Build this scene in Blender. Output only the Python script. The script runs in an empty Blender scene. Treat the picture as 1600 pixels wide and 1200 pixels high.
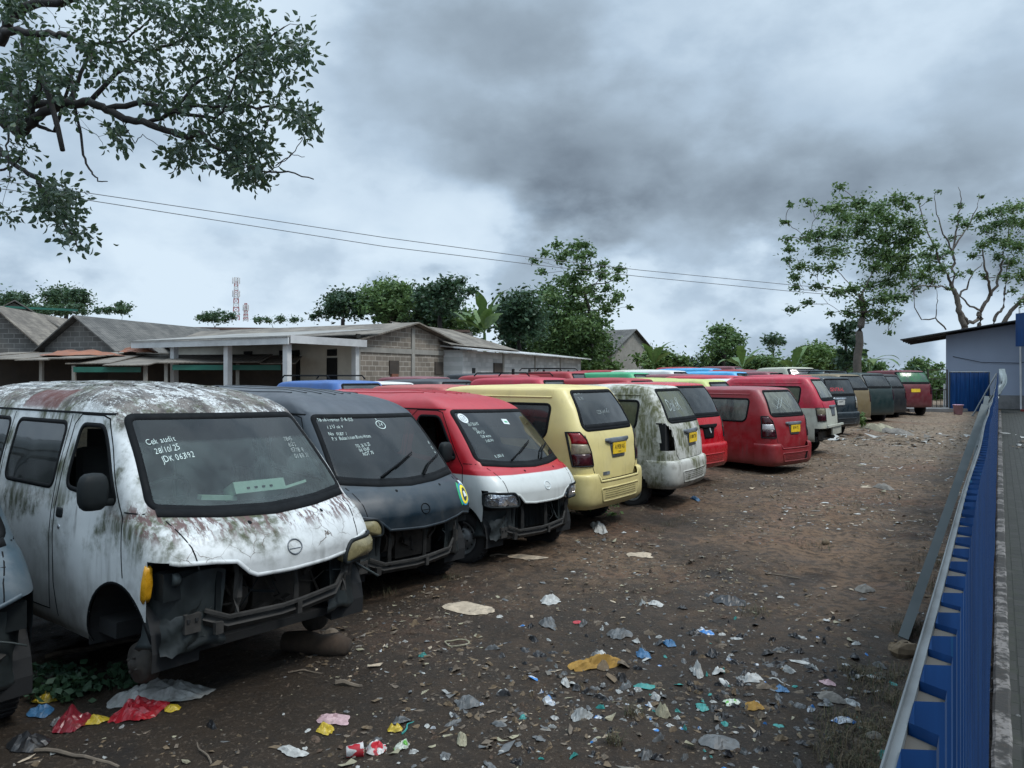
import bpy, math, random
import numpy as np
from mathutils import Vector, Matrix
from mathutils.bvhtree import BVHTree
R=math.radians
scene=bpy.context.scene
COL=scene.collection
# ---------------------------------------------------------------- camera
F,CH,HY=1160.0,2.07,587.0
cd=bpy.data.cameras.new('camera'); cam=bpy.data.objects.new('camera',cd); COL.objects.link(cam)
cam.location=(0,0,CH); cam.rotation_euler=(R(90),0,0)
cd.sensor_width=36; cd.lens=F/1600*36; cd.shift_y=-(600-HY)/1600
cd.clip_start=.02; cd.clip_end=3000
scene.camera=cam
scene.view_settings.view_transform='Standard'; scene.view_settings.look='None'
scene.view_settings.exposure=0.5; scene.view_settings.gamma=1
scene.view_settings.use_curve_mapping=False
# ---------------------------------------------------------------- node helper
class NT:
    def __init__(s,tree): s.t=tree
    def put(s,sock,v):
        if v is None: return
        if hasattr(v,'node') and hasattr(v,'is_output'): s.t.links.new(v,sock)
        else:
            if isinstance(v,(tuple,list)) and len(v)==3 and sock.type=='RGBA': v=(*v,1)
            sock.default_value=v
    def n(s,typ,props=None,**ins):
        nd=s.t.nodes.new(typ)
        for k,v in (props or {}).items(): setattr(nd,k,v)
        for k,v in ins.items():
            if k[0]=='i' and k[1:].isdigit(): s.put(nd.inputs[int(k[1:])],v)
            else: s.put(nd.inputs[k.replace('_',' ')],v)
        return nd
    def m(s,op,a,b=None,c=None,clamp=False):
        nd=s.t.nodes.new('ShaderNodeMath'); nd.operation=op; nd.use_clamp=clamp
        for i,v in enumerate((a,b,c)): s.put(nd.inputs[i],v)
        return nd.outputs[0]
    def vm(s,op,a,b=None):
        nd=s.t.nodes.new('ShaderNodeVectorMath'); nd.operation=op
        s.put(nd.inputs[0],a); s.put(nd.inputs[1],b)
        return nd.outputs[0]
    def noise(s,vec,scale,detail=4,rough=.55,dist=0):
        return s.n('ShaderNodeTexNoise',Vector=vec,Scale=scale,Detail=detail,Roughness=rough,Distortion=dist).outputs[0]
    def ramp(s,v,a,b,lo=0.,hi=1.,smooth=True):
        nd=s.t.nodes.new('ShaderNodeMapRange'); nd.interpolation_type='SMOOTHSTEP' if smooth else 'LINEAR'
        s.put(nd.inputs[0],v); s.put(nd.inputs[1],a); s.put(nd.inputs[2],b); s.put(nd.inputs[3],lo); s.put(nd.inputs[4],hi)
        return nd.outputs[0]
    def mix(s,f,a,b,mode='MIX'):
        nd=s.t.nodes.new('ShaderNodeMix'); nd.data_type='RGBA'; nd.blend_type=mode
        s.put(nd.inputs[0],f); s.put(nd.inputs[6],a); s.put(nd.inputs[7],b)
        return nd.outputs[2]
    def scale(s,vec,sc):
        nd=s.t.nodes.new('ShaderNodeMapping'); s.put(nd.inputs[0],vec); nd.inputs[3].default_value=sc
        return nd.outputs[0]
    def sep(s,vec): return s.n('ShaderNodeSeparateXYZ',Vector=vec).outputs
    def comb(s,x,y,z): return s.n('ShaderNodeCombineXYZ',X=x,Y=y,Z=z).outputs[0]
# ---------------------------------------------------------------- world: overcast cloud layer over a Nishita sky
SUN_EL,SUN_AZ=R(58),R(115)
w=bpy.data.worlds.new('World'); scene.world=w; w.use_nodes=True
for nd in list(w.node_tree.nodes): w.node_tree.nodes.remove(nd)
T=NT(w.node_tree)
sky=T.n('ShaderNodeTexSky'); sky.sky_type='NISHITA'; sky.sun_disc=False; sky.sun_elevation=SUN_EL; sky.sun_rotation=SUN_AZ
d=T.n('ShaderNodeTexCoord').outputs['Generated']
dx,dy,dz=T.sep(d)
zz=T.m('ADD',T.m('MAXIMUM',dz,0.0),.16)
px=T.m('DIVIDE',dx,zz); py=T.m('DIVIDE',dy,zz)
pv=T.comb(px,py,0)
n1=T.noise(T.scale(T.vm('ADD',d,(1.3,5.1,2)),(1,1,1.3)),1.7,8,.5,.0)
n2=T.noise(T.scale(T.vm('ADD',d,(3.3,2.1,3)),(1,1,1.6)),3.9,9,.52,.0)
n3=T.noise(T.vm('ADD',pv,(1.3,9.1,5)),.28,4,.5)
dyp=T.m('MAXIMUM',dy,.05)
u=T.m('DIVIDE',dx,dyp); v=T.m('DIVIDE',dz,dyp)
uw=T.m('ADD',u,T.m('MULTIPLY',T.m('SUBTRACT',n1,.5),.30)); vw=T.m('ADD',v,T.m('MULTIPLY',T.m('SUBTRACT',n2,.5),.15))
def blob(u0,v0,su,sv,amt):
    a=T.m('DIVIDE',T.m('SUBTRACT',uw,u0),su); b=T.m('DIVIDE',T.m('SUBTRACT',vw,v0),sv)
    q=T.m('ADD',T.m('MULTIPLY',a,a),T.m('MULTIPLY',b,b))
    return T.m('MULTIPLY',T.m('EXPONENT',T.m('MULTIPLY',q,-1.0)),amt)
dens=T.m('ADD',T.m('MULTIPLY',n1,.62),T.m('MULTIPLY',n2,.52))
dens=T.m('ADD',dens,T.m('MULTIPLY',n3,.10))
dens=T.m('MULTIPLY',T.m('SUBTRACT',dens,.655),1.30)
for b in [(.0,.285,.25,.075,.30),(.05,.245,.16,.04,.14),(.36,.33,.26,.09,.20),(.62,.26,.2,.10,.14),(.10,.45,.5,.06,.08),(-.30,.47,.25,.10,-.12),(-.25,.30,.16,.08,-.06),(-.45,.22,.3,.09,-.04),(-.1,.15,.35,.05,-.07),(.35,.15,.25,.05,-.08),(.6,.12,.2,.06,-.03)]:
    dens=T.m('ADD',dens,blob(*b))
lowp=T.ramp(v,.10,.30,1,.25)
n5=T.noise(T.scale(T.vm('ADD',d,(8.3,1.1,6)),(1,1,1.7)),5.2,10,.52,.0)
dens=T.m('ADD',dens,T.m('MULTIPLY',T.m('MULTIPLY',T.m('SUBTRACT',T.ramp(n5,.36,.62),.42),.52),lowp))
dens=T.m('SUBTRACT',dens,T.ramp(v,.03,.20,.13,0))
cr=T.n('ShaderNodeValToRGB'); T.put(cr.inputs[0],T.m('ADD',dens,.30))
el=cr.color_ramp.elements
el[0].position=0.0; el[0].color=(.62,.74,.85,1)
el[1].position=1.0; el[1].color=(.10,.13,.165,1)
for p,c in ((.22,(.54,.66,.78)),(.36,(.405,.515,.635)),(.52,(.285,.36,.44)),(.72,(.165,.21,.265))):
    e=el.new(p); e.color=(*c,1)
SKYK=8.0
gap=T.ramp(T.noise(T.scale(T.vm('ADD',d,(4.1,3.3,1)),(1,1,2.6)),3.1,6,.55),.54,.68,0,.7)
low=T.ramp(v,.05,.30,1,0)
gap=T.m('MULTIPLY',gap,low)
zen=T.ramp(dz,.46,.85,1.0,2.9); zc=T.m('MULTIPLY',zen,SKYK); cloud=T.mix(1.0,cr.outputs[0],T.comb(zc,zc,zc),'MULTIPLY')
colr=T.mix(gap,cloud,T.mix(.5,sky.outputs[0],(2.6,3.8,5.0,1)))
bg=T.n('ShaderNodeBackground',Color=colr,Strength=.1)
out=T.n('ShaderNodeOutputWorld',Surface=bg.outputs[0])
# ---------------------------------------------------------------- sun behind the cloud
sd=bpy.data.lights.new('sun','SUN'); so=bpy.data.objects.new('sun',sd); COL.objects.link(so)
sd.energy=1.5; sd.angle=R(14); sd.color=(1,.96,.9)
so.rotation_euler=(R(90)-SUN_EL,0,math.pi-SUN_AZ)
# ---------------------------------------------------------------- object helpers
def tag(o,label=None,cat=None,group=None,kind=None):
    if label: o['label']=label
    if cat: o['category']=cat
    if group: o['group']=group
    if kind: o['kind']=kind
    return o
def empty(name,loc,rz=0,label=None,cat=None,group=None,rx=0,ry=0):
    o=bpy.data.objects.new(name,None); COL.objects.link(o); o.location=loc; o.rotation_euler=(rx,ry,rz); o.empty_display_size=.1
    return tag(o,label,cat,group)
def mobj(name,V,Fc,mat,parent=None,smooth=False,mi=None):
    me=bpy.data.meshes.new(name)
    me.from_pydata([tuple(map(float,p)) for p in V],[],[tuple(int(i) for i in f) for f in Fc])
    for m in (mat if isinstance(mat,(list,tuple)) else [mat]): me.materials.append(m)
    if mi is not None: me.polygons.foreach_set('material_index',np.array(mi,dtype=np.int32))
    if smooth: me.polygons.foreach_set('use_smooth',np.ones(len(me.polygons),dtype=bool))
    me.update()
    o=bpy.data.objects.new(name,me); COL.objects.link(o)
    if parent: o.parent=parent
    return o
class MB:
    def __init__(s): s.V=[]; s.F=[]; s.M=[]
    def add(s,V,Fc,m=0):
        k=len(s.V); s.V.extend([tuple(p) for p in V]); s.F.extend([tuple(i+k for i in f) for f in Fc]); s.M.extend([m]*len(Fc)); return s
    def box(s,c,sz,rot=None,m=0,taper=1.0):
        hx,hy,hz=[q/2 for q in sz]; V=[]
        for z in (-1,1):
            t=taper if z>0 else 1
            for x,y in ((-1,-1),(1,-1),(1,1),(-1,1)): V.append(Vector((x*hx*t,y*hy*t,z*hz)))
        if rot is not None:
            M=rot if isinstance(rot,Matrix) else Matrix.Rotation(rot,3,'Z'); V=[M@p for p in V]
        V=[p+Vector(c) for p in V]
        return s.add(V,[(3,2,1,0),(4,5,6,7),(0,1,5,4),(1,2,6,5),(2,3,7,6),(3,0,4,7)],m)
    def tube(s,P,r,n=8,m=0,cap=True,flat=1.0):
        P=[Vector(p) for p in P]; 
        if not hasattr(r,'__len__'): r=[r]*len(P)
        V=[];Fc=[]
        up=Vector((0,0,1))
        for i,p in enumerate(P):
            t=(P[min(i+1,len(P)-1)]-P[max(i-1,0)])
            if t.length<1e-9: t=Vector((0,0,1))
            t.normalize()
            a=up.cross(t)
            if a.length<.15: a=Vector((1,0,0)).cross(t)
            a.normalize(); b=t.cross(a)
            for k in range(n):
                th=2*math.pi*k/n; V.append(p+a*math.cos(th)*r[i]+b*math.sin(th)*r[i]*flat)
        for i in range(len(P)-1):
            for k in range(n): Fc.append((i*n+k,i*n+(k+1)%n,(i+1)*n+(k+1)%n,(i+1)*n+k))
        if cap: Fc.append(tuple(range(n-1,-1,-1))); Fc.append(tuple((len(P)-1)*n+k for k in range(n)))
        return s.add(V,Fc,m)
    def lathe(s,prof,c=(0,0,0),axis='X',n=28,m=0,closed=False):
        # prof: (radius, along) ; revolves about axis
        V=[];Fc=[]
        for (r,a) in prof:
            for k in range(n):
                th=2*math.pi*k/n; p=(a,r*math.cos(th),r*math.sin(th)) if axis=='X' else (r*math.cos(th),r*math.sin(th),a)
                V.append((p[0]+c[0],p[1]+c[1],p[2]+c[2]))
        for i in range(len(prof)-1):
            for k in range(n): Fc.append((i*n+k,i*n+(k+1)%n,(i+1)*n+(k+1)%n,(i+1)*n+k))
        return s.add(V,Fc,m)
    def build(s,name,mat,parent=None,smooth=False): return mobj(name,s.V,s.F,mat,parent,smooth,s.M)
def hsh(i,j,seed):
    with np.errstate(over='ignore'):
        n=(i.astype(np.int64)*374761393+j.astype(np.int64)*668265263+seed*982451653)&0x7fffffff
        n=((n^(n>>13))*1274126177)&0x7fffffff
    return (n^(n>>16)).astype(float)%100000/100000.
def vnoise(x,y,seed=0):
    x=np.asarray(x,float);y=np.asarray(y,float)
    xi=np.floor(x);yi=np.floor(y);fx=x-xi;fy=y-yi;fx=fx*fx*(3-2*fx);fy=fy*fy*(3-2*fy)
    a=hsh(xi,yi,seed);b=hsh(xi+1,yi,seed);c=hsh(xi,yi+1,seed);dd=hsh(xi+1,yi+1,seed)
    return (a*(1-fx)+b*fx)*(1-fy)+(c*(1-fx)+dd*fx)*fy-.5
def sstep(a,b,x):
    t=np.clip((np.asarray(x,float)-a)/(b-a),0,1); return t*t*(3-2*t)
FU=np.array([.549,.836]); FN=np.array([.836,-.549])      # fence direction, and its right-hand normal
def ground_base(x,y): return .5*sstep(10,34,np.asarray(y,float)-.25*np.asarray(x,float))
def ground(x,y):
    x=np.asarray(x,float);y=np.asarray(y,float)
    g=ground_base(x,y)
    s=x*FU[0]+y*FU[1]; l=x*FN[0]+y*FN[1]
    lot=1-sstep(-.35,-.10,l)
    b=.05*vnoise(x*.7,y*.7,1)+.035*vnoise(x*1.9,y*1.9,2)+.02*vnoise(x*5,y*5,3)+.012*vnoise(x*12,y*12,4)+.006*vnoise(x*27,y*27,6)
    b=b+.055*vnoise(s*.35,l*3.2,5)+.022*vnoise(s*.5,l*9.,8)*(.6+vnoise(x*.4,y*.4,9))
    return g+b*lot
def gz(x,y): return float(ground(x,y))
def at(px,py,Z): return Vector(((px-800)*Z/F,Z,CH+(HY-py)*Z/F))
def on_ground(px,py,dz=0):
    Z=CH*F/max(py-HY,1)
    for _ in range(30):
        X=(px-800)*Z/F; Z=.5*Z+.5*(CH-gz(X,Z)-dz)*F/max(py-HY,1)
    return Vector(((px-800)*Z/F,Z,gz((px-800)*Z/F,Z)))
# ---------------------------------------------------------------- materials
def newmat(name):
    m=bpy.data.materials.new(name); m.use_nodes=True; t=m.node_tree
    for nd in list(t.nodes): t.nodes.remove(nd)
    return m,NT(t)
def fin(T,bsdf,disp=None):
    o=T.n('ShaderNodeOutputMaterial'); T.t.links.new(bsdf,o.inputs[0])
def bump(T,h,strength=.3,dist=.01):
    return T.n('ShaderNodeBump',Strength=strength,Distance=dist,Height=h).outputs[0]
def plain(name,col,rough=.6,metal=0,var=.25,scale=8,bmp=0.15,dist=.004,spec=.5,streak=1.0):
    m,T=newmat(name); c=T.n('ShaderNodeTexCoord').outputs['Object']
    if streak!=1.0: c=T.scale(c,(1,1,streak))
    n=T.noise(c,scale,6,.65); n2=T.noise(c,scale*.23,3)
    dark=tuple(x*(1-var) for x in col); lite=tuple(min(1,x*(1+var*.8)) for x in col)
    col_=T.mix(T.ramp(T.m('ADD',T.m('MULTIPLY',n,.6),T.m('MULTIPLY',n2,.5)),.35,.75),dark,lite)
    b=T.n('ShaderNodeBsdfPrincipled',Base_Color=col_,Roughness=T.ramp(n,.3,.7,max(rough-.1,0.02),min(1,rough+.12)),Metallic=metal)
    b.inputs['Specular IOR Level'].default_value=spec
    if bmp: T.put(b.inputs['Normal'],bump(T,n,bmp,dist))
    fin(T,b.outputs[0]); return m
def paint(name,base,top=None,split=1.0,grime=.3,moss=.2,peel=0.0,hoodpeel=0.0,rough=.35,roofcol=None,streaks=.4,gcol=(.05,.045,.035),mosscol=(.055,.062,.03),fade=.15,belt=False):
    m,T=newmat(name); c=T.n('ShaderNodeTexCoord').outputs['Object']; x,y,z=T.sep(c)
    nrm=T.n('ShaderNodeNewGeometry').outputs['Normal']; nz=T.sep(nrm)[2]
    col=base
    if top:
        zz=T.m('ADD',z,T.m('MULTIPLY',T.m('SUBTRACT',T.noise(c,1.5,2),.5),.02))
        col=T.mix(T.ramp(zz,split-.006,split+.006),base,top)
    else: col=T.n('ShaderNodeRGB').outputs[0]; col.default_value=(*base,1)
    fine=T.noise(c,5,6,.65)
    col=T.mix(T.ramp(fine,.35,.7,0,fade*.7),col,(.45,.44,.42))
    # vertical dirt streaks
    sv=T.scale(c,(14,14,1.1)); st=T.noise(sv,1.0,5,.6); big=T.noise(c,1.7,4,.6)
    stm=T.m('MULTIPLY',T.ramp(st,.50,.72),T.ramp(big,.40,.62))
    stm=T.m('MULTIPLY',stm,streaks)
    bm=T.ramp(T.m('ABSOLUTE',T.m('SUBTRACT',z,1.0)),.05,.30,1.0,.22) if belt else 1.0
    if belt: stm=T.m('MULTIPLY',stm,T.m('MAXIMUM',bm,.5))
    col=T.mix(stm,col,gcol)
    # moss and grime patches
    mo=T.noise(T.vm('ADD',c,(3,7,1)),2.2,8,.68); mo2=T.noise(T.scale(c,(20,20,5)),1,3,.6)
    mm=T.m('MULTIPLY',T.ramp(mo,.58-.22*moss,.72-.2*moss),T.ramp(mo2,.25,.62,.25,1.0))
    mm=T.m('MULTIPLY',mm,min(1,moss*1.6))
    if belt: mm=T.m('MULTIPLY',mm,T.m('MAXIMUM',bm,T.ramp(z,1.15,1.3)))
    col=T.mix(mm,col,mosscol)
    gr=T.noise(T.vm('ADD',c,(13,2,8)),3.1,9,.7)
    col=T.mix(T.m('MULTIPLY',T.ramp(gr,.48,.78),grime),col,gcol)
    # mud thrown up along the sills
    col=T.mix(T.m('MULTIPLY',T.ramp(T.m('ADD',z,T.m('MULTIPLY',fine,.4)),.55,.95,1,0),.35+.5*grime),col,(.06,.048,.037))
    hgt=fine
    if peel>0 or hoodpeel>0:
        vo=T.n('ShaderNodeTexVoronoi',{'feature':'DISTANCE_TO_EDGE'},Vector=T.vm('ADD',T.scale(c,(1,.55,1)),T.vm('MULTIPLY',T.n('ShaderNodeTexNoise',Vector=c,Scale=9.,Detail=4).outputs[1],(.12,.12,.12))),Scale=26.).outputs[0]
        vo2=T.n('ShaderNodeTexVoronoi',{'feature':'DISTANCE_TO_EDGE'},Vector=T.vm('ADD',c,T.vm('MULTIPLY',T.n('ShaderNodeTexNoise',Vector=c,Scale=5.,Detail=4).outputs[1],(.2,.2,.2))),Scale=6.5).outputs[0]
        pn=T.noise(T.scale(c,(2.6,.8,1)),5.5,8,.8)
        roofm=T.m('MULTIPLY',T.ramp(nz,.35,.7),T.ramp(z,1.5,1.66))
        k=T.m('MULTIPLY',roofm,peel)
        bare=T.mix(T.ramp(T.noise(c,6,4),.4,.6),(.045,.040,.036),(.15,.135,.12))
        pm=T.m('MULTIPLY',T.ramp(T.m('ADD',pn,T.m('MULTIPLY',T.noise(c,34,4,.8),.45)),.70,.735),k)
        col=T.mix(pm,col,bare)
        cr=T.m('MULTIPLY',T.ramp(vo,.012,.05,1,0),k)
        col=T.mix(cr,col,(.07,.055,.05))
        hm=T.m('MULTIPLY',T.m('MULTIPLY',T.ramp(nz,.12,.35),T.ramp(z,1.2,1.1)),hoodpeel)
        c2=T.m('MULTIPLY',T.m('MULTIPLY',T.ramp(vo2,.004,.020,1,0),T.ramp(T.noise(c,2.3,3),.42,.58)),hm)
        col=T.mix(c2,col,(.09,.07,.055))
        edge=T.m('MULTIPLY',T.ramp(z,.90,1.02),hm)
        ru=T.noise(T.scale(c,(9,2,2.5)),3.,7,.75)
        col=T.mix(T.m('MULTIPLY',T.ramp(ru,.49,.56),edge),col,(.10,.06,.055))
        hgt=T.m('SUBTRACT',fine,T.m('MULTIPLY',T.m('ADD',cr,pm),1.4))
    if peel>0:
        px1=T.m('MULTIPLY',T.ramp(T.m('ABSOLUTE',T.m('SUBTRACT',y,2.15)),.28,.32,1,0),T.ramp(T.m('ABSOLUTE',T.m('ADD',x,.60)),.07,.10,1,0))
        col=T.mix(T.m('MULTIPLY',T.m('MULTIPLY',px1,T.ramp(z,1.66,1.70)),.85),col,(.10,.03,.025))
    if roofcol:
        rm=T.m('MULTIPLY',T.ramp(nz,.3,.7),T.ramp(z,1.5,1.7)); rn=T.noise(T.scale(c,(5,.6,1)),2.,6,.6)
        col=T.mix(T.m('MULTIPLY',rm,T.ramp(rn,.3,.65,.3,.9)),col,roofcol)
    rr=T.m('ADD',rough,T.m('MULTIPLY',T.m('MAXIMUM',mm,stm),.4))
    rr=T.m('ADD',rr,T.ramp(fine,.3,.7,0,.15))
    b=T.n('ShaderNodeBsdfPrincipled',Base_Color=col,Roughness=rr)
    T.put(b.inputs['Normal'],bump(T,hgt,.12 if peel==0 else .35,.006))
    fin(T,b.outputs[0]); return m
def glassmat(name,tint=(.16,.19,.19),rough=.06,dust_refl=.12,trans=.55,dust_refl_col=(.30,.33,.32),tint_z=None):
    m,T=newmat(name); c=T.n('ShaderNodeTexCoord').outputs['Object']
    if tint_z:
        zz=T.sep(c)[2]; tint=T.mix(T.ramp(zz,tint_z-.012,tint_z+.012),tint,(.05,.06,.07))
    tr=T.n('ShaderNodeBsdfTransparent',Color=tint)
    body=T.n('ShaderNodeBsdfPrincipled',Base_Color=(.012,.016,.018),Roughness=.2)
    base=T.n('ShaderNodeMixShader',i0=trans,i1=body.outputs[0],i2=tr.outputs[0])
    gl=T.n('ShaderNodeBsdfGlossy',Color=(1,1,1),Roughness=T.ramp(T.noise(c,3,4),.3,.7,rough*.6,rough*1.8))
    fr=T.n('ShaderNodeFresnel',IOR=1.34 if tint_z else 1.5)
    mx=T.n('ShaderNodeMixShader',i0=fr.outputs[0],i1=base.outputs[0],i2=gl.outputs[0])
    du=T.n('ShaderNodeBsdfDiffuse',Color=dust_refl_col)
    dn=T.noise(T.scale(c,(2,2,1.2)),2.2,7,.62,.6)
    da=T.ramp(dn,.3,.75,dust_refl*.35,dust_refl*1.8)
    if tint_z: da=T.m('MULTIPLY',da,T.ramp(zz,tint_z-.015,tint_z+.015,2.2,.4))  # paler below the tinted strip: a reflection painted in with the dust
    mx2=T.n('ShaderNodeMixShader',i0=da,i1=mx.outputs[0],i2=du.outputs[0])
    fin(T,mx2.outputs[0]); return m
M={}
M['glass']=glassmat('tinted_glass',(.16,.19,.19),.04,.05,.75)
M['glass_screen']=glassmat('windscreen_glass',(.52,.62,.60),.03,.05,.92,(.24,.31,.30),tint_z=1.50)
M['glass_dark']=glassmat('dark_windscreen',(.16,.19,.19),.03,.02,.85,(.10,.13,.13),tint_z=1.48)
M['glass_dusty']=glassmat('dusty_glass',(.3,.33,.3),.12,.42,.6,(.22,.235,.20))
M['glass_mossy']=glassmat('mossy_glass',(.2,.22,.16),.15,.38,.5,(.13,.14,.085))
M['glass_green']=glassmat('green_glass',(.1,.3,.15),.1,.5,.3,(.04,.17,.07))
M['rubber']=plain('black_rubber',(.005,.006,.007),.75,0,.3,12,spec=.12)
M['plastic']=plain('weathered_black_plastic',(.008,.011,.012),.6,0,.5,7,spec=.25)
M['liner']=plain('dirty_fender_liner',(.014,.020,.021),.55,0,.5,6)
M['dark']=plain('dark_cavity',(.008,.009,.010),.9,0,.3,6,0)
M['rustbar']=plain('rusted_steel_frame',(.034,.032,.029),.75,.2,.55,14,.5)
M['rustdark']=plain('dark_rusted_steel',(.04,.034,.028),.85,.1,.6,14,.5)
M['tyre']=plain('tyre_rubber',(.020,.020,.021),.85,0,.4,15,.3)
M['rim']=plain('dirty_steel_rim',(.16,.165,.165),.5,.4,.45,10)
M['chrome']=plain('dull_chrome',(.42,.45,.47),.3,.8,.35,9)
M['greyplastic']=plain('grey_plastic_trim',(.13,.145,.16),.45,.2,.35,12)
M['seat']=plain('seat_cloth',(.035,.035,.036),.9,0,.4,10)
M['plate_yellow']=plain('yellow_plate',(.72,.47,.015),.5,0,.2,20)
M['plate_white']=plain('pale_plate',(.45,.45,.42),.5,0,.25,20)
M['plate_black']=plain('black_paint',(.01,.01,.01),.5,0,.2,20)
M['tail_red']=plain('red_lens',(.20,.008,.012),.15,0,.5,14,.1)
M['tail_dark']=plain('smoked_red_lens',(.045,.007,.010),.15,0,.5,14,.1)
M['tail_smoke']=plain('faded_clear_lens',(.22,.19,.13),.2,0,.4,14,.1)
M['tail_clear']=plain('clear_lens',(.42,.42,.42),.15,.1,.5,18,.1)
M['amber']=plain('amber_lens',(.55,.27,.01),.3,0,.4,14,.1)
M['yellowed']=plain('yellowed_lens',(.20,.17,.085),.22,0,.4,9,.15,.01)
M['ink']=plain('white_marker_ink',(.50,.60,.57),.7,0,.15,30,0)
M['ink_dim']=plain('faded_marker_ink',(.27,.31,.30),.7,0,.3,30,0)
M['ink_red']=plain('red_sticker_ink',(.60,.05,.07),.6,0,.2,30,0)
M['white']=plain('white_sticker',(.55,.60,.60),.5,0,.2,30,0)
M['st_green']=plain('green_sticker',(.02,.30,.12),.5,0,.2,30,0)
M['st_yellow']=plain('yellow_sticker',(.75,.62,.03),.5,0,.2,30,0)
M['st_blue']=plain('blue_sticker',(.02,.22,.42),.5,0,.2,30,0)
M['palegreen']=plain('pale_green_plastic',(.62,.75,.62),.5,0,.15,10)
def reflector():
    m,T=newmat('headlamp_reflector'); c=T.n('ShaderNodeTexCoord').outputs['Object']
    v=T.n('ShaderNodeTexVoronoi',Vector=c,Scale=9.).outputs['Color']
    n=T.noise(c,14,3)
    col=T.mix(T.ramp(T.sep(v)[0],.2,.8),(.10,.11,.12),(.85,.87,.9))
    b=T.n('ShaderNodeBsdfPrincipled',Base_Color=col,Roughness=.12,Metallic=.85)
    b.inputs['Coat Weight'].default_value=.6
    nn=T.n('ShaderNodeBump',Strength=.7,Distance=.03,Height=T.m('ADD',T.sep(v)[1],n)).outputs[0]; T.put(b.inputs['Normal'],nn)
    fin(T,b.outputs[0]); return m
M['reflector']=reflector()
# ---------------------------------------------------------------- vehicle body surfaces
def ring(cr,N1=22,N2=9,N3=96,rx=1):
    zs,w,zf,yf,bow,rc,ry,zr,yr,bowr,tap=cr
    P=[]
    xw=w-rc; yb=yf+bow*(xw/w)**2
    for i in range(N1): 
        x=xw*i/N1; P.append((x,yf+bow*(x/w)**2))
    for i in range(N2+1):
        a=math.pi/2*i/N2; P.append((xw+rc*math.sin(a),yb+ry*(1-math.cos(a))))
    y0=yb+ry; xr=w-rc; yrb=yr-bowr*(xr/w)**2; y1=yrb-ry
    k=np.linspace(0,1,N3+1)
    for t in k[1:]: P.append((w,y0+(y1-y0)*t))
    for i in range(1,N2+1):
        a=math.pi/2*i/N2; P.append((xr+rc*math.cos(a),y1+ry*math.sin(a)))
    for i in range(1,N1+1):
        x=xr*(1-i/N1); P.append((x,yr-bowr*(x/w)**2))
    P=np.array(P)
    for _ in range(4):
        Q=P.copy(); Q[1:-1]=.25*P[:-2]+.5*P[1:-1]+.25*P[2:]; P=Q
    P[0,0]=0;P[-1,0]=0
    y=P[:,1]
    P[:,0]*=1-tap*np.exp(-(y-yf)/.45)
    wf=1-sstep(0,.75,y-(yf+bow*.6)); wr=1-sstep(0,.6,yr-y)
    z=zs+(zf-zs)*wf+(zr-zs)*wr
    H=np.column_stack([P,z])
    L=H[1:-1][::-1].copy(); L[:,0]*=-1
    return np.vstack([H,L]),len(H)
def crom(A,res,idx):
    A=np.array(A,float); out=[]
    n=len(A)
    for i in range(n-1):
        p0=A[max(i-1,0)];p1=A[i];p2=A[i+1];p3=A[min(i+2,n-1)]
        d=max(abs(p2-p1)[idx].max(),1e-4); d=math.hypot(abs(p2-p1)[idx].max(),abs(p2-p1)[3] if 3 in idx else 0)
        s=max(1,int(math.ceil(d/res)))
        # centripetal-ish tangents limited to avoid overshoot
        m1=(p2-p0)/2 if i>0 else (p2-p1); m2=(p3-p1)/2 if i<n-2 else (p2-p1)
        dl=p2-p1; lim=3*np.abs(dl)
        m1=np.where(m1*dl<=0,0,np.clip(m1,-lim,lim)); m2=np.where(m2*dl<=0,0,np.clip(m2,-lim,lim))
        for k in range(s):
            t=k/s; h00=2*t**3-3*t**2+1;h10=t**3-2*t**2+t;h01=-2*t**3+3*t**2;h11=t**3-t**2
            out.append(h00*p1+h10*m1+h01*p2+h11*m2)
    out.append(A[-1]); return out
def shell(rows,res=.022,N=(22,9,96),close=True):
    cr=crom(rows,res,[0,1,2,3,7,8]); V=[];
    for c in cr:
        P,m=ring(c,*N); V.append(P)
    n=len(V[0]); V=np.vstack(V); Fc=[]
    for i in range(len(cr)-1):
        a=i*n;b=a+n
        for k in range(n):
            k2=(k+1)%n; Fc.append((a+k,a+k2,b+k2,b+k))
    if close:
        a=(len(cr)-1)*n
        # bridge right half to left half of the last ring
        rh=list(range(0,m)); lh=[0]+[n-i for i in range(1,m-1)]+[m-1]
        for i in range(m-1):
            q=[rh[i],rh[i+1],lh[i+1],lh[i]]; q=[a+k for j,k in enumerate(q) if k not in q[:j]]
            if len(q)>=3: Fc.append(tuple(q+[q[-1]] if len(q)==3 else q))
    sd=shell.seed=getattr(shell,'seed',0)+1.7
    amp=1-sstep(1.5,1.75,V[:,2])*.5
    V[:,0]+=np.sign(V[:,0])*np.minimum(1,abs(V[:,0])*4)*.010*amp*(vnoise(V[:,1]*2.6+sd*3,V[:,2]*3.1)+.5*vnoise(V[:,1]*7+sd,V[:,2]*6))
    V[:,1]+=.010*amp*(vnoise(V[:,0]*3+sd*5,V[:,2]*3.5)+.5*vnoise(V[:,0]*8+sd,V[:,2]*7))
    return V,np.array(Fc)
def submesh(name,V,Fs,mat,parent,smooth=True,off=None):
    used,inv=np.unique(Fs.ravel(),return_inverse=True)
    Fr=inv.reshape(Fs.shape); Vv=V[used]
    fl=[]
    for f in Fr:
        g=[]; 
        for k in f:
            if k not in g: g.append(k)
        if len(g)>=3: fl.append(tuple(g))
    return mobj(name,Vv,fl,mat,parent,smooth)
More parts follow.
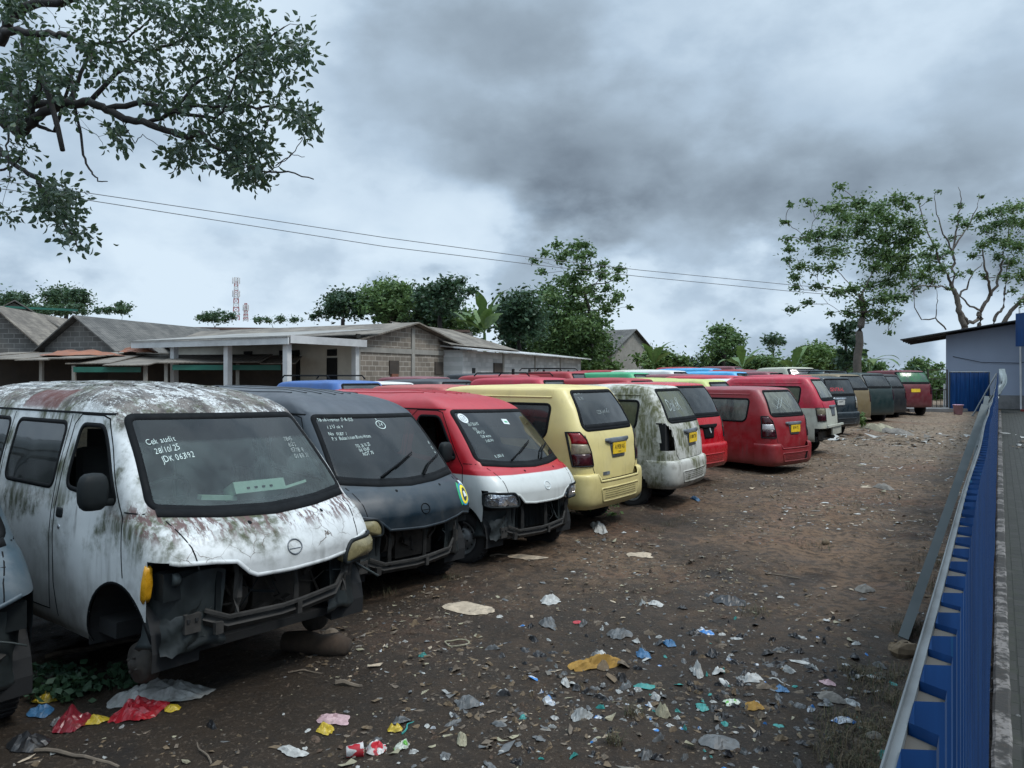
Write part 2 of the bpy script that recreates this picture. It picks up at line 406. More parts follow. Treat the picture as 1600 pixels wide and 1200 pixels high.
def pip(u,v,poly):
    ins=np.zeros(len(u),bool); n=len(poly)
    for i in range(n):
        x1,y1=poly[i];x2,y2=poly[(i+1)%n]
        c=((y1>v)!=(y2>v))
        with np.errstate(divide='ignore',invalid='ignore'):
            ins^= c&(u<(x2-x1)*(v-y1)/(y2-y1+1e-12)+x1)
    return ins
def rpoly(P,r=.05,n=5):
    out=[];P=[Vector(p) for p in P];N=len(P)
    for i in range(N):
        a,b,c=P[i-1],P[i],P[(i+1)%N]; d1=(a-b);d2=(c-b); rr=min(r if not hasattr(r,'__len__') else r[i],d1.length*.45,d2.length*.45)
        if rr<=1e-4: out.append((b.x,b.y)); continue
        s=b+d1.normalized()*rr;e=b+d2.normalized()*rr
        for k in range(n+1):
            t=k/n; q=s*(1-t)**2+b*2*t*(1-t)+e*t*t; out.append((q.x,q.y))
    return out
def dens(P,closed=True,step=.04):
    out=[];n=len(P)
    for i in range(n if closed else n-1):
        a=Vector(P[i]);b=Vector(P[(i+1)%n]);k=max(1,int((b-a).length/step))
        for j in range(k): out.append(tuple(a.lerp(b,j/k)))
    if not closed: out.append(tuple(P[-1]))
    return out
class Surf:
    """projects drawings onto a body surface; ang 0 looks at the near end, 90 at the left side, 180 at the far end"""
    def __init__(s,V,Fc):
        s.b=BVHTree.FromPolygons([Vector(p) for p in V],[tuple(dict.fromkeys(map(int,f))) for f in Fc])
    def fr(s,a):
        if a=='top': return Vector((0,0,-1)),Vector((1,0,0)),Vector((0,1,0))
        a=R(a); return Vector((math.sin(a),math.cos(a),0)),Vector((math.cos(a),-math.sin(a),0)),Vector((0,0,1))
    def hit(s,a,u,v,off=0):
        d,U,W=s.fr(a); o=U*u+W*v-d*6
        if a=='top': o=Vector((u,v,6))
        h,n,i,t=s.b.ray_cast(o,d)
        if h is None:
            h,n,i,t=s.b.find_nearest(U*u+W*v-d*1.0 if a!='top' else Vector((u,v,2)))
        if n.dot(d)>0: n=-n
        return h+n*off,n
    def strip(s,mb,a,P,wd,off,closed=True,low=-.004,step=.04,m=0):
        P=dens(P,closed,step); n=len(P); V=[];Fc=[]
        for i in range(n):
            p=Vector(P[i]); q0=Vector(P[i-1] if (closed or i>0) else P[i]); q1=Vector(P[(i+1)%n] if (closed or i<n-1) else P[i])
            t=(q1-q0)
            if t.length<1e-9: t=Vector((1,0))
            t.normalize(); nn=Vector((-t.y,t.x))*wd/2
            for (q,o) in ((p-nn,low),(p-nn,off),(p,off*1.25),(p+nn,off),(p+nn,low)): V.append(s.hit(a,q.x,q.y,o)[0])
        for i in range(n if closed else n-1):
            j=(i+1)%n
            for k in range(4): Fc.append((i*5+k,i*5+k+1,j*5+k+1,j*5+k))
        mb.add(V,Fc,m); return mb
    def decal(s,mb,a,P,off,rings=5,skirt=-.005,m=0,bulge=0,step=.04,cen=None):
        P=dens(P,True,step);n=len(P); c=Vector(cen) if cen else Vector((sum(p[0] for p in P)/n,sum(p[1] for p in P)/n)); V=[];Fc=[]
        for p in P: V.append(s.hit(a,p[0],p[1],skirt)[0])
        for r in range(rings):
            t=1-r/rings
            for p in P:
                q=c+(Vector(p)-c)*t; V.append(s.hit(a,q.x,q.y,off+bulge*(1-t*t))[0])
        V.append(s.hit(a,c.x,c.y,off+bulge)[0])
        for r in range(rings):
            for i in range(n): j=(i+1)%n; Fc.append((r*n+i,r*n+j,(r+1)*n+j,(r+1)*n+i))
        for i in range(n): Fc.append((rings*n+i,rings*n+(i+1)%n,(rings+1)*n))
        mb.add(V,Fc,m); return mb
    def text(s,mb,a,txt,u,v,size,off=.003,shear=.25,rot=0,thin=0,m=0,sx=1,seed=1):
        rnd=random.Random(seed); cx=0
        for ch in txt:
            if ch==' ': cx+=size*.45*sx; continue
            V,Fc,wd=glyph(ch,thin)
            sc=size*rnd.uniform(.9,1.08) if thin else size; rr=rnd.uniform(-.12,.12) if thin else 0; dy=rnd.uniform(-.06,.06)*size if thin else 0
            VV=[]
            for (gx,gy) in V:
                x=gx*sc*sx+shear*gy*sc; y=gy*sc+dy
                x,y=x*math.cos(rr)-y*math.sin(rr),x*math.sin(rr)+y*math.cos(rr)
                x+=cx
                X=x*math.cos(rot)-y*math.sin(rot);Y=x*math.sin(rot)+y*math.cos(rot)
                VV.append(s.hit(a,u+X,v+Y,off)[0] if s else (u+X,v+Y))
            mb.add(VV,Fc,m); cx+=(wd+.17)*sc*sx
        return mb
_G={}
def glyph(ch,thin=0):
    k=(ch,thin)
    if k in _G: return _G[k]
    cu=bpy.data.curves.new('glyph','FONT'); cu.body=ch; cu.size=1.4; cu.resolution_u=2
    cu.offset=-.012*thin
    ob=bpy.data.objects.new('glyph',cu); COL.objects.link(ob)
    dg=bpy.context.evaluated_depsgraph_get(); me=ob.evaluated_get(dg).to_mesh()
    V=[(q.co.x,q.co.y) for q in me.vertices]; Fc=[tuple(p.vertices) for p in me.polygons]
    if V:
        mx=min(p[0] for p in V); V=[(p[0]-mx,p[1]) for p in V]; wd=max(p[0] for p in V)
        if wd<.34: V=[(p[0]+(.34-wd)/2,p[1]) for p in V]; wd=.34
    else: wd=.4
    bpy.data.objects.remove(ob); bpy.data.curves.remove(cu)
    _G[k]=(V,Fc,wd); return _G[k]
def flat_text(mb,txt,O,U,W,size,thin=0,m=0,sx=1,center=True):
    """text on a plane O + U*x + W*y"""
    O=Vector(O);U=Vector(U);W=Vector(W); tot=0
    for ch in txt: tot+= size*.45*sx if ch==' ' else (glyph(ch,thin)[2]+.08)*size*sx
    cx=-tot/2 if center else 0
    for ch in txt:
        if ch==' ': cx+=size*.45*sx; continue
        V,Fc,wd=glyph(ch,thin)
        mb.add([O+U*(cx+gx*size*sx)+W*(gy*size-size*.5) for gx,gy in V],Fc,m); cx+=(wd+.08)*size*sx
    return mb
# ---------------------------------------------------------------- ground, kerb, paving
def soilmat():
    m,T=newmat('bare_soil'); c=T.n('ShaderNodeTexCoord').outputs['Object']; x,y,z=T.sep(c)
    big=T.noise(c,.35,5,.6); mid=T.noise(c,1.6,7,.65); fine=T.noise(c,9,8,.7); vf=T.noise(c,38,5,.7)
    col=T.mix(T.ramp(big,.38,.60),(.055,.037,.025),(.150,.095,.058))
    dry=T.ramp(T.m('ADD',y,T.m('MULTIPLY',T.m('SUBTRACT',mid,.5),10)),11,24)
    col=T.mix(dry,col,(.22,.165,.115))
    # damp black soil round the nearest vans and across the middle of the track
    wet=T.m('ADD',T.ramp(T.m('ADD',T.m('ADD',y,T.m('MULTIPLY',x,.22)),T.m('MULTIPLY',T.m('SUBTRACT',mid,.5),5)),4.9,9.4,1,0),0)
    col=T.mix(T.m('MULTIPLY',wet,.86),col,(.024,.017,.011))
    ash=T.m('MULTIPLY',T.ramp(T.noise(T.vm('ADD',c,(5,3,0)),.9,6,.6),.56,.68),T.ramp(y,16,8))
    col=T.mix(T.m('MULTIPLY',ash,.75),col,(.012,.011,.011))
    red=T.m('MULTIPLY',T.ramp(T.noise(T.vm('ADD',c,(1,13,0)),.5,5,.6),.50,.66),T.ramp(y,4.5,8))
    col=T.mix(T.m('MULTIPLY',red,.55),col,(.165,.088,.055))
    col=T.mix(T.ramp(fine,.44,.60,0,.72),col,(.024,.018,.013))
    col=T.mix(T.ramp(vf,.55,.66,0,.42),col,(.17,.13,.095))
    # bits of pale grit trodden in
    v=T.n('ShaderNodeTexVoronoi',Vector=T.vm('ADD',c,T.vm('MULTIPLY',T.n('ShaderNodeTexNoise',Vector=c,Scale=30.).outputs[1],(.03,.03,.03))),Scale=16.)
    sp=T.m('MULTIPLY',T.ramp(v.outputs[0],.10,.20,1,0),T.ramp(T.sep(v.outputs[1])[0],.72,.80))
    col=T.mix(T.m('MULTIPLY',sp,.45),col,(.22,.20,.17))
    b=T.n('ShaderNodeBsdfPrincipled',Base_Color=col,Roughness=T.ramp(T.m('ADD',mid,T.m('MULTIPLY',wet,-.15)),.3,.7,.62,.97))
    b.inputs['Specular IOR Level'].default_value=.25
    h=T.m('ADD',T.m('MULTIPLY',fine,.6),T.m('MULTIPLY',vf,.4)); T.put(b.inputs['Normal'],bump(T,h,1.0,.07))
    fin(T,b.outputs[0]); return m
def axis_pts(a,b,fa,fb,fine,grow):
    P=list(np.arange(fa,fb,fine)); s=fine; p=P[0]; L=[]
    while p>a: s*=grow; p-=s; L.append(p)
    s=fine; p=P[-1]
    while p<b: s*=grow; p+=s; P.append(p)
    return np.array(L[::-1]+P)
gx=axis_pts(-400,500,-4.5,6.5,.045,1.06); gy=axis_pts(-40,900,2.0,11.5,.045,1.045)
X,Y=np.meshgrid(gx,gy); Zg=ground(X,Y)
l=X*FN[0]+Y*FN[1]; Zg=np.where(l>-.06,ground_base(X,Y)-.03,Zg)
nx=len(gx);ny=len(gy); idx=np.arange(nx*ny).reshape(ny,nx)
Fg=np.stack([idx[:-1,:-1],idx[:-1,1:],idx[1:,1:],idx[1:,:-1]],-1).reshape(-1,4)
gobj=mobj('ground',np.column_stack([X.ravel(),Y.ravel(),Zg.ravel()]),Fg,soilmat(),None,True); tag(gobj,kind='structure')
def fpt(t,l_,z=0):  # along-fence coordinates
    p=FU*t+FN*l_; return Vector((p[0],p[1],float(ground_base(p[0],p[1]))+z))
def pavemat():
    m,T=newmat('mossy_paving'); c=T.n('ShaderNodeTexCoord').outputs['Object']
    mp=T.n('ShaderNodeMapping'); T.put(mp.inputs[0],c); mp.inputs[2].default_value=(0,0,-math.atan2(FU[1],FU[0]))
    br=T.n('ShaderNodeTexBrick',Vector=mp.outputs[0],Scale=1.0); br.inputs['Brick Width'].default_value=.21; br.inputs['Row Height'].default_value=.105; br.inputs['Mortar Size'].default_value=.006; br.inputs['Mortar Smooth'].default_value=.3
    br.inputs['Color1'].default_value=(.030,.030,.027,1); br.inputs['Color2'].default_value=(.016,.017,.014,1); br.inputs['Mortar'].default_value=(.008,.010,.006,1)
    n=T.noise(c,6,7,.7); col=T.mix(T.ramp(n,.4,.65,0,.8),br.outputs[0],(.022,.026,.016))
    col=T.mix(T.ramp(T.noise(T.vm('ADD',c,(2,2,2)),2.5,6,.7),.58,.75,0,.6),col,(.08,.078,.07))
    b=T.n('ShaderNodeBsdfPrincipled',Base_Color=col,Roughness=.85)
    T.put(b.inputs['Normal'],bump(T,T.m('ADD',T.m('MULTIPLY',br.outputs[1],-1),T.m('MULTIPLY',n,.5)),.8,.012)); fin(T,b.outputs[0]); return m
ts=np.concatenate([np.arange(-4,4,1),np.arange(4,46,2)])
V=[];Fc=[]
for t in ts:
    for l_ in (.055,.8,2.0,3.4,9.0): V.append(fpt(t,l_,.0 if l_<8 else -.02))
for i in range(len(ts)-1):
    for k in range(4): a=i*5+k; Fc.append((a,a+1,a+6,a+5))
tag(mobj('paving',V,Fc,pavemat(),None,True),kind='structure')
def kerbmat():
    m,T=newmat('worn_painted_kerb'); c=T.n('ShaderNodeTexCoord').outputs['Object']
    n=T.noise(c,2.3,4,.6); n2=T.noise(c,11,6,.75)
    k=T.m('MULTIPLY',T.ramp(n,.47,.53),T.ramp(n2,.42,.55))
    col=T.mix(k,(.028,.027,.024),(.17,.16,.15)); col=T.mix(T.ramp(T.noise(c,30,3),.5,.7,0,.5),col,(.05,.04,.03))
    b=T.n('ShaderNodeBsdfPrincipled',Base_Color=col,Roughness=.85); T.put(b.inputs['Normal'],bump(T,n2,.6,.01)); fin(T,b.outputs[0]); return m
V=[];Fc=[]
tk=np.arange(-4,40,.25); prof=[(-.035,-.03),(-.035,.045),(-.02,.055),(.045,.055),(.058,.045),(.058,-.03)]
for i,t in enumerate(tk):
    w_=.004*math.sin(i*2.3)
    for (l_,z_) in prof: V.append(fpt(t,l_+w_,z_+.006*math.sin(i*1.7) if z_>0 else z_))
for i in range(len(tk)-1):
    for k in range(5): a=i*6+k; Fc.append((a,a+1,a+7,a+6))
tag(mobj('kerb',V,Fc,kerbmat()),kind='structure')
# ---------------------------------------------------------------- blue corrugated fence
def bluemat():
    m,T=newmat('blue_painted_sheet'); c=T.n('ShaderNodeTexCoord').outputs['Object']
    n=T.noise(T.scale(c,(12,12,.8)),1.5,6,.6); n2=T.noise(c,2.5,5,.6)
    col=T.mix(T.ramp(n,.35,.7),(.002,.028,.105),(.003,.048,.175)); col=T.mix(T.ramp(n2,.55,.8,0,.4),col,(.03,.07,.12))
    sc=T.ramp(T.noise(T.scale(c,(60,60,.6)),1,3),.66,.72,0,.35); col=T.mix(sc,col,(.05,.28,.40))
    b=T.n('ShaderNodeBsdfPrincipled',Base_Color=col,Roughness=T.ramp(n,.3,.7,.3,.5)); T.put(b.inputs['Normal'],bump(T,n2,.1,.01)); fin(T,b.outputs[0]); return m
M['blue']=bluemat()
M['galv']=plain('galvanised_steel',(.095,.108,.115),.6,.25,.35,9,.15)
M['galvdark']=plain('dull_galvanised_channel',(.045,.056,.056),.6,.25,.25,7,.15)
M['capgrey']=plain('brown_grey_primer',(.040,.037,.032),.85,0,.25,20)
FH=1.75; TE=40.6
fe=empty('corrugated_fence',fpt(0,-.065),0,'long low fence of blue corrugated sheet with a grey top rail','fence')
fi=Matrix.Translation(-fe.location)
def rel(p): return Vector(p)-fe.location
V=[];Fc=[]; pitch=.115; t=-.6; P=[]
while t<TE:
    P+=[(t,-.0745),(t+.052,-.0745),(t+.066,-.049),(t+.098,-.049),(t+.112,-.0745)]; t+=pitch
for (t,l_) in P:
    wob=(.003*math.sin(t*1.9)+.002*math.sin(t*.63))
    V+= [rel(fpt(t,l_+wob,.03)),rel(fpt(t,l_+wob,FH-.004+.004*math.sin(t*3.1)))]
for i in range(len(P)-1): Fc.append((2*i,2*i+2,2*i+3,2*i+1))
MI=[0]*len(Fc)
k=len(V); t=-.6
while t<TE:
    wob=(.003*math.sin(t*1.9)+.002*math.sin(t*.63))
    q=[rel(fpt(t+a,b+wob,FH-.012)) for a,b in ((.054,-.0750),(.067,-.050),(.097,-.050),(.110,-.0750))]
    V+=q; Fc.append((k,k+1,k+2,k+3)); k+=4; t+=pitch
MI+=[1]*(len(Fc)-len(MI)); mobj('corrugated_sheet',V,Fc,[M['blue'],M['capgrey']],fe,False,MI)
V=[];Fc=[]; tr=np.arange(-.6,TE+.1,.3); pr=[(-.085,FH-.05),(-.085,FH+.002),(-.0830,FH+.003),(-.0830,FH-.005),(-.0752,FH-.004),(-.0752,FH-.05)]
for t in tr:
    wob=(.003*math.sin(t*1.9)+.002*math.sin(t*.63))
    for (l_,z_) in pr: V.append(rel(fpt(t,l_+wob,z_)))
for i in range(len(tr)-1):
    for k in range(5): a=i*6+k; Fc.append((a,a+1,a+7,a+6))
mobj('top_rail',V,Fc,M['galv'],fe)
for t in np.arange(.5,TE,2.4):
    mb=MB(); c=rel(fpt(t,-.095,FH/2-.1)); mb.box(c,(.04,.04,FH+.0),math.atan2(FU[1],FU[0])); mb.build('post',M['galvdark'],fe)
def channel(name,P0,P1,wd,dp,label,grp=None,cut=None):
    P0=Vector(P0);P1=Vector(P1); d=(P1-P0); L=d.length; d.normalize()
    side=Vector((FU[0],FU[1],0)); side=(side-d*side.dot(d)).normalized(); up=d.cross(side)
    pr=[(-wd/2,dp),(-wd/2,0),(wd/2,0),(wd/2,dp),(wd/2-.008,dp),(wd/2-.008,.008),(-wd/2+.008,.008),(-wd/2+.008,dp)]
    mid=(P0+P1)/2
    V=[P0+side*a+up*b-mid for a,b in pr]+[P1+side*a+up*b-mid for a,b in pr]
    Fc=[(i,(i+1)%8,8+(i+1)%8,8+i) for i in range(8)]+[(7,6,1,0),(6,5,2,1),(5,4,3,2),(8,9,14,15),(9,10,13,14),(10,11,12,13)]
    o=mobj(name,V,Fc,M['galvdark']); o.location=mid; return tag(o,label,'steel brace')
a0=on_ground(1416,1006); channel('steel_brace',a0+Vector((0,0,-.02)),fpt(10.2,-.12,1.66),.15,.075,'dull grey steel channel leaning from the soil onto the blue fence')
a1=fpt(9.6,-.45,0.0); channel('steel_brace',fpt(8.6,-.30,.35),fpt(12.6,-.13,1.70),.16,.06,'shorter grey steel channel lying along the top of the fence side')
# far return panel with plastic sheet, bucket
def fpanel(name,A,B,h,label):
    A=Vector(A);B=Vector(B); d=(B-A);L=d.length;d.normalize(); nrm=Vector((d.y,-d.x,0)); V=[];Fc=[];P=[];s=0
    while s<L: P+=[(s,0),(s+.06,0),(s+.075,.025),(s+.11,.025),(s+.125,0)]; s+=.2
    for (s,o_) in P:
        p=A+d*min(s,L)+nrm*o_-A; V+=[p+Vector((0,0,.02)),p+Vector((0,0,h))]
    for i in range(len(P)-1): Fc.append((2*i,2*i+2,2*i+3,2*i+1))
    e=empty(name,A,0,label,'fence'); mobj('corrugated_sheet',V,Fc,M['blue'],e)
    mb=MB(); mb.tube([(0,0,h),B-A+Vector((0,0,h))],.025,4); mb.build('top_rail',M['galv'],e)
    for q in (0,1): mb=MB(); c=(B-A)*q+Vector((0,.04,h/2)); mb.box(c,(.05,.05,h)); mb.build('post',M['galvdark'],e)
pA=at(1485,645,33.5); pB=at(1546,645,33.5); pA.z=pB.z=float(ground_base(pA.x,33.5))
fpanel('return_fence',pA,pB,1.80,'short blue corrugated panel standing across the far end of the fence')
# ---------------------------------------------------------------- grey annex building at the right
M['stucco']=plain('blue_grey_render',(.235,.275,.35),.9,0,.08,1.2,.1,streak=.4)
M['plinth']=plain('bare_cement_plinth',(.14,.14,.14),.9,0,.3,4,.3)
M['roofmetal']=plain('dark_roof_sheet',(.035,.04,.045),.6,.3,.25,3,.1)
M['whitepipe']=plain('white_pvc',(.55,.55,.55),.5,0,.15,8)
BY=37.; bz=.47
def bx_(px): return (px-800)*BY/F
be=empty('annex_building',(bx_(1478),BY,bz),-math.atan2(.549,.836),'blue grey rendered lean-to building with a sloping metal roof','building')
xl,xr=0,6.6; zl,zr=3.60,3.60+.16*6.6
mb=MB(); mb.add([(0,0,0),(xr,0,0),(xr,0,zr),(0,0,zl),(0,3,0),(xr,3,0),(xr,3,zr),(0,3,zl)],[(0,1,2,3),(4,7,6,5),(0,3,7,4),(1,5,6,2)]); mb.build('wall',M['stucco'],be)
mb=MB(); mb.box((xr/2-.02,-.012,.33),(xr-.4,.03,.66)); mb.build('plinth',M['plinth'],be)
sl=(zr-zl)/xr
mb=MB(); x0,x1_=-1.95,xr+.3; z0=zl+sl*x0+.10; z1=zl+sl*x1_+.10
mb.add([(x0,-.8,z0),(x1_,-.8,z1),(x1_,3.4,z1),(x0,3.4,z0),(x0,-.8,z0+.05),(x1_,-.8,z1+.05),(x1_,3.4,z1+.05),(x0,3.4,z0+.05)],[(0,3,2,1),(4,5,6,7),(0,1,5,4),(1,2,6,5),(2,3,7,6),(3,0,4,7)]); mb.build('roof',M['roofmetal'],be)
for yy in (-.6,.6,1.8,3.0): mb=MB(); mb.tube([(x0+.1,yy,z0-.06),(0,yy,zl+.02)],.05,4); mb.build('rafter',M['rustdark'],be)
mb=MB(); mb.tube([(-.06,-.05,0),(-.06,-.05,1.2)],.05,6); mb.build('corner_post',M['whitepipe'],be)
mb=MB(); P=[(.3,-.03,2.55),(1.5,-.04,2.25),(3,-.04,2.2),(4.5,-.04,2.5)]; mb.tube(P,.012,4); mb.build('cable',M['rubber'],be)
xp=3.08
mb=MB(); mb.tube([(xp,-.12,0),(xp-.02,-.12,2.5),(xp-.04,-.13,4.2),(xp-.06,-.13,4.8)],.04,6); tag(mb.build('drain_pipe',M['whitepipe'],be))
tk_=MB(); tk_.box((0,0,0),(1.6,1.6,1.5)); tk_.box((0,0,.8),(1.0,1.0,.1)); o=tk_.build('water_tank',M['blue']); o.location=at(1634,514,33.0); tag(o,'dark blue water tank at the right edge above the annex wall','tank')
sp=MB(); sp.tube([(0,0,0),(0,0,.9)],.06,6); sp.box((0,0,.9),(.15,.4,.9)); 
mb=MB(); mb.box((0,0,1.4),(.12,.12,2.8)); mb.box((.15,.1,2.2),(.25,.04,1.1)); mb.box((0,0,.05),(.4,.4,.1)); o=mb.build('red_post',plain('faded_red_paint',(.22,.035,.03),.6)); o.location=at(1606,640,34.); o.location.z=float(ground_base(o.location.x,34)); tag(o,'faded red post with a small board beside the annex wall','post')
# plastic sheet over the fence end, leaning pole, bucket, slab, gate frame
def crumple(name,c,w_,d_,h_,mat,label,cat,group=None,seed=0,rz=0,nu=14,nv=10,fold=1.0,drop=True,kind=None,jag=.25):
    rnd=np.random.RandomState(seed); V=[];Fc=[]
    ox,oy=rnd.rand(2)*50
    for j in range(nv+1):
        for i in range(nu+1):
            a=i/nu*2-1;b=j/nv*2-1
            # square to a rounded irregular outline
            r=max(abs(a),abs(b)); th=math.atan2(b,a); rr=1-jag*(.5+float(vnoise(math.cos(th)*1.7+ox,math.sin(th)*1.7+oy,3)))-jag*.35*(.5+float(vnoise(th*4+ox,oy,5)))
            ln=math.hypot(a,b) or 1; k=rr*r/ln*(1.0+.18*(abs(a*b)/(r*r+1e-9)))
            x=a*k*w_/2*1.1; y=b*k*d_/2*1.1
            z=h_*(1-r**2)*(.75+fold*float(vnoise(a*2.3+ox,b*2.3+oy,7)))+h_*fold*.5*abs(float(vnoise(a*5+ox,b*5+oy,9)))*(1.1-r)*1.2+.25*h_*fold*float(vnoise(a*3+oy,b*4+ox,2))*r
            rdg=1-abs(2*abs(float(vnoise(a*6+ox*2,b*6+oy*2,12))+.0)-.0)*2
            z+=h_*fold*.22*(rdg-.5)*(1.05-r)
            V.append([x,y,max(z,-.01)+.006])
    for j in range(nv):
        for i in range(nu): a=j*(nu+1)+i; Fc.append((a,a+1,a+nu+2,a+nu+1))
    co,si=math.cos(rz),math.sin(rz)
    V=[[x*co-y*si,x*si+y*co,z] for x,y,z in V]
    if drop:
        zc=gz(c[0],c[1])
        for p in V: p[2]+=gz(c[0]+p[0],c[1]+p[1])-zc
        c=Vector((c[0],c[1],zc))
    o=mobj(name,V,Fc,mat,None,False); o.location=c
    return tag(o,label,cat,group,kind)
M['film']=plain('cloudy_plastic_film',(.48,.52,.50),.35,0,.2,6,.4,.02)
e_=fpt(40.2,-.1); V=[];Fc=[]
for i in range(15):
    for j in range(7):
        s=i/14; a=j/6-.5
        z=1.95-s*1.95*(.86+.14*math.cos(j*1.3)); V.append((a*(.30-.12*s)+.12*math.sin(s*5)-.55*s,-.12-.20*math.sin(s*3)+.07*math.sin(j*2.4+s*7),z))
for i in range(14):
    for j in range(6): a=i*7+j; Fc.append((a,a+1,a+8,a+7))
o=mobj('plastic_sheet',V,Fc,M['film'],None,True); o.location=e_+Vector((-.1,-.4,0)); tag(o,'cloudy white plastic sheet draped over the far end of the fence','plastic sheet')
mb=MB(); a=fpt(36.5,-.95); b=fpt(38.6,-.12,1.75); mb.tube([a-a,b-a],.035,6); o=mb.build('leaning_pole',M['galv']); o.location=a; tag(o,'pale pole leaning against the far end of the fence','pole')
g_=at(1497,646,32.); g_.z=float(ground_base(g_.x,32))
mb=MB(); mb.lathe([(.0,0),(.16,0),(.20,.40),(.215,.40),(.215,.42),(.19,.42),(.15,.04),(0,.03)],axis='Z',n=18); e=mb.build('plastic_bucket',plain('faded_pink_plastic',(.55,.33,.42),.5,0,.2,5),None,True); e.location=g_; tag(e,'faded pink bucket in front of the short blue panel','bucket')
g_=at(1452,640,34.); g_.z=float(ground_base(g_.x,34))
mb=MB(); mb.box((0,0,.06),(2.6,1.5,.16)); o=mb.build('concrete_slab',M['plinth']); o.location=g_; tag(o,'low grey concrete slab beside the annex corner','slab')
g_=at(1465,630,35.); g_.z=float(ground_base(g_.x,35))
e=empty('metal_gate',g_,0,'open black metal gate frame beside the dark red minibus','gate')
mb=MB()
for xx in (-.45,.45): mb.box((xx,0,.95),(.05,.05,1.9))
for zz in (.05,.95,1.45,1.88): mb.box((0,0,zz),(.86,.04,.04))
mb.build('gate_frame',M['rustdark'],e)
mb=MB()
for xx in (-.25,-.05,.15,.32): mb.box((xx,0,.5),(.02,.02,.88))
mb.build('gate_bars',M['rustdark'],e)
# ---------------------------------------------------------------- houses on the left
def blockmat(name,col,mort,bw=.40,bh=.20,rot=0,rough=.9,ms=.018,axis='X'):
    m,T=newmat(name); c=T.n('ShaderNodeTexCoord').outputs['Object']; x,y,z=T.sep(c)
    v=T.comb(x if axis=='X' else y,z,0)
    br=T.n('ShaderNodeTexBrick',Vector=v,Scale=1.0); br.inputs['Brick Width'].default_value=bw; br.inputs['Row Height'].default_value=bh; br.inputs['Mortar Size'].default_value=ms; br.inputs['Mortar Smooth'].default_value=.2
    br.inputs['Color1'].default_value=(*col,1); br.inputs['Color2'].default_value=(*[q*.6 for q in col],1); br.inputs['Mortar'].default_value=(*mort,1)
    n=T.noise(c,1.3,6,.6); col_=T.mix(T.ramp(n,.4,.7,0,.5),br.outputs[0],tuple(q*.45 for q in col))
    b=T.n('ShaderNodeBsdfPrincipled',Base_Color=col_,Roughness=rough); T.put(b.inputs['Normal'],bump(T,T.m('MULTIPLY',br.outputs[1],-1),.5,.02)); fin(T,b.outputs[0]); return m
def roofmat(name,col,lite,axis='X',pitch=.30):
    m,T=newmat(name); c=T.n('ShaderNodeTexCoord').outputs['Object']; x,y,z=T.sep(c)
    n=T.noise(c,.9,7,.65); n2=T.noise(T.scale(c,(1,6,1) if axis=='X' else (6,1,1)),2,5,.6)
    col_=T.mix(T.ramp(T.m('ADD',T.m('MULTIPLY',n,.6),T.m('MULTIPLY',n2,.4)),.38,.66),col,lite)
    w_=T.m('SINE',T.m('MULTIPLY',x if axis=='X' else y,2*math.pi/pitch*2))
    sh=T.m('FRACT',T.m('DIVIDE',x if axis=='X' else y,1.02)); seam=T.ramp(sh,.0,.05,1,0); col_=T.mix(T.m('MULTIPLY',seam,.6),col_,tuple(q*.35 for q in col))
    b=T.n('ShaderNodeBsdfPrincipled',Base_Color=col_,Roughness=.9); T.put(b.inputs['Normal'],bump(T,w_,.35,.02)); fin(T,b.outputs[0]); return m
M['block']=blockmat('grey_concrete_block',(.24,.205,.165),(.34,.31,.27),axis='Y')
M['blockg']=blockmat('grey_gable_block',(.17,.165,.155),(.24,.235,.22),.42,.21,axis='Y')
M['blockw']=blockmat('white_lightweight_block',(.52,.53,.53),(.35,.36,.36),.60,.20,ms=.012,axis='Y')
M['asb']=roofmat('weathered_asbestos',(.095,.083,.070),(.225,.20,.165))
M['asbd']=roofmat('dark_asbestos',(.055,.055,.052),(.13,.125,.115))
M['sheetw']=plain('pale_corrugated_sheet',(.48,.49,.49),.7,.1,.2,2,.1)
M['cream']=plain('faded_cream_wall',(.55,.53,.46),.9,0,.15,2)
M['wood']=plain('dark_weathered_wood',(.05,.04,.032),.85,0,.4,5)
M['greenf']=plain('green_fascia',(.010,.10,.072),.6,0,.2,3)
M['orange']=plain('orange_tarpaulin',(.22,.085,.045),.7,0,.3,3)
M['ridge']=plain('brown_ridge_tiles',(.13,.085,.07),.85,0,.35,3)
M['mort']=plain('cement_render_band',(.25,.24,.215),.9,0,.2,4)
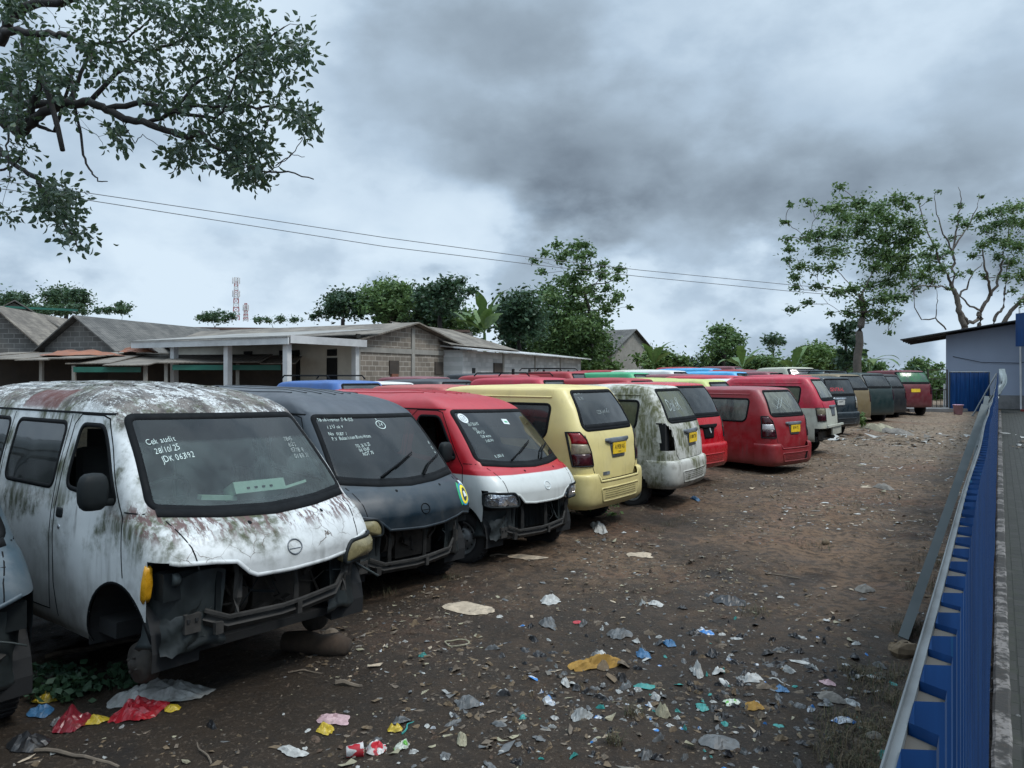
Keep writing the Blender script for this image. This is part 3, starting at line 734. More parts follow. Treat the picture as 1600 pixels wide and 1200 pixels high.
def gable(name,P0,ua,ur,wd,L,ze,za,label,wallm,roofm,over=.35,thick=.06,zbase=None,zel=None,apx=.5):
    """gable wall from P0 along ua (width wd), ridge runs from its apex along ur; local x = ur, local y = ua"""
    ang=math.atan2(ur[1],ur[0]); zb=float(ground_base(P0[0],P0[1])) if zbase is None else zbase
    e=empty(name,(P0[0],P0[1],zb),ang,label,'house')
    s=1 if (ur[0]*ua[1]-ur[1]*ua[0])>0 else -1
    w_=wd*s; ze-=zb; za-=zb; zel=ze if zel is None else zel-zb; am=w_*apx
    mb=MB(); mb.add([(0,0,0),(0,w_,0),(0,w_,zel),(0,am,za-.05),(0,0,ze)],[(0,1,2,3,4)]); mb.add([(0,0,0),(L,0,0),(L,0,ze),(0,0,ze)],[(0,1,2,3)]); mb.add([(0,w_,0),(L,w_,0),(L,w_,zel),(0,w_,zel)],[(0,1,2,3)]); mb.add([(L,0,0),(L,w_,0),(L,w_,zel),(L,am,za-.05),(L,0,ze)],[(0,1,2,3,4)])
    mb.build('wall',wallm,e)
    for (ya,yb,zA,zB) in ((0,am,ze,za),(w_,am,zel,za)):
        d=Vector((0,ya-yb,zA-zB)); d.normalize(); ex=Vector((0,ya,zA))+d*over
        mb=MB(); mb.add([(-over,ex.y,ex.z),(-over,yb,zB),(L+over,yb,zB),(L+over,ex.y,ex.z)]+[(-over,ex.y,ex.z+thick),(-over,yb,zB+thick),(L+over,yb,zB+thick),(L+over,ex.y,ex.z+thick)],[(0,1,2,3),(4,7,6,5),(0,4,5,1),(3,2,6,7),(0,3,7,4)]); mb.build('roof_slope',roofm,e)
    return e,s
# block house with the long verandah
ua=(.47,.883); ur=(-.883,.47)
G0=(-5.9,28.0)
e,s=gable('block_house',G0,ua,ur,7.3,13,3.42,4.22,'bare grey block house with asbestos roof and a white verandah in front','',M['asb']) if False else gable('block_house',G0,ua,ur,7.3,13,3.42,4.25,'bare grey block house with asbestos roof and a white edged verandah',M['block'],M['asb'])
for cc,hh in ((3.65,3.6),(.11,3.2),(7.19,3.0)): mb=MB(); mb.box((-.03,s*cc,hh/2),(.06,.22,hh)); mb.build('cement_pillar',M['mort'],e)
mb=MB(); mb.box((-.022,s*3.65,2.62),(.045,7.1,.20)); mb.build('ring_beam',M['mort'],e)
for yy in (2.35,5.6):
    mb=MB(); mb.box((-.02,s*yy,1.95),(.06,.62,.55)); mb.build('vent_opening',M['wood'],e); 
mb=MB(); mb.box((-.05,s*2.35,1.55),(.08,.42,.28)); mb.build('sill_block',plain('red_brick_sill',(.2,.08,.05),.9),e)
# verandah: in local coords it lies at y from 0 to -4 (towards the camera side)
y4=-4.0*s
mb=MB(); zt=2.98
mb.add([(-.5,y4,zt-.10),(7.5,y4,zt-.10),(7.5,.9*s,zt+.40),(-.5,.9*s,zt+.40),(-.5,y4,zt-.05),(7.5,y4,zt-.05),(7.5,.9*s,zt+.45),(-.5,.9*s,zt+.45)],[(0,1,2,3),(4,7,6,5),(0,4,5,1),(3,2,6,7),(0,3,7,4),(1,5,6,2)])
mb.build('verandah_roof',plain('stained_corrugated_sheet',(.24,.235,.22),.8,0,.3,2.5),e)
mb=MB(); mb.box((3.5,y4+s*.06,zt-.22),(8.0,.05,.22)); mb.box((-.48,y4/2+.1*s,zt-.16),(.05,3.9,.26)); mb.build('fascia',M['sheetw'],e)
for (xx,yy) in ((-.2,y4+.3*s),(2.6,y4+.3*s),(5.4,y4+.3*s),(-.2,-.25*s)):
    mb=MB(); mb.box((xx,yy,1.3),(.20,.20,2.8)); mb.build('column',M['sheetw'],e)
mb=MB(); mb.box((6.5,-.02*s,1.5),(13,.04,3.0)); mb.build('verandah_wall',M['cream'],e)
for xx in (1.1,3.0,3.6,5.6):
    mb=MB(); mb.box((xx,-.06*s,1.55),(.50,.06,1.5)); mb.box((xx,-.06*s,2.50),(.46,.06,.25)); mb.build('window',M['dark'],e)
# white block house to its right: long wall running back, gabled roof over its near half, thin metal roof along the eave
zg=float(ground_base(-2.35,33)); e2=empty('white_block_house',(-2.2,33,zg),math.atan2(.937,.35),'low house of white blocks right of the grey block house','house')
zz_=3.22-zg
M['blockw2']=blockmat('white_block_wall',(.60,.61,.60),(.42,.43,.42),.60,.20,ms=.012,axis='X')
mb=MB(); mb.add([(0,0,0),(20,0,0),(20,0,zz_),(0,0,zz_),(0,5,0),(20,5,0),(20,5,zz_),(0,5,zz_)],[(0,1,2,3),(0,3,7,4),(1,5,6,2),(4,5,6,7)]); mb.build('wall',M['blockw2'],e2)
mb=MB(); mb.add([(-.3,-.6,zz_-.03),(20.6,-.6,zz_-.03),(20.6,2.6,zz_+.35),(-.3,2.6,zz_+.35),(-.3,-.6,zz_+.03),(20.6,-.6,zz_+.03),(20.6,2.6,zz_+.41),(-.3,2.6,zz_+.41)],[(0,1,2,3),(4,7,6,5),(0,4,5,1),(0,3,7,4)]); mb.build('eave_roof',M['sheetw'],e2)
mb=MB(); mb.add([(-.5,.3,zz_+.15),(8.4,.3,zz_+.15),(6.2,3.4,zz_+1.25),(-.5,3.4,zz_+1.25),(-.5,6.4,zz_+.1),(8.4,6.4,zz_+.1)],[(0,1,2,3),(3,2,5,4)]); mb.add([(-.5,.3,zz_+.22),(8.4,.3,zz_+.22),(6.2,3.4,zz_+1.32),(-.5,3.4,zz_+1.32)],[(0,1,2,3)]); mb.build('roof_slope',M['asb'],e2)
for k in range(7):
    mb=MB(); mb.box((1.2+k*2.6,-.02,1.75),(.30,.06,.35)); mb.build('vent_opening',M['dark'],e2)
for xx in (5.0,10,15):
    mb=MB(); mb.box((xx,-.015,zz_/2),(.2,.05,zz_-.05)); mb.build('pillar',M['mort'],e2)
mb=MB(); mb.box((4.2,-.03,1.1),(1.1,.08,2.2)); mb.build('door',M['wood'],e2)
# far grey gable
e3,s3=gable('plastered_house',(8.35,62.0),(.66,.75),(-.75,.66),6.6,5,4.1,6.05,'small grey plastered gable house among the trees',M['mort'],M['asbd'])
# cluster at far left
e4,s4=gable('gable_house',(-23.6,31.0),(.90,.43),(-.2,.98),3.6,8,3.3,5.0,'leftmost of the two block gabled houses with patched pale walls',M['blockg'],M['asb'])
e5,s5=gable('gable_house',(-19.2,30.5),(.86,.5),(.22,.975),3.4,9,3.2,4.45,'gabled house with dark brick under a long low asbestos roof',M['blockg'],M['asbd'])
e6,s6=gable('long_house',(-17.0,37.5),(-.10,.995),(.985,.17),5.0,15,3.35,4.55,'long low house behind the gables with a brown tiled ridge',M['cream'],M['asbd'])
mb=MB(); mb.box((7.5,s6*2.5,1.0*0+4.55-float(ground_base(-17,37.5))+.06),(15.4,.5,.14)); mb.build('ridge_cap',M['ridge'],e6)
e7,s7=gable('tin_roof_house',(-25.5,34.0),(.8,.6),(-.6,.8),4.5,8,4.1,5.6,'house at the left edge with a green trimmed roof edge',M['mort'],M['asbd'])
mb=MB(); mb.box((-.30,s7*2.25,5.3-.5),(.05,5.2,.10),Matrix.Rotation(0,3,'X')); mb.build('roof_trim',M['greenf'],e7)
# row of sheds in front of them
def shed(A,B,zf,zb,dep,label,fm,seed):
    A=Vector((*A,0));B=Vector((*B,0)); d=(B-A);L=d.length; ang=math.atan2(d.y,d.x); g=float(ground_base(A.x,A.y))
    e=empty('market_shed',(A.x,A.y,g),ang,label,'shed'); zf-=g;zb-=g; rnd=random.Random(seed)
    mb=MB(); n=max(2,int(L/1.0))
    for k in range(n):
        x0=L*k/n-.04;x1=L*(k+1)/n+.04; o=rnd.uniform(-.02,.05); q=rnd.uniform(-.25,.15)
        mb.add([(x0,-.3+q,zf+o),(x1,-.3+q,zf+o+.01),(x1,dep,zb+o+.01),(x0,dep,zb+o)]+[(x0,-.3+q,zf+o+.035),(x1,-.3+q,zf+o+.045),(x1,dep,zb+o+.045),(x0,dep,zb+o+.035)],[(0,1,2,3),(4,7,6,5),(0,4,5,1),(3,2,6,7),(0,3,7,4),(1,5,6,2)])
    mb.build('roof',M['asb'],e)
    if fm: mb=MB(); mb.box((L/2,-.25,zf-.14),(L*.8,.04,.18)); mb.build('fascia',fm,e)
    mb=MB()
    for k in range(int(L/2.4)+1):
        m_=MB(); m_.box((min(.2+k*2.4,L-.1),-.05,zf/2),(.11,.11,zf)); m_.build('post',M['mort'],e)
    mb=MB(); mb.box((L/2,dep-.1,zb/2),(L,.06,zb)); mb.build('back_wall',M['wood'],e)
    return e,L
shed((-21.5,26.5),(-14.9,26.0),2.60,2.95,3.5,'low open shed with a ragged sheet roof at the left edge',None,1)
shed((-15.4,25.8),(-12.6,26.0),2.42,2.85,3.0,'open shed with a green fascia board below its roof',M['greenf'],2)
shed((-12.4,26.2),(-7.9,27.0),2.50,2.85,2.5,'open shed with a short green fascia next to the verandah',M['greenf'],3)
crumple('tarpaulin',at(125,556,27.5),3.0,1.4,.22,M['orange'],'torn orange tarpaulin lying on the shed roof','tarpaulin',seed=4,drop=False)
crumple('tarpaulin',at(215,551,28.5),1.6,1.0,.25,M['orange'],'small brown orange tarpaulin on the roof beside the verandah','tarpaulin',seed=9,drop=False)
# ---------------------------------------------------------------- telecom towers and wires
M['towred']=plain('red_tower_paint',(.34,.07,.07),.6); M['towwht']=plain('white_tower_paint',(.5,.5,.5),.6)
def tower(px,ytop,ybase,Z,wd,label,bands):
    b=at(px,ybase,Z); top=at(px,ytop,Z); H=top.z-b.z; e=empty('telecom_tower',b,.4,label,'tower')
    n=10
    for k in range(n):
        z0=H*k/n;z1=H*(k+1)/n; w0=wd*(1-.55*k/n)/2;w1=wd*(1-.55*(k+1)/n)/2; mb=MB()
        for i in range(4):
            a=[(-1,-1),(1,-1),(1,1),(-1,1)][i];c=[(1,-1),(1,1),(-1,1),(-1,-1)][i]
            mb.tube([(a[0]*w0,a[1]*w0,z0),(a[0]*w1,a[1]*w1,z1)],.09,4); mb.tube([(a[0]*w0,a[1]*w0,z0),(c[0]*w1,c[1]*w1,z1)],.05,4); mb.tube([(a[0]*w1,a[1]*w1,z1),(c[0]*w1,c[1]*w1,z1)],.05,4)
        mb.build('mast_section',M['towred'] if (k%2==0)==bands else M['towwht'],e)
    for zz in ((.62,.93) if H>8 else (.75,)):
        for i in range(6):
            th=i*1.047; mb=MB(); mb.box((math.cos(th)*wd*.55,math.sin(th)*wd*.55,H*zz),(.22,.22,1.6)); mb.build('antenna',M['towwht'],e)
tower(369,434,500,190,1.5,'red and white lattice telecom tower on the skyline',True)
tower(384,474,502,200,1.2,'short telecom mast right of the taller red and white tower',False)
M['wire']=plain('cable_grey',(.10,.105,.11),.6)
def wire(pts,label):
    P=[at(*p) for p in pts]; Q=[]
    for i in range(len(P)-1):
        for k in range(8): 
            t=k/8; Q.append(P[i].lerp(P[i+1],t))
    Q.append(P[-1]); mb=MB(); o=Q[0].copy(); mb.tube([q-o for q in Q],.014,4); ob=mb.build('overhead_wire',M['wire']); ob.location=o; tag(ob,label,'wire')
wire([(-150,262,24),(120,299,26),(350,333,28),(600,371,30.5),(830,402,33),(1000,422,35),(1235,445,38),(1330,453,40)],'upper of the two thin overhead wires crossing the sky')
wire([(-150,276,24),(120,310,26),(350,346,28),(600,385,30.5),(830,413,33),(1000,432,35),(1235,455,38),(1330,463,40)],'lower of the two thin overhead wires crossing the sky')
# ---------------------------------------------------------------- vans seen from the front
FRONT_ROWS=[
(.24,.77,.24,.15,.13,.18,.18,.24,3.90,.03,.03),(.34,.81,.34,.09,.13,.18,.18,.34,3.96,.03,.03),
(.60,.825,.60,.04,.14,.18,.20,.60,3.97,.04,.03),(.82,.83,.80,.03,.14,.18,.22,.80,3.96,.05,.03),
(.96,.825,.93,.09,.14,.18,.22,.95,3.94,.05,.03),(1.05,.818,1.02,.18,.15,.16,.20,1.05,3.93,.05,.03),
(1.12,.808,1.075,.27,.15,.14,.18,1.12,3.93,.05,.03),(1.30,.78,1.27,.46,.13,.13,.16,1.30,3.91,.05,.02),
(1.50,.735,1.48,.67,.11,.12,.14,1.50,3.88,.05,.01),(1.645,.70,1.655,.86,.10,.12,.14,1.655,3.86,.05,0),
(1.70,.68,1.715,.94,.10,.12,.14,1.715,3.84,.05,0),(1.775,.62,1.79,1.12,.09,.14,.16,1.78,3.78,.05,0),
(1.83,.50,1.85,1.42,.06,.14,.16,1.84,3.66,.04,0),(1.875,.33,1.885,1.80,.04,.10,.12,1.88,3.5,.03,0),
(1.895,.14,1.90,2.15,.02,.05,.06,1.895,3.2,.02,0)]
WS=[(-.715,1.135),(-.4,1.10),(0,1.085),(.4,1.10),(.715,1.135),(.63,1.66),(-.63,1.66)]
DW=[(-.70,1.14),(-1.40,1.19),(-1.385,1.60),(-1.06,1.60)]
SW1=[(-1.60,1.17),(-2.42,1.17),(-2.42,1.605),(-1.60,1.605)]
SW2=[(-2.56,1.17),(-3.55,1.17),(-3.48,1.605),(-2.56,1.605)]
def mirror(P): return [(-p[0],p[1]) for p in P]
def stroke_ring(S,mb,a,P,wd,off,**k): return S.strip(mb,a,P,wd,off,**k)
def wheel(parent,x,y,z,r=.29,rimr=.18,wd=.17,side=-1,name='wheel',tyre=True,steer=0):
    e=bpy.data.objects.new(name,None); COL.objects.link(e); e.parent=parent; e.location=(x,y,z); e.rotation_euler=(0,0,steer)
    s=side
    if tyre:
        b=MB(); h=wd/2
        b.lathe([(rimr,-h*.8),(rimr+.02,-h*.95),(r-.05,-h),(r-.012,-h*.85),(r,-h*.6),(r,h*.6),(r-.012,h*.85),(r-.05,h),(rimr+.02,h*.95),(rimr,h*.8)],n=36)
        for k in range(36):
            th=2*math.pi*k/36; 
            b.box((0,(r)*math.cos(th),(r)*math.sin(th)),(wd*.75,.028,.012),Matrix.Rotation(th-math.pi/2,3,'X'))
        b.build('tyre',M['tyre'],e,True)
    b=MB(); o=s*wd*.36
    b.lathe([(rimr+.005,o+s*.028),(rimr-.012,o+s*.03),(rimr-.02,o),(rimr-.035,o-s*.03),(.115,o-s*.02),(.10,o+s*.012),(.06,o+s*.012),(.05,o+s*.03),(.0,o+s*.035)],n=32)
    b.build('rim',M['rim'],e,True)
    b=MB()
    for k in range(12):
        th=2*math.pi*k/12; b.lathe([(.0,o+s*.002),(.011,o+s*.002)],c=(s*-.012,.135*math.cos(th),.135*math.sin(th)),n=8)
    for k in range(4):
        th=2*math.pi*k/4+.3; b.lathe([(0,o+s*.028),(.009,o+s*.028),(.009,o)],c=(0,.08*math.cos(th),.08*math.sin(th)),n=6)
    b.build('rim_holes',M['dark'],e)
    return e
def front_van(name,loc,yaw,mat,o):
    root=empty(name,loc,yaw,o['label'],'van',o.get('group'),rx=o.get('pitch',0),ry=o.get('roll',0))
    V,Fq=shell(FRONT_ROWS,o.get('res',.02),(24,12,150))
    S=Surf(V,Fq); C=V[Fq].mean(1); x,y,z=C[:,0],C[:,1],C[:,2]
    Nn=np.cross(V[Fq[:,2]]-V[Fq[:,0]],V[Fq[:,3]]-V[Fq[:,1]]); Nn/=np.linalg.norm(Nn,axis=1)[:,None]+1e-9
    if Nn[(abs(z-.7)<.05)&(x>.7),0].mean()<0: Nn*=-1; 
    ws=pip(x,z,rpoly(WS,.05))&(y<1.3)&(Nn[:,1]<-.05)
    dwl=pip(-y,z,rpoly(DW,.07))&(x<0)&(y>.5); dwr=pip(-y,z,rpoly(DW,.07))&(x>0)&(y>.5)
    s1=pip(-y,z,rpoly(SW1,.07))&(abs(x)>.4); s2=pip(-y,z,rpoly(SW2,.07))&(abs(x)>.4)
    rw=pip(x,z,rpoly([(-.6,1.15),(.6,1.15),(.55,1.6),(-.55,1.6)],.06))&(y>3.6)
    ax=.64; ar=.375; az=.30
    hole=((y-ax)**2+(z-az)**2<ar**2)&(abs(x)>.45)&(y>.2)
    hole|=((y-3.28)**2+(z-az)**2<.36**2)&(abs(x)>.45)
    he=np.interp(x,[p[0] for p in o['hood']],[p[1] for p in o['hood']])
    fend=o.get('fend',.30)
    hole|=(z<he)&(y<fend)&(y<1)
    hole|=(z<.50)&(y<.45)
    body=~(ws|dwl|dwr|s1|s2|rw|hole)
    bo=submesh('body',V,Fq[body],mat,root)
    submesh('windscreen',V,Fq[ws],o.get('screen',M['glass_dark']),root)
    g=submesh('side_window',V,Fq[s1&(x<0)],o.get('sideglass',M['glass']),root); submesh('side_window',V,Fq[s2&(x<0)],M['glass'],root)
    submesh('side_window',V,Fq[s1&(x>0)],M['glass'],root); submesh('side_window',V,Fq[s2&(x>0)],M['glass'],root)
    submesh('rear_window',V,Fq[rw],M['glass'],root)
    # seals
    mb=MB(); S.strip(mb,0,rpoly(WS,.05),.040,.002); mb.build('windscreen_seal',M['rubber'],root,True)
    mb=MB(); S.strip(mb,0,[(-.70,1.105),(-.35,1.075),(0,1.062),(.35,1.075),(.70,1.105)],.045,.004,closed=False); mb.build('cowl_panel',M['rubber'],root,True)
    for a,P in ((90,DW),(90,SW1),(90,SW2)):
        mb=MB(); PP=rpoly([(p[0],p[1]) for p in P],.07); S.strip(mb,a,PP,.030,.003); mb.build('window_seal',M['rubber'],root,True)
        mb=MB(); S.strip(mb,-a,mirror(PP),.030,.003); mb.build('window_seal',M['rubber'],root,True)
    # edge lips: wheel arches, hood edge
    mb=MB()
    for a,sg in ((90,-1),(-90,1)):
        for cx in (ax,3.28):
            P=[(sg*(cx+ar*math.cos(t)*(1 if cx<2 else .96)),az+ar*math.sin(t)*(1 if cx<2 else .96)) for t in np.linspace(-.15 if cx<2 else 0,math.pi*(.93 if cx<2 else 1),22)]
            mb=MB(); S.strip(mb,a,P,.018,.001,closed=False,step=.02); mb.build('wheel_arch_lip',M['rubber'],root,True)
    mb=MB(); hp=[p for p in o['hood'] if abs(p[0])<.80]
    S.strip(mb,0,hp,.024,.003,closed=False,step=.02)
    mb.build('hood_edge',mat,root,True)
    # panel gaps
    mb=MB()
    hx=o.get('hoodx',.60)
    for sg in (-1,1):
        S.strip(mb,0,[(sg*(hx),o.get('hoodz',.80)),(sg*(hx+.015),.92),(sg*(hx+.07),1.06)],.008,.0015,closed=False)
        a=90 if sg<0 else -90; q=lambda P:[(p[0]*(-sg),p[1]) for p in P]
        S.strip(mb,a,q([(-.56,.72),(-.60,1.06),(-.66,1.13),(-1.02,1.645),(-1.10,1.665),(-1.42,1.665),(-1.49,1.60),(-1.51,.95),(-1.50,.55),(-1.44,.33)]),.009,.0015,closed=False)
        S.strip(mb,a,q([(-1.56,1.66),(-1.56,.36),(-2.50,.36),(-2.52,1.66)]),.008,.0015,closed=False)
        S.strip(mb,a,q([(-.45,1.10),(-.60,1.10)]),.008,.0015,closed=False)
        S.strip(mb,a,q([(-1.0,1.675),(-3.75,1.675)]),.014,.003,closed=False)
    mb.build('panel_gaps',M['rubber'],root)
    # roof ribs
    mb=MB()
    for xx in (-.42,-.28,-.14,0,.14,.28,.42): S.strip(mb,'top',[(xx,1.45+abs(xx)*.4),(xx,3.4)],.03,.006,closed=False)
    mb.build('roof_ribs',mat,root,True)
    # door handle, fuel flap, mirror
    mb=MB(); S.decal(mb,90,rpoly([(-1.38,.985),(-1.475,.985),(-1.475,1.05),(-1.38,1.05)],.02),.004,3,bulge=.004); mb.build('door_handle',M['plastic'],root,True)
    mb=MB(); S.decal(mb,90,[( -1.42+.014*math.cos(t),.925+.014*math.sin(t)) for t in np.linspace(0,6.0,10)],.004,2); mb.build('door_lock',M['chrome'],root,True)
    if o.get('mirror',True):
        mb=MB(); h,n=S.hit(90,-.74,1.20)
        c=h+Vector((-.12,.02,.02))
        VV=[];FF=[]
        nn=10;mm=8
        for i in range(mm+1):
            ph=-math.pi/2+math.pi*i/mm
            for k in range(nn*2):
                th=math.pi*k/nn
                sx=lambda q,e:math.copysign(abs(q)**e,q)
                VV.append((c.x+.085*sx(math.cos(ph),.6)*sx(math.cos(th),.6),c.y+.055*sx(math.cos(ph),.6)*sx(math.sin(th),.7),c.z+.115*sx(math.sin(ph),.7)))
        for i in range(mm):
            for k in range(nn*2): FF.append((i*nn*2+k,i*nn*2+(k+1)%(nn*2),(i+1)*nn*2+(k+1)%(nn*2),(i+1)*nn*2+k))
        mb.add(VV,FF); mb.tube([h+Vector((.02,0,-.05)),c+Vector((.03,0,-.07)),c],.025,6)
        mb.build('door_mirror',M['plastic'],root,True)
    # underbody, wheel wells, interior
    mb=MB(); mb.box((0,2.35,.34),(1.46,3.1,.10)); mb.box((0,.62,.62),(.86,.5,.5))
    for sg in (-1,1):
        for cx in (ax,3.28):
            P=[(sg*.50,cx+(ar+.02)*math.cos(t),az+(ar+.02)*math.sin(t)) for t in np.linspace(-.2,math.pi+.2,14)]
            Q=[(sg*.79,p[1],p[2]) for p in P]; n=len(P)
            mb.add(P+Q+[(sg*.50,cx,az)],[(i,i+1,n+i+1,n+i) for i in range(n-1)]+[(i,i+1,2*n) for i in range(n-1)])
    mb.build('underbody',M['dark'],root)
    mb=MB(); mb.box((0,2.4,.62),(1.50,2.9,.08)); 
    mb.box((0,.72,.98),(1.30,.34,.14),Matrix.Rotation(-.15,3,'X')); mb.box((0,.60,1.04),(1.2,.25,.05))
    mb.build('dashboard',M['plastic'],root)
    for sx in (-.37,.37):
        s=MB(); s.box((sx,1.42,.78),(.50,.46,.16)); s.box((sx,1.68,1.12),(.48,.13,.60),Matrix.Rotation(-.18,3,'X'),taper=.85); s.box((sx,1.76,1.47),(.25,.09,.15)); s.build('seat',M['seat'],root)
    s=MB(); s.box((0,2.75,.95),(1.3,.14,.62)); s.box((0,2.5,.78),(1.3,.45,.16)); s.build('seat',M['seat'],root)
    mb=MB(); c=Vector((-.36,.98,1.10)); Mx=Matrix.Rotation(-.95,3,'X')
    mb.tube([c+Mx@Vector((.185*math.cos(t),.185*math.sin(t),0)) for t in np.linspace(0,2*math.pi,25)],.014,6,cap=False)
    mb.tube([c+Mx@Vector((-.18,0,0)),c+Mx@Vector((0,0,-.03)),c+Mx@Vector((.18,0,0))],.015,6); mb.tube([c,c+Vector((0,-.3,-.25))],.025,6)
    mb.build('steering_wheel',M['plastic'],root,True)
    # stripped nose: radiator support, lower cross member, struts, cavity walls
    rnd=random.Random(o.get('seed',1))
    mb=MB(); mb.box((0,.46,.62),(1.36,.04,.70)); mb.box((0,.36,.98),(1.30,.24,.03)); mb.box((0,.40,.30),(1.2,.3,.05)); mb.build('engine_bay_wall',M['dark'],root)
    mb=MB()
    zb=o.get('beamz',.36)
    P=[(-.66,.27,zb+.05),(-.52,.20,zb+.02),(-.40,.13,zb-.03),(-.05,.085,zb-.03),(.10,.085,zb-.02),(.40,.12,zb+.0),(.52,.17,zb+.10),(.64,.25,zb+.13)]
    mb.tube(P,[.022,.025,.028,.025,.025,.028,.024,.02],4,flat=1.3); mb.tube([(p[0],p[1]-.028,p[2]+.055) for p in P[1:-1]],.015,5)
    mb.box((-.60,.17,zb+.02),(.10,.03,.11)); mb.box((-.46,.12,zb-.03),(.05,.03,.07)); mb.box((.07,.065,zb-.01),(.035,.04,.08)); mb.box((.55,.17,zb+.14),(.06,.03,.11))
    for bx in (-.63,-.58): mb.box((bx,.152,zb+.04),(.018,.01,.02),m=1)
    mb.build('cross_member',[M['rustbar'],M['dark']],root)
    mb=MB()
    for sx,lean in o.get('struts',[(-.33,.03),(.10,-.01),(.50,.05)]):
        P=[(sx+lean,.22,.86),(sx+lean*.6,.15,.72),(sx,.13,.58),(sx-.01,.12,zb)]
        mb=MB(); mb.tube(P,[.03,.024,.026,.032],4,flat=.55); mb.build('radiator_strut',M['rustbar'],root)
    mb=MB()
    if o.get('radiator'):
        for k in range(22): mb.box((-.24+k*.026,.235,.60),(.012,.03,.44))
        mb.box((.03,.27,.60),(.62,.04,.48)); mb.build('radiator',M['plastic'],root)
    else:
        for k in range(5):
            a_=Vector((rnd.uniform(-.5,.5),.3,rnd.uniform(.5,.75))); b_=a_+Vector((rnd.uniform(-.25,.25),-.08,rnd.uniform(-.25,.1)))
            mb.tube([a_,(a_+b_)/2+Vector((0,0,-.06)),b_],rnd.uniform(.006,.014),5)
        mb.box((.12,.36,.52),(.46,.12,.34)); mb.lathe([(.0,.1),(.12,.1),(.12,.0),(.0,.0)],(-.3,.33,.55),'X',16)
        for k in range(9):
            x_=rnd.uniform(-.55,.55); z_=rnd.uniform(.42,.80); mb.box((x_,rnd.uniform(.22,.40),z_),(rnd.uniform(.04,.14),.05,rnd.uniform(.03,.10)),Matrix.Rotation(rnd.uniform(-.6,.6),3,'Y'))
        mb.build('engine_bay_parts',M['rustdark'],root)
    for k in range(7):
        x_=rnd.uniform(-.72,.6); P=[(x_,.24,rnd.uniform(.7,.84))]
        for q in range(5): P.append((P[-1][0]+rnd.uniform(-.12,.14),.24-.03*q*rnd.random(),P[-1][2]-rnd.uniform(.0,.11)))
        mb=MB(); mb.tube(P,rnd.uniform(.004,.010),5); mb.build('loose_hose',M['plastic'] if k%2 else M['galvdark'],root,True)
    mb=MB(); VV=[];FF=[]
    for i in range(13):
        for j in range(6):
            a_=i/12; VV.append((-.76+.30*a_,.22-.05*math.sin(a_*3)+.015*math.sin(j*1.9+i*.7),.56-.042*j-.04*math.sin(a_*4+1)+.01*math.sin(i*2.3)))
    for i in range(12):
        for j in range(5): q=i*6+j; FF.append((q,q+1,q+7,q+6))
    mb.add(VV,FF); mb.build('torn_splash_panel',M['liner'],root,True)
    mb=MB(); mb.lathe([(0,0),(.035,0),(.04,.03),(.02,.05),(0,.05)],(-.70,.22,.74),'X',14); mb.build('lamp_socket',M['galvdark'],root,True)
    # inner fender liners: curved shells under the lamps
    for sg in (-1,1):
        mb=MB(); n=12; VV=[];FF=[]
        rows=[(.76,.0),(.66,.02),(.52,.06),(.40,.04),(.345,-.01),(.33,-.02),(.31,.03)]
        for (zz,ins) in rows:
            for k in range(n+1):
                t=k/n; xx=.40+.40*math.sin(t*math.pi/2)-.01; yy=.16+.27*(1-math.cos(t*math.pi/2))
                cx=.56;cy=.32; VV.append((sg*(xx-(xx-cx)*ins*2),yy+(cy-yy)*ins*2+.012*math.sin(k*2.1+zz*9),zz+.02*math.sin(k*.8)))
        for i in range(len(rows)-1):
            for k in range(n): FF.append((i*(n+1)+k,i*(n+1)+k+1,(i+1)*(n+1)+k+1,(i+1)*(n+1)+k))
        mb.add(VV,FF); mb.build('fender_liner',M['liner'],root,True)
        mb=MB(); mb.box((sg*.60,.27,.70),(.30,.10,.16)); mb.box((sg*.43,.22,.62),(.04,.10,.34)); mb.build('lamp_bracket',M['plastic'],root)
    # headlamps
    HL=rpoly([(-.515,.80),(-.805,.815),(-.80,.665),(-.46,.655),(-.465,.73)],.03)
    def lamp(sg,m_,bul=.012,dz=0,off=.004,dx=0):
        P=[(p[0]*(-sg)+dx,p[1]+dz) for p in HL]
        e=bpy.data.objects.new('headlight',None); COL.objects.link(e); e.parent=root
        # P drawn on an angled frame that wraps round the corner
        a=32*(-sg); 
        d_,U,W=S.fr(a)
        PP=[]
        for (px_,pz_) in P:
            h,_=S.hit(0,px_,pz_); PP.append((h.dot(U),pz_))
        mb=MB(); S.strip(mb,a,PP,.022,off+.012); mb.build('lamp_rim',M['plastic'],e,True)
        mb=MB(); S.decal(mb,a,PP,off,6,bulge=bul,skirt=-.06); mb.build('lens',m_,e,True)
    for sg in (-1,1):
        m_=o['lamps'][0 if sg<0 else 1]
        if m_: lamp(sg,m_,.05 if m_ is M['yellowed'] else .012)
    if o.get('amber'):
        mb=MB(); S.decal(mb,90,[(-.315+u_*.7,v_) for u_,v_ in [(.02,.83),(.05,.815),(.055,.72),(.03,.64),(.0,.61),(-.035,.63),(-.02,.72)]],.008,3,bulge=.012,skirt=-.03,step=.02); mb.build('indicator',M['amber'],root,True)
    # badge
    bx=o.get('badge')
    if bx:
        mb=MB(); P=[(.02+.052*math.cos(t),.845+.044*math.sin(t)) for t in np.linspace(0,2*math.pi,25)[:-1]]
        S.strip(mb,0,P,.007,.005)
        S.strip(mb,0,[(-.02,.835),(.06,.835)],.005,.003,closed=False)
        mb.build('hood_badge',bx,root,True)
    mb=MB()
    for (u_,v_) in ((-.22,1.015),(.36,1.02)): S.decal(mb,0,[(u_+.013*math.cos(t),v_+.010*math.sin(t)) for t in np.linspace(0,5.6,8)],.002,2)
    mb.build('washer_nozzle',M['rubber'],root)
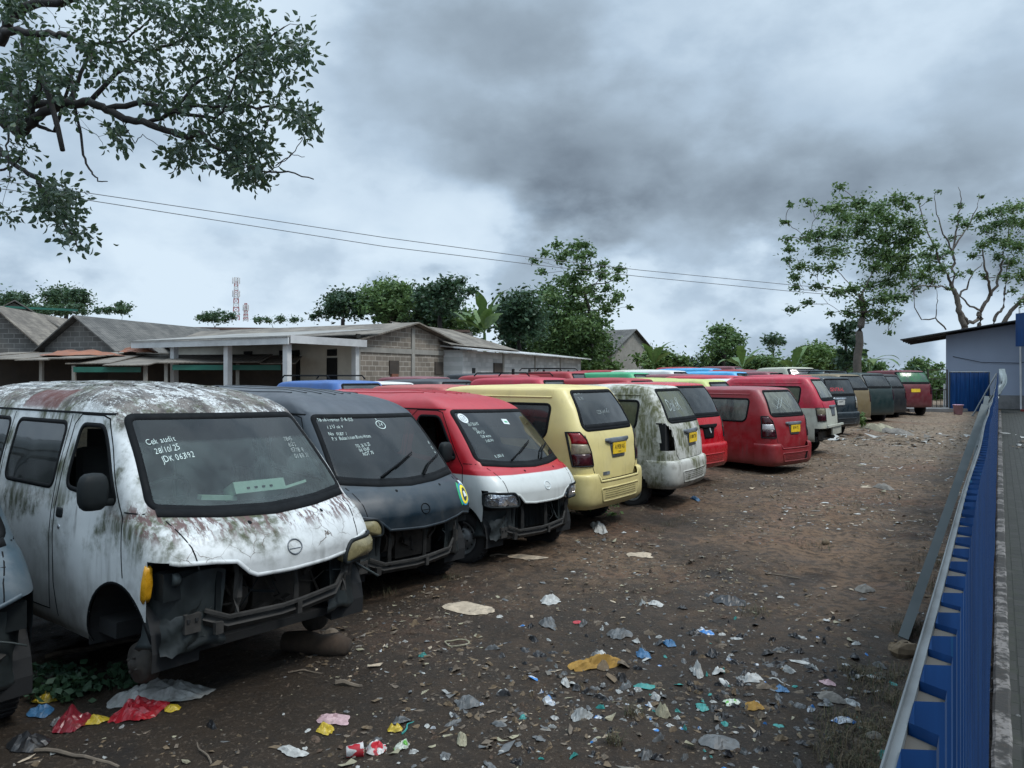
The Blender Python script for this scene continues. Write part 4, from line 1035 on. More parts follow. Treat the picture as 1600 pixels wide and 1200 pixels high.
    if o.get('wipers'):
        for (P,) in (([(-.30,1.11),(-.06,1.20),(.22,1.30)],),([(.22,1.10),(.40,1.20),(.60,1.26)],)):
            mb=MB(); q=[S.hit(0,u_,v_,.03)[0] for u_,v_ in P]; mb.tube(q,[.012,.009,.007],5)
            q2=[S.hit(0,u_+.0,v_-.012,.018)[0] for u_,v_ in dens([P[1],P[2]],False,.05)]; mb.tube(q2,.006,4)
            mb.build('wiper',M['rubber'],root,True)
    o['extra'](S,root) if 'extra' in o else None
    # wheels
    for (sx,cy) in ((-1,ax),(1,ax),(-1,3.28),(1,3.28)):
        fl=sx<0 and cy<2
        if o.get('hubs') and cy<2:
            e=bpy.data.objects.new('brake_hub',None); COL.objects.link(e); e.parent=root; e.location=(sx*.66,cy-.02,.17)
            mb=MB(); s=sx; mb.lathe([(0,s*.07),(.03,s*.07),(.035,s*.05),(.06,s*.05),(.065,s*.035),(.115,s*.03),(.125,s*.0),(.12,-s*.06),(.0,-s*.08)],n=28)
            for k in range(4): mb.lathe([(0,s*.065),(.008,s*.065),(.008,s*.03)],c=(0,.05*math.cos(k*1.57+.4),.05*math.sin(k*1.57+.4)),n=6)
            mb.build('drum',M['rustdark'],e,True)
        else: wheel(root,sx*.70,cy,.29-o.get('sink',0),side=sx,steer=o.get('steer',0) if cy<2 else 0)
    mb=MB(); mb.tube([(-.66,ax,.2),(.66,ax,.2)],.03,6); mb.tube([(-.66,3.28,.29),(.66,3.28,.29)],.035,6); mb.box((0,1.9,.27),(.6,2.4,.10)); mb.build('axle',M['rustdark'],root)
    return root,S
# ---------------------------------------------------------------- minibuses seen from the rear (y=0 is the rear)
def rear_rows(h=1.95,w=.81,rake=.34,win=1.36,L=3.75):
    t=h-.06
    return [(.36,w-.03,.36,.05,.05,.17,.17,.36,L-.12,.1,.02),(.46,w,.46,.03,.06,.18,.18,.46,L,.1,.02),
    (.80,w+.005,.80,.03,.06,.18,.18,.80,L,.1,.02),(1.05,w,1.05,.05,.06,.18,.18,1.02,L-.12,.1,.02),
    (win-.05,w-.01,win-.05,.10,.06,.17,.18,1.12,L-.30,.1,.02),((win+t)/2,w-.065,(win+t)/2,.10+rake*.45,.06,.15,.18,1.45,L-.62,.1,.01),
    (t-.06,w-.11,t-.05,.10+rake*.88,.06,.15,.18,t-.14,L-.95,.08,0),(t,w-.14,t+.01,.10+rake*1.05,.06,.15,.18,t-.02,L-1.1,.08,0),
    (t+.028,w-.20,t+.028,.10+rake*1.35,.05,.15,.18,t+.02,L-1.3,.06,0),(t+.043,w-.34,t+.043,.10+rake*1.9,.04,.12,.15,t+.04,L-1.6,.04,0),
    (t+.054,w-.55,t+.054,.10+rake*2.7,.02,.10,.12,t+.05,L-2.0,.03,0),(t+.06,.10,t+.06,.10+rake*3.4,.01,.04,.05,t+.058,L-2.2,.01,0)]
def rear_van(name,loc,yaw,mat,o):
    root=empty(name,loc,yaw,o['label'],o.get('cat','van'),o.get('group'),rx=o.get('pitch',0),ry=o.get('roll',0))
    h=o.get('h',1.95);w=o.get('w',.81);rake=o.get('rake',.34);win=o.get('win',1.36);L=o.get('L',3.75)
    rows=rear_rows(h,w,rake,win,L); res=o.get('res',.03); big=o.get('far',False)
    V,Fq=shell(rows,res,(16,8,90) if not big else (10,5,44))
    S=Surf(V,Fq); C=V[Fq].mean(1); x,y,z=C[:,0],C[:,1],C[:,2]
    wt=h-.095; ww=o.get('ww',(.66,.51))
    RW=rpoly([(-ww[0],win),(ww[0],win),(ww[1]+.02,wt),(-ww[1]-.02,wt)],[.10,.10,.05,.05])
    sb=o.get('sideb',win-.12); sw=o.get('sidew',(.60,2.0)); st=h-.26
    S1=rpoly([(-sw[0]-.06,sb),(-sw[1],sb),(-sw[1],st),(-sw[0]-.02,st)],[.13,.03,.03,.08])
    S2=rpoly([(-sw[1]-.10,sb),(-L+1.25,sb),(-L+1.25,st),(-sw[1]-.10,st)],.05)
    FWs=rpoly([(-.68,1.12),(.68,1.12),(.56,h-.20),(-.56,h-.20)],.05)
    rw=pip(x,z,RW)&(y<1.2); fw=pip(-x,z,FWs)&(y>L-1.25)
    s1=pip(-y,z,S1)&(abs(x)>.4); s2=pip(-y,z,S2)&(abs(x)>.4)
    dw=rpoly([(-(L-1.18),1.15),(-(L-.55),1.12),(-(L-.95),h-.26),(-(L-1.18),h-.26)],.04)
    dd=pip(-y,z,dw)&(abs(x)>.4)
    ay=.78; ar=.33
    hole=((y-ay)**2+(z-.30)**2<ar**2)&(abs(x)>.45)&(not o.get('noarch'))
    hole|=((y-(L-.75))**2+(z-.30)**2<ar**2)&(abs(x)>.45)
    if o.get('lampholes'):
        TLh=[(-.80,.92),(-.60,.92),(-.63,1.12),(-.68,1.30),(-.78,1.36)]
        hole|=pip(x,z,TLh)&(y<.35)
    if o.get('nobumper'): hole|=(z<.68)&(y<.30)
    body=~(rw|fw|s1|s2|dd|hole)
    if o.get('pickup'): pass
    submesh('body',V,Fq[body],mat,root)
    gm=o.get('glass',M['glass']); sg_=o.get('sideglass',gm)
    submesh('rear_window',V,Fq[rw],gm,root); submesh('windscreen',V,Fq[fw],M['glass'],root)
    for sgn in (-1,1):
        submesh('side_window',V,Fq[s1&(x*sgn>0)],sg_,root); submesh('side_window',V,Fq[(s2|dd)&(x*sgn>0)],sg_,root)
    mb=MB(); S.strip(mb,0,RW,.045,.004); mb.build('rear_window_seal',M['rubber'],root,True)
    if o.get('bandlow',True):
        mb=MB(); S.strip(mb,0,[(-ww[0]+.06,win+.035),(ww[0]-.06,win+.035)],.065,.004,closed=False); mb.build('window_band',M['rubber'],root,True)
    if not big:
        mb=MB(); S.strip(mb,180,FWs,.045,.006); mb.build('windscreen_seal',M['rubber'],root,True)
    for a,k in ((90,1),(-90,-1)):
        mb=MB(); S.strip(mb,a,[(p[0]*k,p[1]) for p in S1],.035,.006)
        if not big: S.strip(mb,a,[(p[0]*k,p[1]) for p in S2],.035,.006); S.strip(mb,a,[(p[0]*k,p[1]) for p in dw],.035,.006)
        mb.build('window_seal',M['rubber'],root,True)
    if big:
        mb=MB(); mb.box((0,L/2,.45),(w*1.7,L-.6,.2)); mb.build('underbody',M['dark'],root)
    else:
        # roof gutter rail and rear quarter ledge, panel lines
        mb=MB()
        for a,k in ((90,1),(-90,-1)):
            S.strip(mb,a,[(-.62*k,h-.165),(-(L-1.3)*k,h-.165)],.02,.008,closed=False)
        mb.build('roof_gutter',mat,root,True)
        mb=MB()
        hz=o.get('hatchz',.70)
        S.strip(mb,0,[(-.50,hz),(.50,hz),(.585,.86),(.60,1.05),(.665,win-.06)],.010,.002,closed=False); S.strip(mb,0,[(-.50,hz),(-.585,.86),(-.60,1.05),(-.665,win-.06)],.010,.002,closed=False)
        for a,k in ((90,1),(-90,-1)):
            S.strip(mb,a,[(-2.05*k,h-.2),(-2.05*k,.42),(-2.9*k,.42),(-2.9*k,h-.2)],.008,.002,closed=False)
        mb.build('panel_gaps',M['rubber'],root)
        # bumper shell
        if not o.get('nobumper'):
            bz=o.get('bumpz',.80)
            br=[(.34,w-.03,.34,.02,.06,.17,.17,.34,L,.1,.02),(.42,w+.012,.42,-.035,.07,.18,.2,.42,L,.1,.02),(.60,w+.022,.60,-.045,.07,.18,.2,.60,L,.1,.02),
                (bz-.06,w+.020,bz-.06,-.04,.07,.18,.2,bz,L,.1,.02),(bz-.01,w+.008,bz-.01,-.015,.07,.18,.2,bz,L,.1,.02),(bz,w-.03,bz,.05,.06,.18,.2,bz,L,.1,.02)]
            Vb,Fb=shell(br,.02,(18,9,90),close=False); Cb=Vb[Fb].mean(1)
            keep=(Cb[:,1]<o.get('bumpl',.46)); trap=(abs(Cb[:,0])<.50+(Cb[:,2]-hz)*.35)&(Cb[:,2]>hz-.01)&(Cb[:,1]<.3)
            if o.get('bumpcut',True): keep&=~trap
            Sb=Surf(Vb,Fb)
            submesh('bumper',Vb,Fb[keep],mat,root)
            mb=MB()
            if o.get('bumpcut',True):
                Sb.strip(mb,0,[(-.50-.04,bz-.015),(-.505,hz-.005),(.505,hz-.005),(.54,bz-.015)],.03,.006,closed=False)
            Sb.strip(mb,0,rpoly([(-.46,.43),(.46,.43),(.50,.60),(-.50,.60)],.03),.022,.008)
            mb.build('bumper_moulding',mat,root,True)
            mb=MB(); 
            for zz in (.47,.50,.53,.56): Sb.strip(mb,0,[(-.42,zz),(.42,zz)],.004,.002,closed=False)
            if o.get('bumphole'): Sb.decal(mb,0,[(.34,.44),(.52,.44),(.52,.60),(.42,.60)],.002)
            mb.build('bumper_recess',M['rubber'],root)
        else:
            mb=MB(); mb.box((0,.20,.50),(1.35,.06,.20)); mb.box((0,.14,.42),(1.2,.04,.04)); mb.box((-.60,.45,.42),(.06,.6,.12)); mb.box((.60,.45,.42),(.06,.6,.12)); mb.build('rear_chassis',M['rustdark'],root)
            mb=MB(); mb.box((0.02,-.01,.735),(1.62,.05,.05)); mb.box((.28,.02,.60),(.95,.03,.19)); mb.build('bumper_bar',mat,root)
        # tail lamps, wrapping the corner
        TL=o.get('tail',[(-.80,.90),(-.585,.90),(-.60,1.08),(-.66,1.24),(-.72,1.335),(-.79,1.335)])
        if not o.get('lampholes'):
            for k in (1,-1):
                e=bpy.data.objects.new('tail_light',None); COL.objects.link(e); e.parent=root
                a=30*k; d_,U,W=S.fr(a)
                def conv(P):
                    out=[]
                    for p in P:
                        xx=abs(p[0]); sg2=1 if p[0]*k>0 else -1
                        for _q in range(40):
                            h_=S.b.ray_cast(Vector((xx*sg2,-6,p[1])),Vector((0,1,0)))[0]
                            if h_ is not None and h_.y<.42: break
                            xx-=.008
                        if h_ is None: h_=Vector((xx*sg2,.3,p[1]))
                        out.append((h_.dot(U),p[1]))
                    return out
                z0=min(p[1] for p in TL); z1=max(p[1] for p in TL)
                mb=MB(); S.strip(mb,a,conv(TL),.016,.014,step=.02); mb.build('lamp_rim',M['plastic'],e,True)
                for nm,za,zb_,mt in o.get('lens',[('upper_lens',.66,1,M['tail_red']),('middle_lens',.36,.66,M['tail_smoke']),('lower_lens',0,.36,M['tail_dark'])]):
                    A=z0+(z1-z0)*za; B=z0+(z1-z0)*zb_
                    # clip polygon to the band
                    P=dens(TL,True,.02); Q=[p for p in P if A-.012<=p[1]<=B+.012]
                    if len(Q)>3:
                        cx=sum(p[0] for p in Q)/len(Q);cz=sum(p[1] for p in Q)/len(Q)
                        Q.sort(key=lambda p:math.atan2(p[1]-cz,p[0]-cx))
                        mb=MB(); S.decal(mb,a,conv(Q),.010,3,bulge=.008,step=.03); mb.build(nm,mt,e,True)
        else:
            mb=MB(); mb.box((-.66,.24,1.12),(.18,.10,.46)); mb.box((.66,.24,1.12),(.18,.10,.46)); mb.build('lamp_socket',M['dark'],root)
        # plate holder, garnish and plate
        pc=o.get('plate')
        gx=o.get('gx',.06); gzz=o.get('gz',1.20)
        mb=MB(); S.decal(mb,0,rpoly([(gx-.31,gzz-.005),(gx-.24,gzz-.035),(gx+.24,gzz-.035),(gx+.31,gzz-.005),(gx+.30,gzz+.03),(gx-.30,gzz+.03)],.012),.030,3,bulge=.006); mb.build('hatch_garnish',o.get('garn',M['greyplastic']),root,True)
        mb=MB(); S.decal(mb,0,rpoly([(gx-.165,gzz-.23),(gx+.165,gzz-.23),(gx+.20,gzz-.03),(gx-.20,gzz-.03)],.012),.010,3); mb.build('plate_recess',o.get('recess',M['greyplastic']),root,True)
        if pc:
            h_,n_=S.hit(0,gx,gzz-.11,.022); pe=bpy.data.objects.new('number_plate',None); COL.objects.link(pe); pe.parent=root; pe.location=h_+Vector((0,-.012,0))
            b=MB(); b.box((0,0,0),(.36,.008,.15)); b.build('plate',pc[1],pe)
            b=MB(); flat_text(b,pc[0],(0,-.0065,.018),(1,0,0),(0,0,1),.062,0,sx=.72); 
            if len(pc)>2: flat_text(b,pc[2],(0,-.0065,-.048),(1,0,0),(0,0,1),.026)
            b.build('plate_lettering',M['plate_black'],pe)
        # interior, underbody, wheels
        mb=MB(); mb.box((0,L/2,.40),(w*1.8,L-.5,.10)); mb.box((0,L-1.2,.8),(1.3,.35,.7))
        mb.build('underbody',M['dark'],root)
        for yy in o.get('seats',(.85,1.75,2.35)):
            s=MB(); s.box((0,yy,1.02),(1.25,.12,.62)); s.box((0,yy+.2,.72),(1.25,.45,.14)); s.build('seat',M['seat'],root)
        for (sx,cy) in ((-1,ay),(1,ay),(-1,L-.75),(1,L-.75)):
            if o.get('noarch') and cy<2: continue
            wheel(root,sx*(w-.22),cy,o.get('wz',.27),side=sx,r=.28,rimr=.165)
        if 'extra' in o: o['extra'](S,root)
    return root,S
# ---------------------------------------------------------------- the front row
def rootmat(o): return Matrix.LocRotScale(o.location,o.rotation_euler,o.scale)
def ink(S,root,lines,name='marker_writing',m='ink',off=.004):
    mb=MB()
    for i,(t,u,v,sz,rot,sx) in enumerate(lines): S.text(mb,0,t,u,v,sz,off,shear=.15,rot=rot,thin=1,sx=sx,seed=i+3)
    mb.build(name,M[m],root)
ROW='scrapped minibuses parked in the long front row'
YAW=.90
HOOD1=[(-1,.83),(-.74,.85),(-.70,.84),(-.50,.83),(-.38,.815),(-.30,.74),(-.25,.715),(0,.71),(.30,.72),(.50,.74),(.56,.80),(.70,.835),(1,.84)]
HOOD2=[(-1,.83),(-.74,.84),(-.52,.80),(-.44,.74),(-.38,.69),(0,.675),(.30,.69),(.50,.72),(.58,.74),(.70,.72),(.80,.70),(1,.70)]
HOOD3=[(-1,.83),(-.80,.83),(-.74,.82),(-.50,.79),(-.44,.77),(-.36,.69),(-.2,.675),(.2,.675),(.36,.69),(.44,.77),(.50,.79),(.74,.82),(.80,.83),(1,.83)]
def x1(S,root):
    ink(S,root,[('Cek audit',-.595,1.485,.036,.10,.9),('28/10/25',-.57,1.43,.036,.13,.9),('JDK 063192',-.55,1.375,.036,.15,.85)])
    ink(S,root,[('7845',.40,1.47,.03,0,1),('8125',.41,1.43,.03,0,1),('0778 8',.41,1.39,.03,0,1),('01 88 31',.41,1.35,.03,0,1)],m='ink_dim')
def x2(S,root):
    ink(S,root,[('Tdk ada kompresor  27-06-2025',-.60,1.615,.030,0,.62),('1 2 U ok v',-.55,1.55,.03,.03,.9),('No  0187  /',-.57,1.49,.03,.0,.9),('P.V  Bahan hitam Bintu Hitam',-.56,1.445,.03,.05,.75),('TGL 26.10.25',-.37,1.38,.03,.08,.7),('06 10187',-.355,1.345,.03,.08,.8),('NOT 70',-.34,1.31,.03,.08,.8)])
    mb=MB(); S.strip(mb,0,[(.06+.055*math.cos(t),1.575+.036*math.sin(t)) for t in np.linspace(0,6.28,20)[:-1]],.006,.004); S.text(mb,0,'24',.035,1.563,.035,.004,thin=1); S.text(mb,0,'x',.03,1.615,.03,.004,thin=1); S.text(mb,0,'8',.60,1.37,.03,.004,thin=1); S.text(mb,0,'%',.60,1.32,.03,.004,thin=1); S.text(mb,0,'u',.61,1.28,.03,.004,thin=1); mb.build('marker_ring',M['ink'],root)
    # ring-shaped sticker on the far fender
    mb=MB(); c=(.66,.90)
    E=lambda a,b,rot=-.5,t0=0,t1=6.28,n=26:[(c[0]+a*math.cos(t)*math.cos(rot)-b*math.sin(t)*math.sin(rot),c[1]+a*math.cos(t)*math.sin(rot)+b*math.sin(t)*math.cos(rot)) for t in np.linspace(t0,t1,n)]
    S.strip(mb,0,E(.07,.10)[:-1],.012,.003,m=1); S.strip(mb,0,E(.05,.078)[:-1],.024,.0035,m=0)
    S.strip(mb,0,E(.09,.12,t0=2.4,t1=4.4),.022,.003,closed=False,m=2); S.strip(mb,0,E(.085,.115,t0=.6,t1=2.0),.03,.003,closed=False,m=3)
    S.decal(mb,0,[(.64,.88),(.69,.88),(.68,.93),(.65,.93)],.004,2,m=3)
    mb.build('fender_sticker',[M['st_yellow'],M['st_blue'],M['st_green'],M['white']],root)
def x3(S,root):
    mb=MB(); P=[(-.545+.056*math.cos(t),1.58+.052*math.sin(t)) for t in np.linspace(0,6.28,25)[:-1]]; S.decal(mb,0,P,.004,3); 
    mb.build('round_sticker',M['white'],root); mb=MB(); S.strip(mb,0,[(-.545+.035*math.cos(t),1.58+.032*math.sin(t)) for t in np.linspace(0,6.28,20)[:-1]],.004,.006); S.text(mb,0,'U',-.56,1.565,.035,.007); mb.build('sticker_print',M['greyplastic'],root)
    mb=MB(); S.decal(mb,0,[(.03,1.51),(.13,1.50),(.135,1.56),(.035,1.565)],.004,2); mb.build('square_sticker',M['white'],root)
    mb=MB(); S.decal(mb,0,[(.06,1.525),(.11,1.52),(.11,1.535),(.065,1.54)],.007,2); mb.build('sticker_print',M['st_green'],root)
    ink(S,root,[('78-17.5EA.92',-.545,1.495,.032,.06,.6),('TD',-.52,1.45,.03,0,1),('ABU 23',-.50,1.41,.03,.05,.8),('COR warna',-.48,1.365,.03,.06,.65),('2.000.000',-.46,1.32,.028,.07,.7),('B 2656 B',-.47,1.155,.03,.10,.8)])
FV=[
('parked_van',(-3.12,3.60),YAW,paint('paint_greyblue',(.035,.058,.075),grime=.3,moss=.2,streaks=.3),dict(label='grey blue van cut off at the left edge with its nose stripped',hood=HOOD1,lamps=(None,None),z=-.02,res=.028,seed=5,mirror=False,amber=False)),
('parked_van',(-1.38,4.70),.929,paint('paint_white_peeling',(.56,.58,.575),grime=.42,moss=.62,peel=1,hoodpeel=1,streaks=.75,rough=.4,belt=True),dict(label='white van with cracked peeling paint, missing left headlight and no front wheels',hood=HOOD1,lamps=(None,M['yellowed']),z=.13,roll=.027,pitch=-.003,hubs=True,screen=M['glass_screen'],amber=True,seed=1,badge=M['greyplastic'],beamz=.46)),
('parked_van',(-.81,6.86),.875,paint('paint_darkblue',(.005,.014,.022),grime=.14,moss=.1,streaks=.2,rough=.3,roofcol=(.045,.050,.060),fade=.06),dict(label='dark blue van with yellowed headlight and white marker notes on windscreen',hood=HOOD2,lamps=(M['yellowed'],None),z=-.01,roll=.026,pitch=.02,seed=2,badge=M['rubber'],wipers=True,extra=x2)),
('parked_van',(.41,8.33),.893,paint('paint_red_white',(.52,.54,.52),top=(.36,.004,.012),split=.985,grime=.15,moss=.0,streaks=.18,rough=.28,fade=.03),dict(label='red over white van with clear headlights and a round white windscreen sticker',hood=HOOD3,lamps=(M['reflector'],M['reflector']),z=-.012,roll=.026,seed=3,badge=M['white'],wipers=True,radiator=True,extra=x3,steer=.25)),
]
FV[1][4]['extra']=x1
VANS=[]
for nm,(X,Y),yw,mt,o in FV:
    o['group']=ROW
    VANS.append(front_van(nm,(X,Y,float(ground_base(X,Y))+o['z']),yw,mt,o))
r1=VANS[1][0]
mb=MB(); Mx=rootmat(r1)
mb.box((.10,.60,1.155),(.40,.13,.085),Matrix.Rotation(-.5,3,'X')); mb.box((-.20,.58,1.13),(.26,.05,.03),Matrix.Rotation(.12,3,'Y')); mb.box((.38,.60,1.14),(.24,.10,.02),Matrix.Rotation(-.18,3,'Y')@Matrix.Rotation(-.5,3,'X'))
for k in range(4): mb.box((.0+k*.06,.535,1.18),(.02,.01,.012),m=1)
mb.V=[tuple(Mx@Vector(p)) for p in mb.V]
tag(mb.build('instrument_panel',[M['palegreen'],M['rubber']]),'pale green instrument panel lying on the dashboard behind the white van windscreen','car part')

def txt_rear1(S,root):
    ink(S,root,[('kuat.mes .S',-.50,1.81,.035,.04,.8),('TL.95',-.47,1.745,.038,.05,.9)],m='ink_dim'); ink(S,root,[('CCM-jodieCc',-.20,1.55,.055,.03,.72),('( mobil baru )',-.13,1.385,.028,.0,.9)],m='ink_dim')
    mb=MB(); S.decal(mb,0,rpoly([(-.36,.755),(-.20,.755),(-.20,.80),(-.36,.80)],.008),.007,2); mb.build('model_badge',M['greyplastic'],root)
    mb=MB(); S.text(mb,0,'1.5',-.34,.765,.028,.010,shear=.2); mb.build('badge_lettering',M['rubber'],root)
def txt_rear2(S,root):
    ink(S,root,[('DaKeK',-.46,1.53,.20,.0,.62),('( mobil baru )',-.05,1.385,.028,.0,.9)],m='ink_dim')
def txt_rearA(S,root):
    mb=MB(); S.strip(mb,0,[(.02,1.09),(.035,1.03),(.06,.99)],.03,.02,closed=False); mb.build('torn_label',M['white'],root)
def txt_rearB(S,root):
    mb=MB()
    for P in ([(-.38,1.50),(-.12,1.72)],[(-.32,1.74),(-.08,1.48)],[(-.20,1.76),(.12,1.50)],[(-.26,1.52),(.02,1.74)],[(-.46,1.62),(-.30,1.52)],[(.18,1.44),(.12,1.74)]): S.strip(mb,0,P,.010,.004,closed=False)
    mb.build('scratched_marks',M['ink_dim'],root)
def txt_dark(S,root):
    mb=MB(); S.text(mb,0,'SENTRAL',-.52,1.44,.11,.004,shear=.1,sx=.95); mb.build('window_lettering',M['ink_red'],root)
TLs=[(-.80,.92),(-.62,.92),(-.63,1.10),(-.66,1.26),(-.72,1.36),(-.79,1.36)]
RV=[
('parked_minibus',(1.45,10.05),YAW+.03,paint('paint_cream',(.61,.51,.21),grime=.2,moss=.0,streaks=.22,rough=.35,gcol=(.13,.09,.04),fade=.10),
  dict(label='cream yellow minibus seen from behind with plate A 1928 AS',z=.0,plate=('A 1928 AS',M['plate_yellow'],'05 25'),extra=txt_rear1,res=.024,sidew=(.60,1.95))),
('parked_minibus',(2.92,11.95),1.0,paint('paint_white_mossy',(.50,.50,.455),grime=.45,moss=.75,streaks=.9,rough=.5,mosscol=(.10,.105,.05),gcol=(.07,.06,.045)),
  dict(label='white mossy minibus with a missing tail lamp and a word smeared on the rear glass',z=-.02,plate=('B 1080 TW',M['plate_yellow']),extra=txt_rear2,glass=M['glass_mossy'],lampholes=True,hatchz=.78,bumpcut=False,res=.026,L=3.6,bumpz=.78)),
('parked_minibus',(3.74,13.96),.80,paint('paint_red_bright',(.42,.003,.008),grime=.12,moss=0,streaks=.15,rough=.2,fade=.05),
  dict(label='glossy bright red minibus wedged between the mossy white and the dull red one',z=-.02,extra=txt_rearA,bumpcut=False,garn=M['rubber'],recess=M['rubber'],win=1.30,gx=.0,gz=1.12,L=3.5,w=.78)),
('parked_minibus',(5.95,15.6),.70,paint('paint_red_dull',(.23,.005,.009),grime=.2,moss=0,streaks=.3,rough=.4,fade=.06,roofcol=(.26,.09,.10)),
  dict(label='dull red minibus sitting low, with an X scratched on its dusty rear glass',z=-.17,plate=('B 94 TS',M['plate_yellow']),extra=txt_rearB,glass=M['glass_dusty'],sideglass=M['glass_dusty'],bumphole=True,noarch=True,h=1.97,
   tail=TLs,lens=[('upper_lens',.62,1,M['tail_dark']),('middle_lens',.36,.62,M['tail_clear']),('lower_lens',0,.36,M['tail_dark'])],L=3.7)),
('parked_minibus',(8.0,18.4),YAW+.05,paint('paint_pink_white',(.43,.44,.37),top=(.40,.004,.028),split=1.17,grime=.25,moss=.2,streaks=.5,rough=.4),
  dict(label='crimson over white minibus with its rear bumper torn off',z=.02,nobumper=True,glass=M['glass_dusty'],sideglass=M['glass_mossy'],garn=M['greyplastic'],L=3.6,
   tail=[(-.79,.86),(-.60,.86),(-.60,1.18),(-.79,1.18)],lens=[('upper_lens',.5,1,M['tail_smoke']),('lower_lens',0,.5,M['tail_dark'])])),
('parked_minibus',(10.35,23.0),YAW-.35,paint('paint_nearblack',(.014,.022,.026),grime=.15,moss=0,streaks=.2,rough=.25,fade=.04),
  dict(label='near black minibus with red lettering low on its dark rear window',z=-.05,plate=('A 19 FT',M['plate_white']),extra=txt_dark,bumpcut=False,garn=M['chrome'],lens=[('upper_lens',.5,1,M['tail_clear']),('lower_lens',0,.5,M['tail_smoke'])],h=1.9,w=.84,rake=.20,win=1.30,L=3.9,ww=(.70,.60),gx=-.2)),
]
for nm,(X,Y),yw,mt,o in RV:
    o['group']=ROW
    VANS.append(rear_van(nm,(X,Y,float(ground_base(X,Y))+o['z']),yw,mt,o))
# ---------------------------------------------------------------- vans of the rows behind
BG='vans parked in the rows behind'
def topz(px,py,Z): return CH+(HY-py)*Z/F
def bgv(px,py,Z,col,label,yaw=YAW,L=3.8,h=None,win=1.36,sink=0,**k):
    X=(px-800)*Z/F; g=float(ground_base(X,Z)); 
    top=topz(px,py,Z)-g; h=1.93; z=top-h
    o=dict(label=label,group=BG,far=True,h=h,L=L,res=.06,rake=k.get('rake',.34),glass=k.get('glass',M['glass']),cat=k.get('cat','van'))
    o.update({a:b for a,b in k.items() if a in('ww','w','win')})
    mt=k.get('mat') or (paint('paint_bg',col,grime=.25,moss=.12,streaks=.35,rough=.42,fade=.07) if max(col)>.1 else paint('paint_bg',col,grime=.10,moss=0,streaks=.1,rough=.35,fade=.03))
    r,S=rear_van('parked_van',(X,Z,g+z),yaw,mt,o)
    if k.get('plate'): 
        mb=MB(); S.decal(mb,0,rpoly([(-.25,1.0),(.15,1.0),(.15,1.14),(-.25,1.14)],.01),.01,2); mb.build('number_plate',k['plate'],r)
    if k.get('tail',True):
        for s_ in (-1,1):
            mb=MB(); S.decal(mb,0,rpoly([(s_*.76,.92),(s_*.62,.92),(s_*.64,1.3),(s_*.74,1.3)],.03),.008,3); mb.build('tail_light',M['tail_dark'],r)
    if k.get('rack'):
        mb=MB()
        for x_ in (-.5,.5): mb.tube([(x_,.9,h+.02),(x_,1.0,h+.10),(x_,2.6,h+.10),(x_,2.7,h+.02)],.018,5)
        for y_ in (1.05,1.5,2.0,2.5): mb.tube([(-.55,y_,h+.10),(.55,y_,h+.10)],.014,4)
        mb.build('roof_rack',M['rubber'],r)
    for (sx,cy) in ((-1,.78),(1,.78),(-1,L-.75),(1,L-.75)):
        mb=MB(); mb.lathe([(0,-.08),(.2,-.09),(.28,-.08),(.29,0),(.28,.08),(.2,.09),(0,.08)],(sx*.66,cy,.28),'X',16); mb.build('wheel',M['tyre'],r,True)
    return r
P_=YAW
RED=(.28,.006,.012);PINK=(.38,.012,.035);BLK=(.02,.024,.028);CRM=(.5,.48,.40);WHT=(.55,.55,.53);BLU=(.03,.10,.30);LBL=(.05,.32,.60);GRN=(.03,.30,.13);LIM=(.36,.42,.10);MAR=(.16,.04,.05)
# second row (rear ends turned away, mostly hidden): px,py of the rear roof edge
bgv(585,594,16.2,BLU,'blue minibus whose roof shows over the red and white van',rack=True)
bgv(640,596,17.2,WHT,'white minibus roof between the blue one and the black one')
bgv(735,592,18.5,BLK,'black minibus roof behind the red and white van')
bgv(752,601,15.2,(.34,.06,.05),'brownish red minibus roof just behind the cream one')
bgv(846,585,21.5,RED,'red minibus roof with its flank against the white block house')
bgv(893,589,18.0,PINK,'weathered red minibus roof with black rack above the cream van',rack=True)
bgv(925,580,25.0,RED,'small red minibus with open tailgate behind the weathered red one',rack=True)
bgv(1030,590,17.6,RED,'red minibus with a dark rear window above the mossy white one')
bgv(1082,590,19.6,LIM,'lime green minibus with a small dark rear window')
bgv(1022,581,24.5,GRN,'bright green minibus roof')
bgv(1150,592,17.8,(.42,.47,.15),'pale lime minibus with a long roof above the dull red one',L=4.6,rack=False)
bgv(1055,577,30,CRM,'cream minibus roof behind the green one')
bgv(1080,578,28,WHT,'white minibus roof right of the cream one')
bgv(1123,584,24,MAR,'maroon minibus roof in the middle of the yard')
bgv(1135,575,36,LBL,'light blue minibus roof, upper of the two blue ones',L=4.6)
bgv(1178,580,28,LBL,'light blue minibus with faded rear, lower of the two blue ones',L=4.6)
bgv(1180,586,22,PINK,'pinkish red minibus roof right of the maroon one')
bgv(1200,577,34,RED,'red minibus with a rear window near the yard centre')
bgv(1228,580,30,MAR,'brownish red minibus left of the cream pickup')
bgv(1242,578,33,BLK,'dark minibus just left of the cream pickup cab')
bgv(1263,573,30,(.42,.42,.33),'cream cab with a wide dark rear window',yaw=.25,cat='pickup',ww=(.66,.60))
bgv(1262,585,24.5,PINK,'bright red minibus roof below the cream cab',yaw=.3)
bgv(1225,592,20.5,WHT,'white topped minibus behind the crimson one',L=4.2)
bgv(1265,590,23,BLK,'dark minibus roof right behind the crimson one')
bgv(1318,578,29.5,(.025,.05,.055),'dark teal minibus left of the tree trunk',yaw=.35)
bgv(1345,584,26.5,(.15,.11,.05),'tan and black minibus with a roof rack behind the dark one',yaw=.5,rack=True)
bgv(1380,582,27.5,(.008,.022,.020),'dark green minibus with a pale rear window',yaw=.42,ww=(.62,.55))
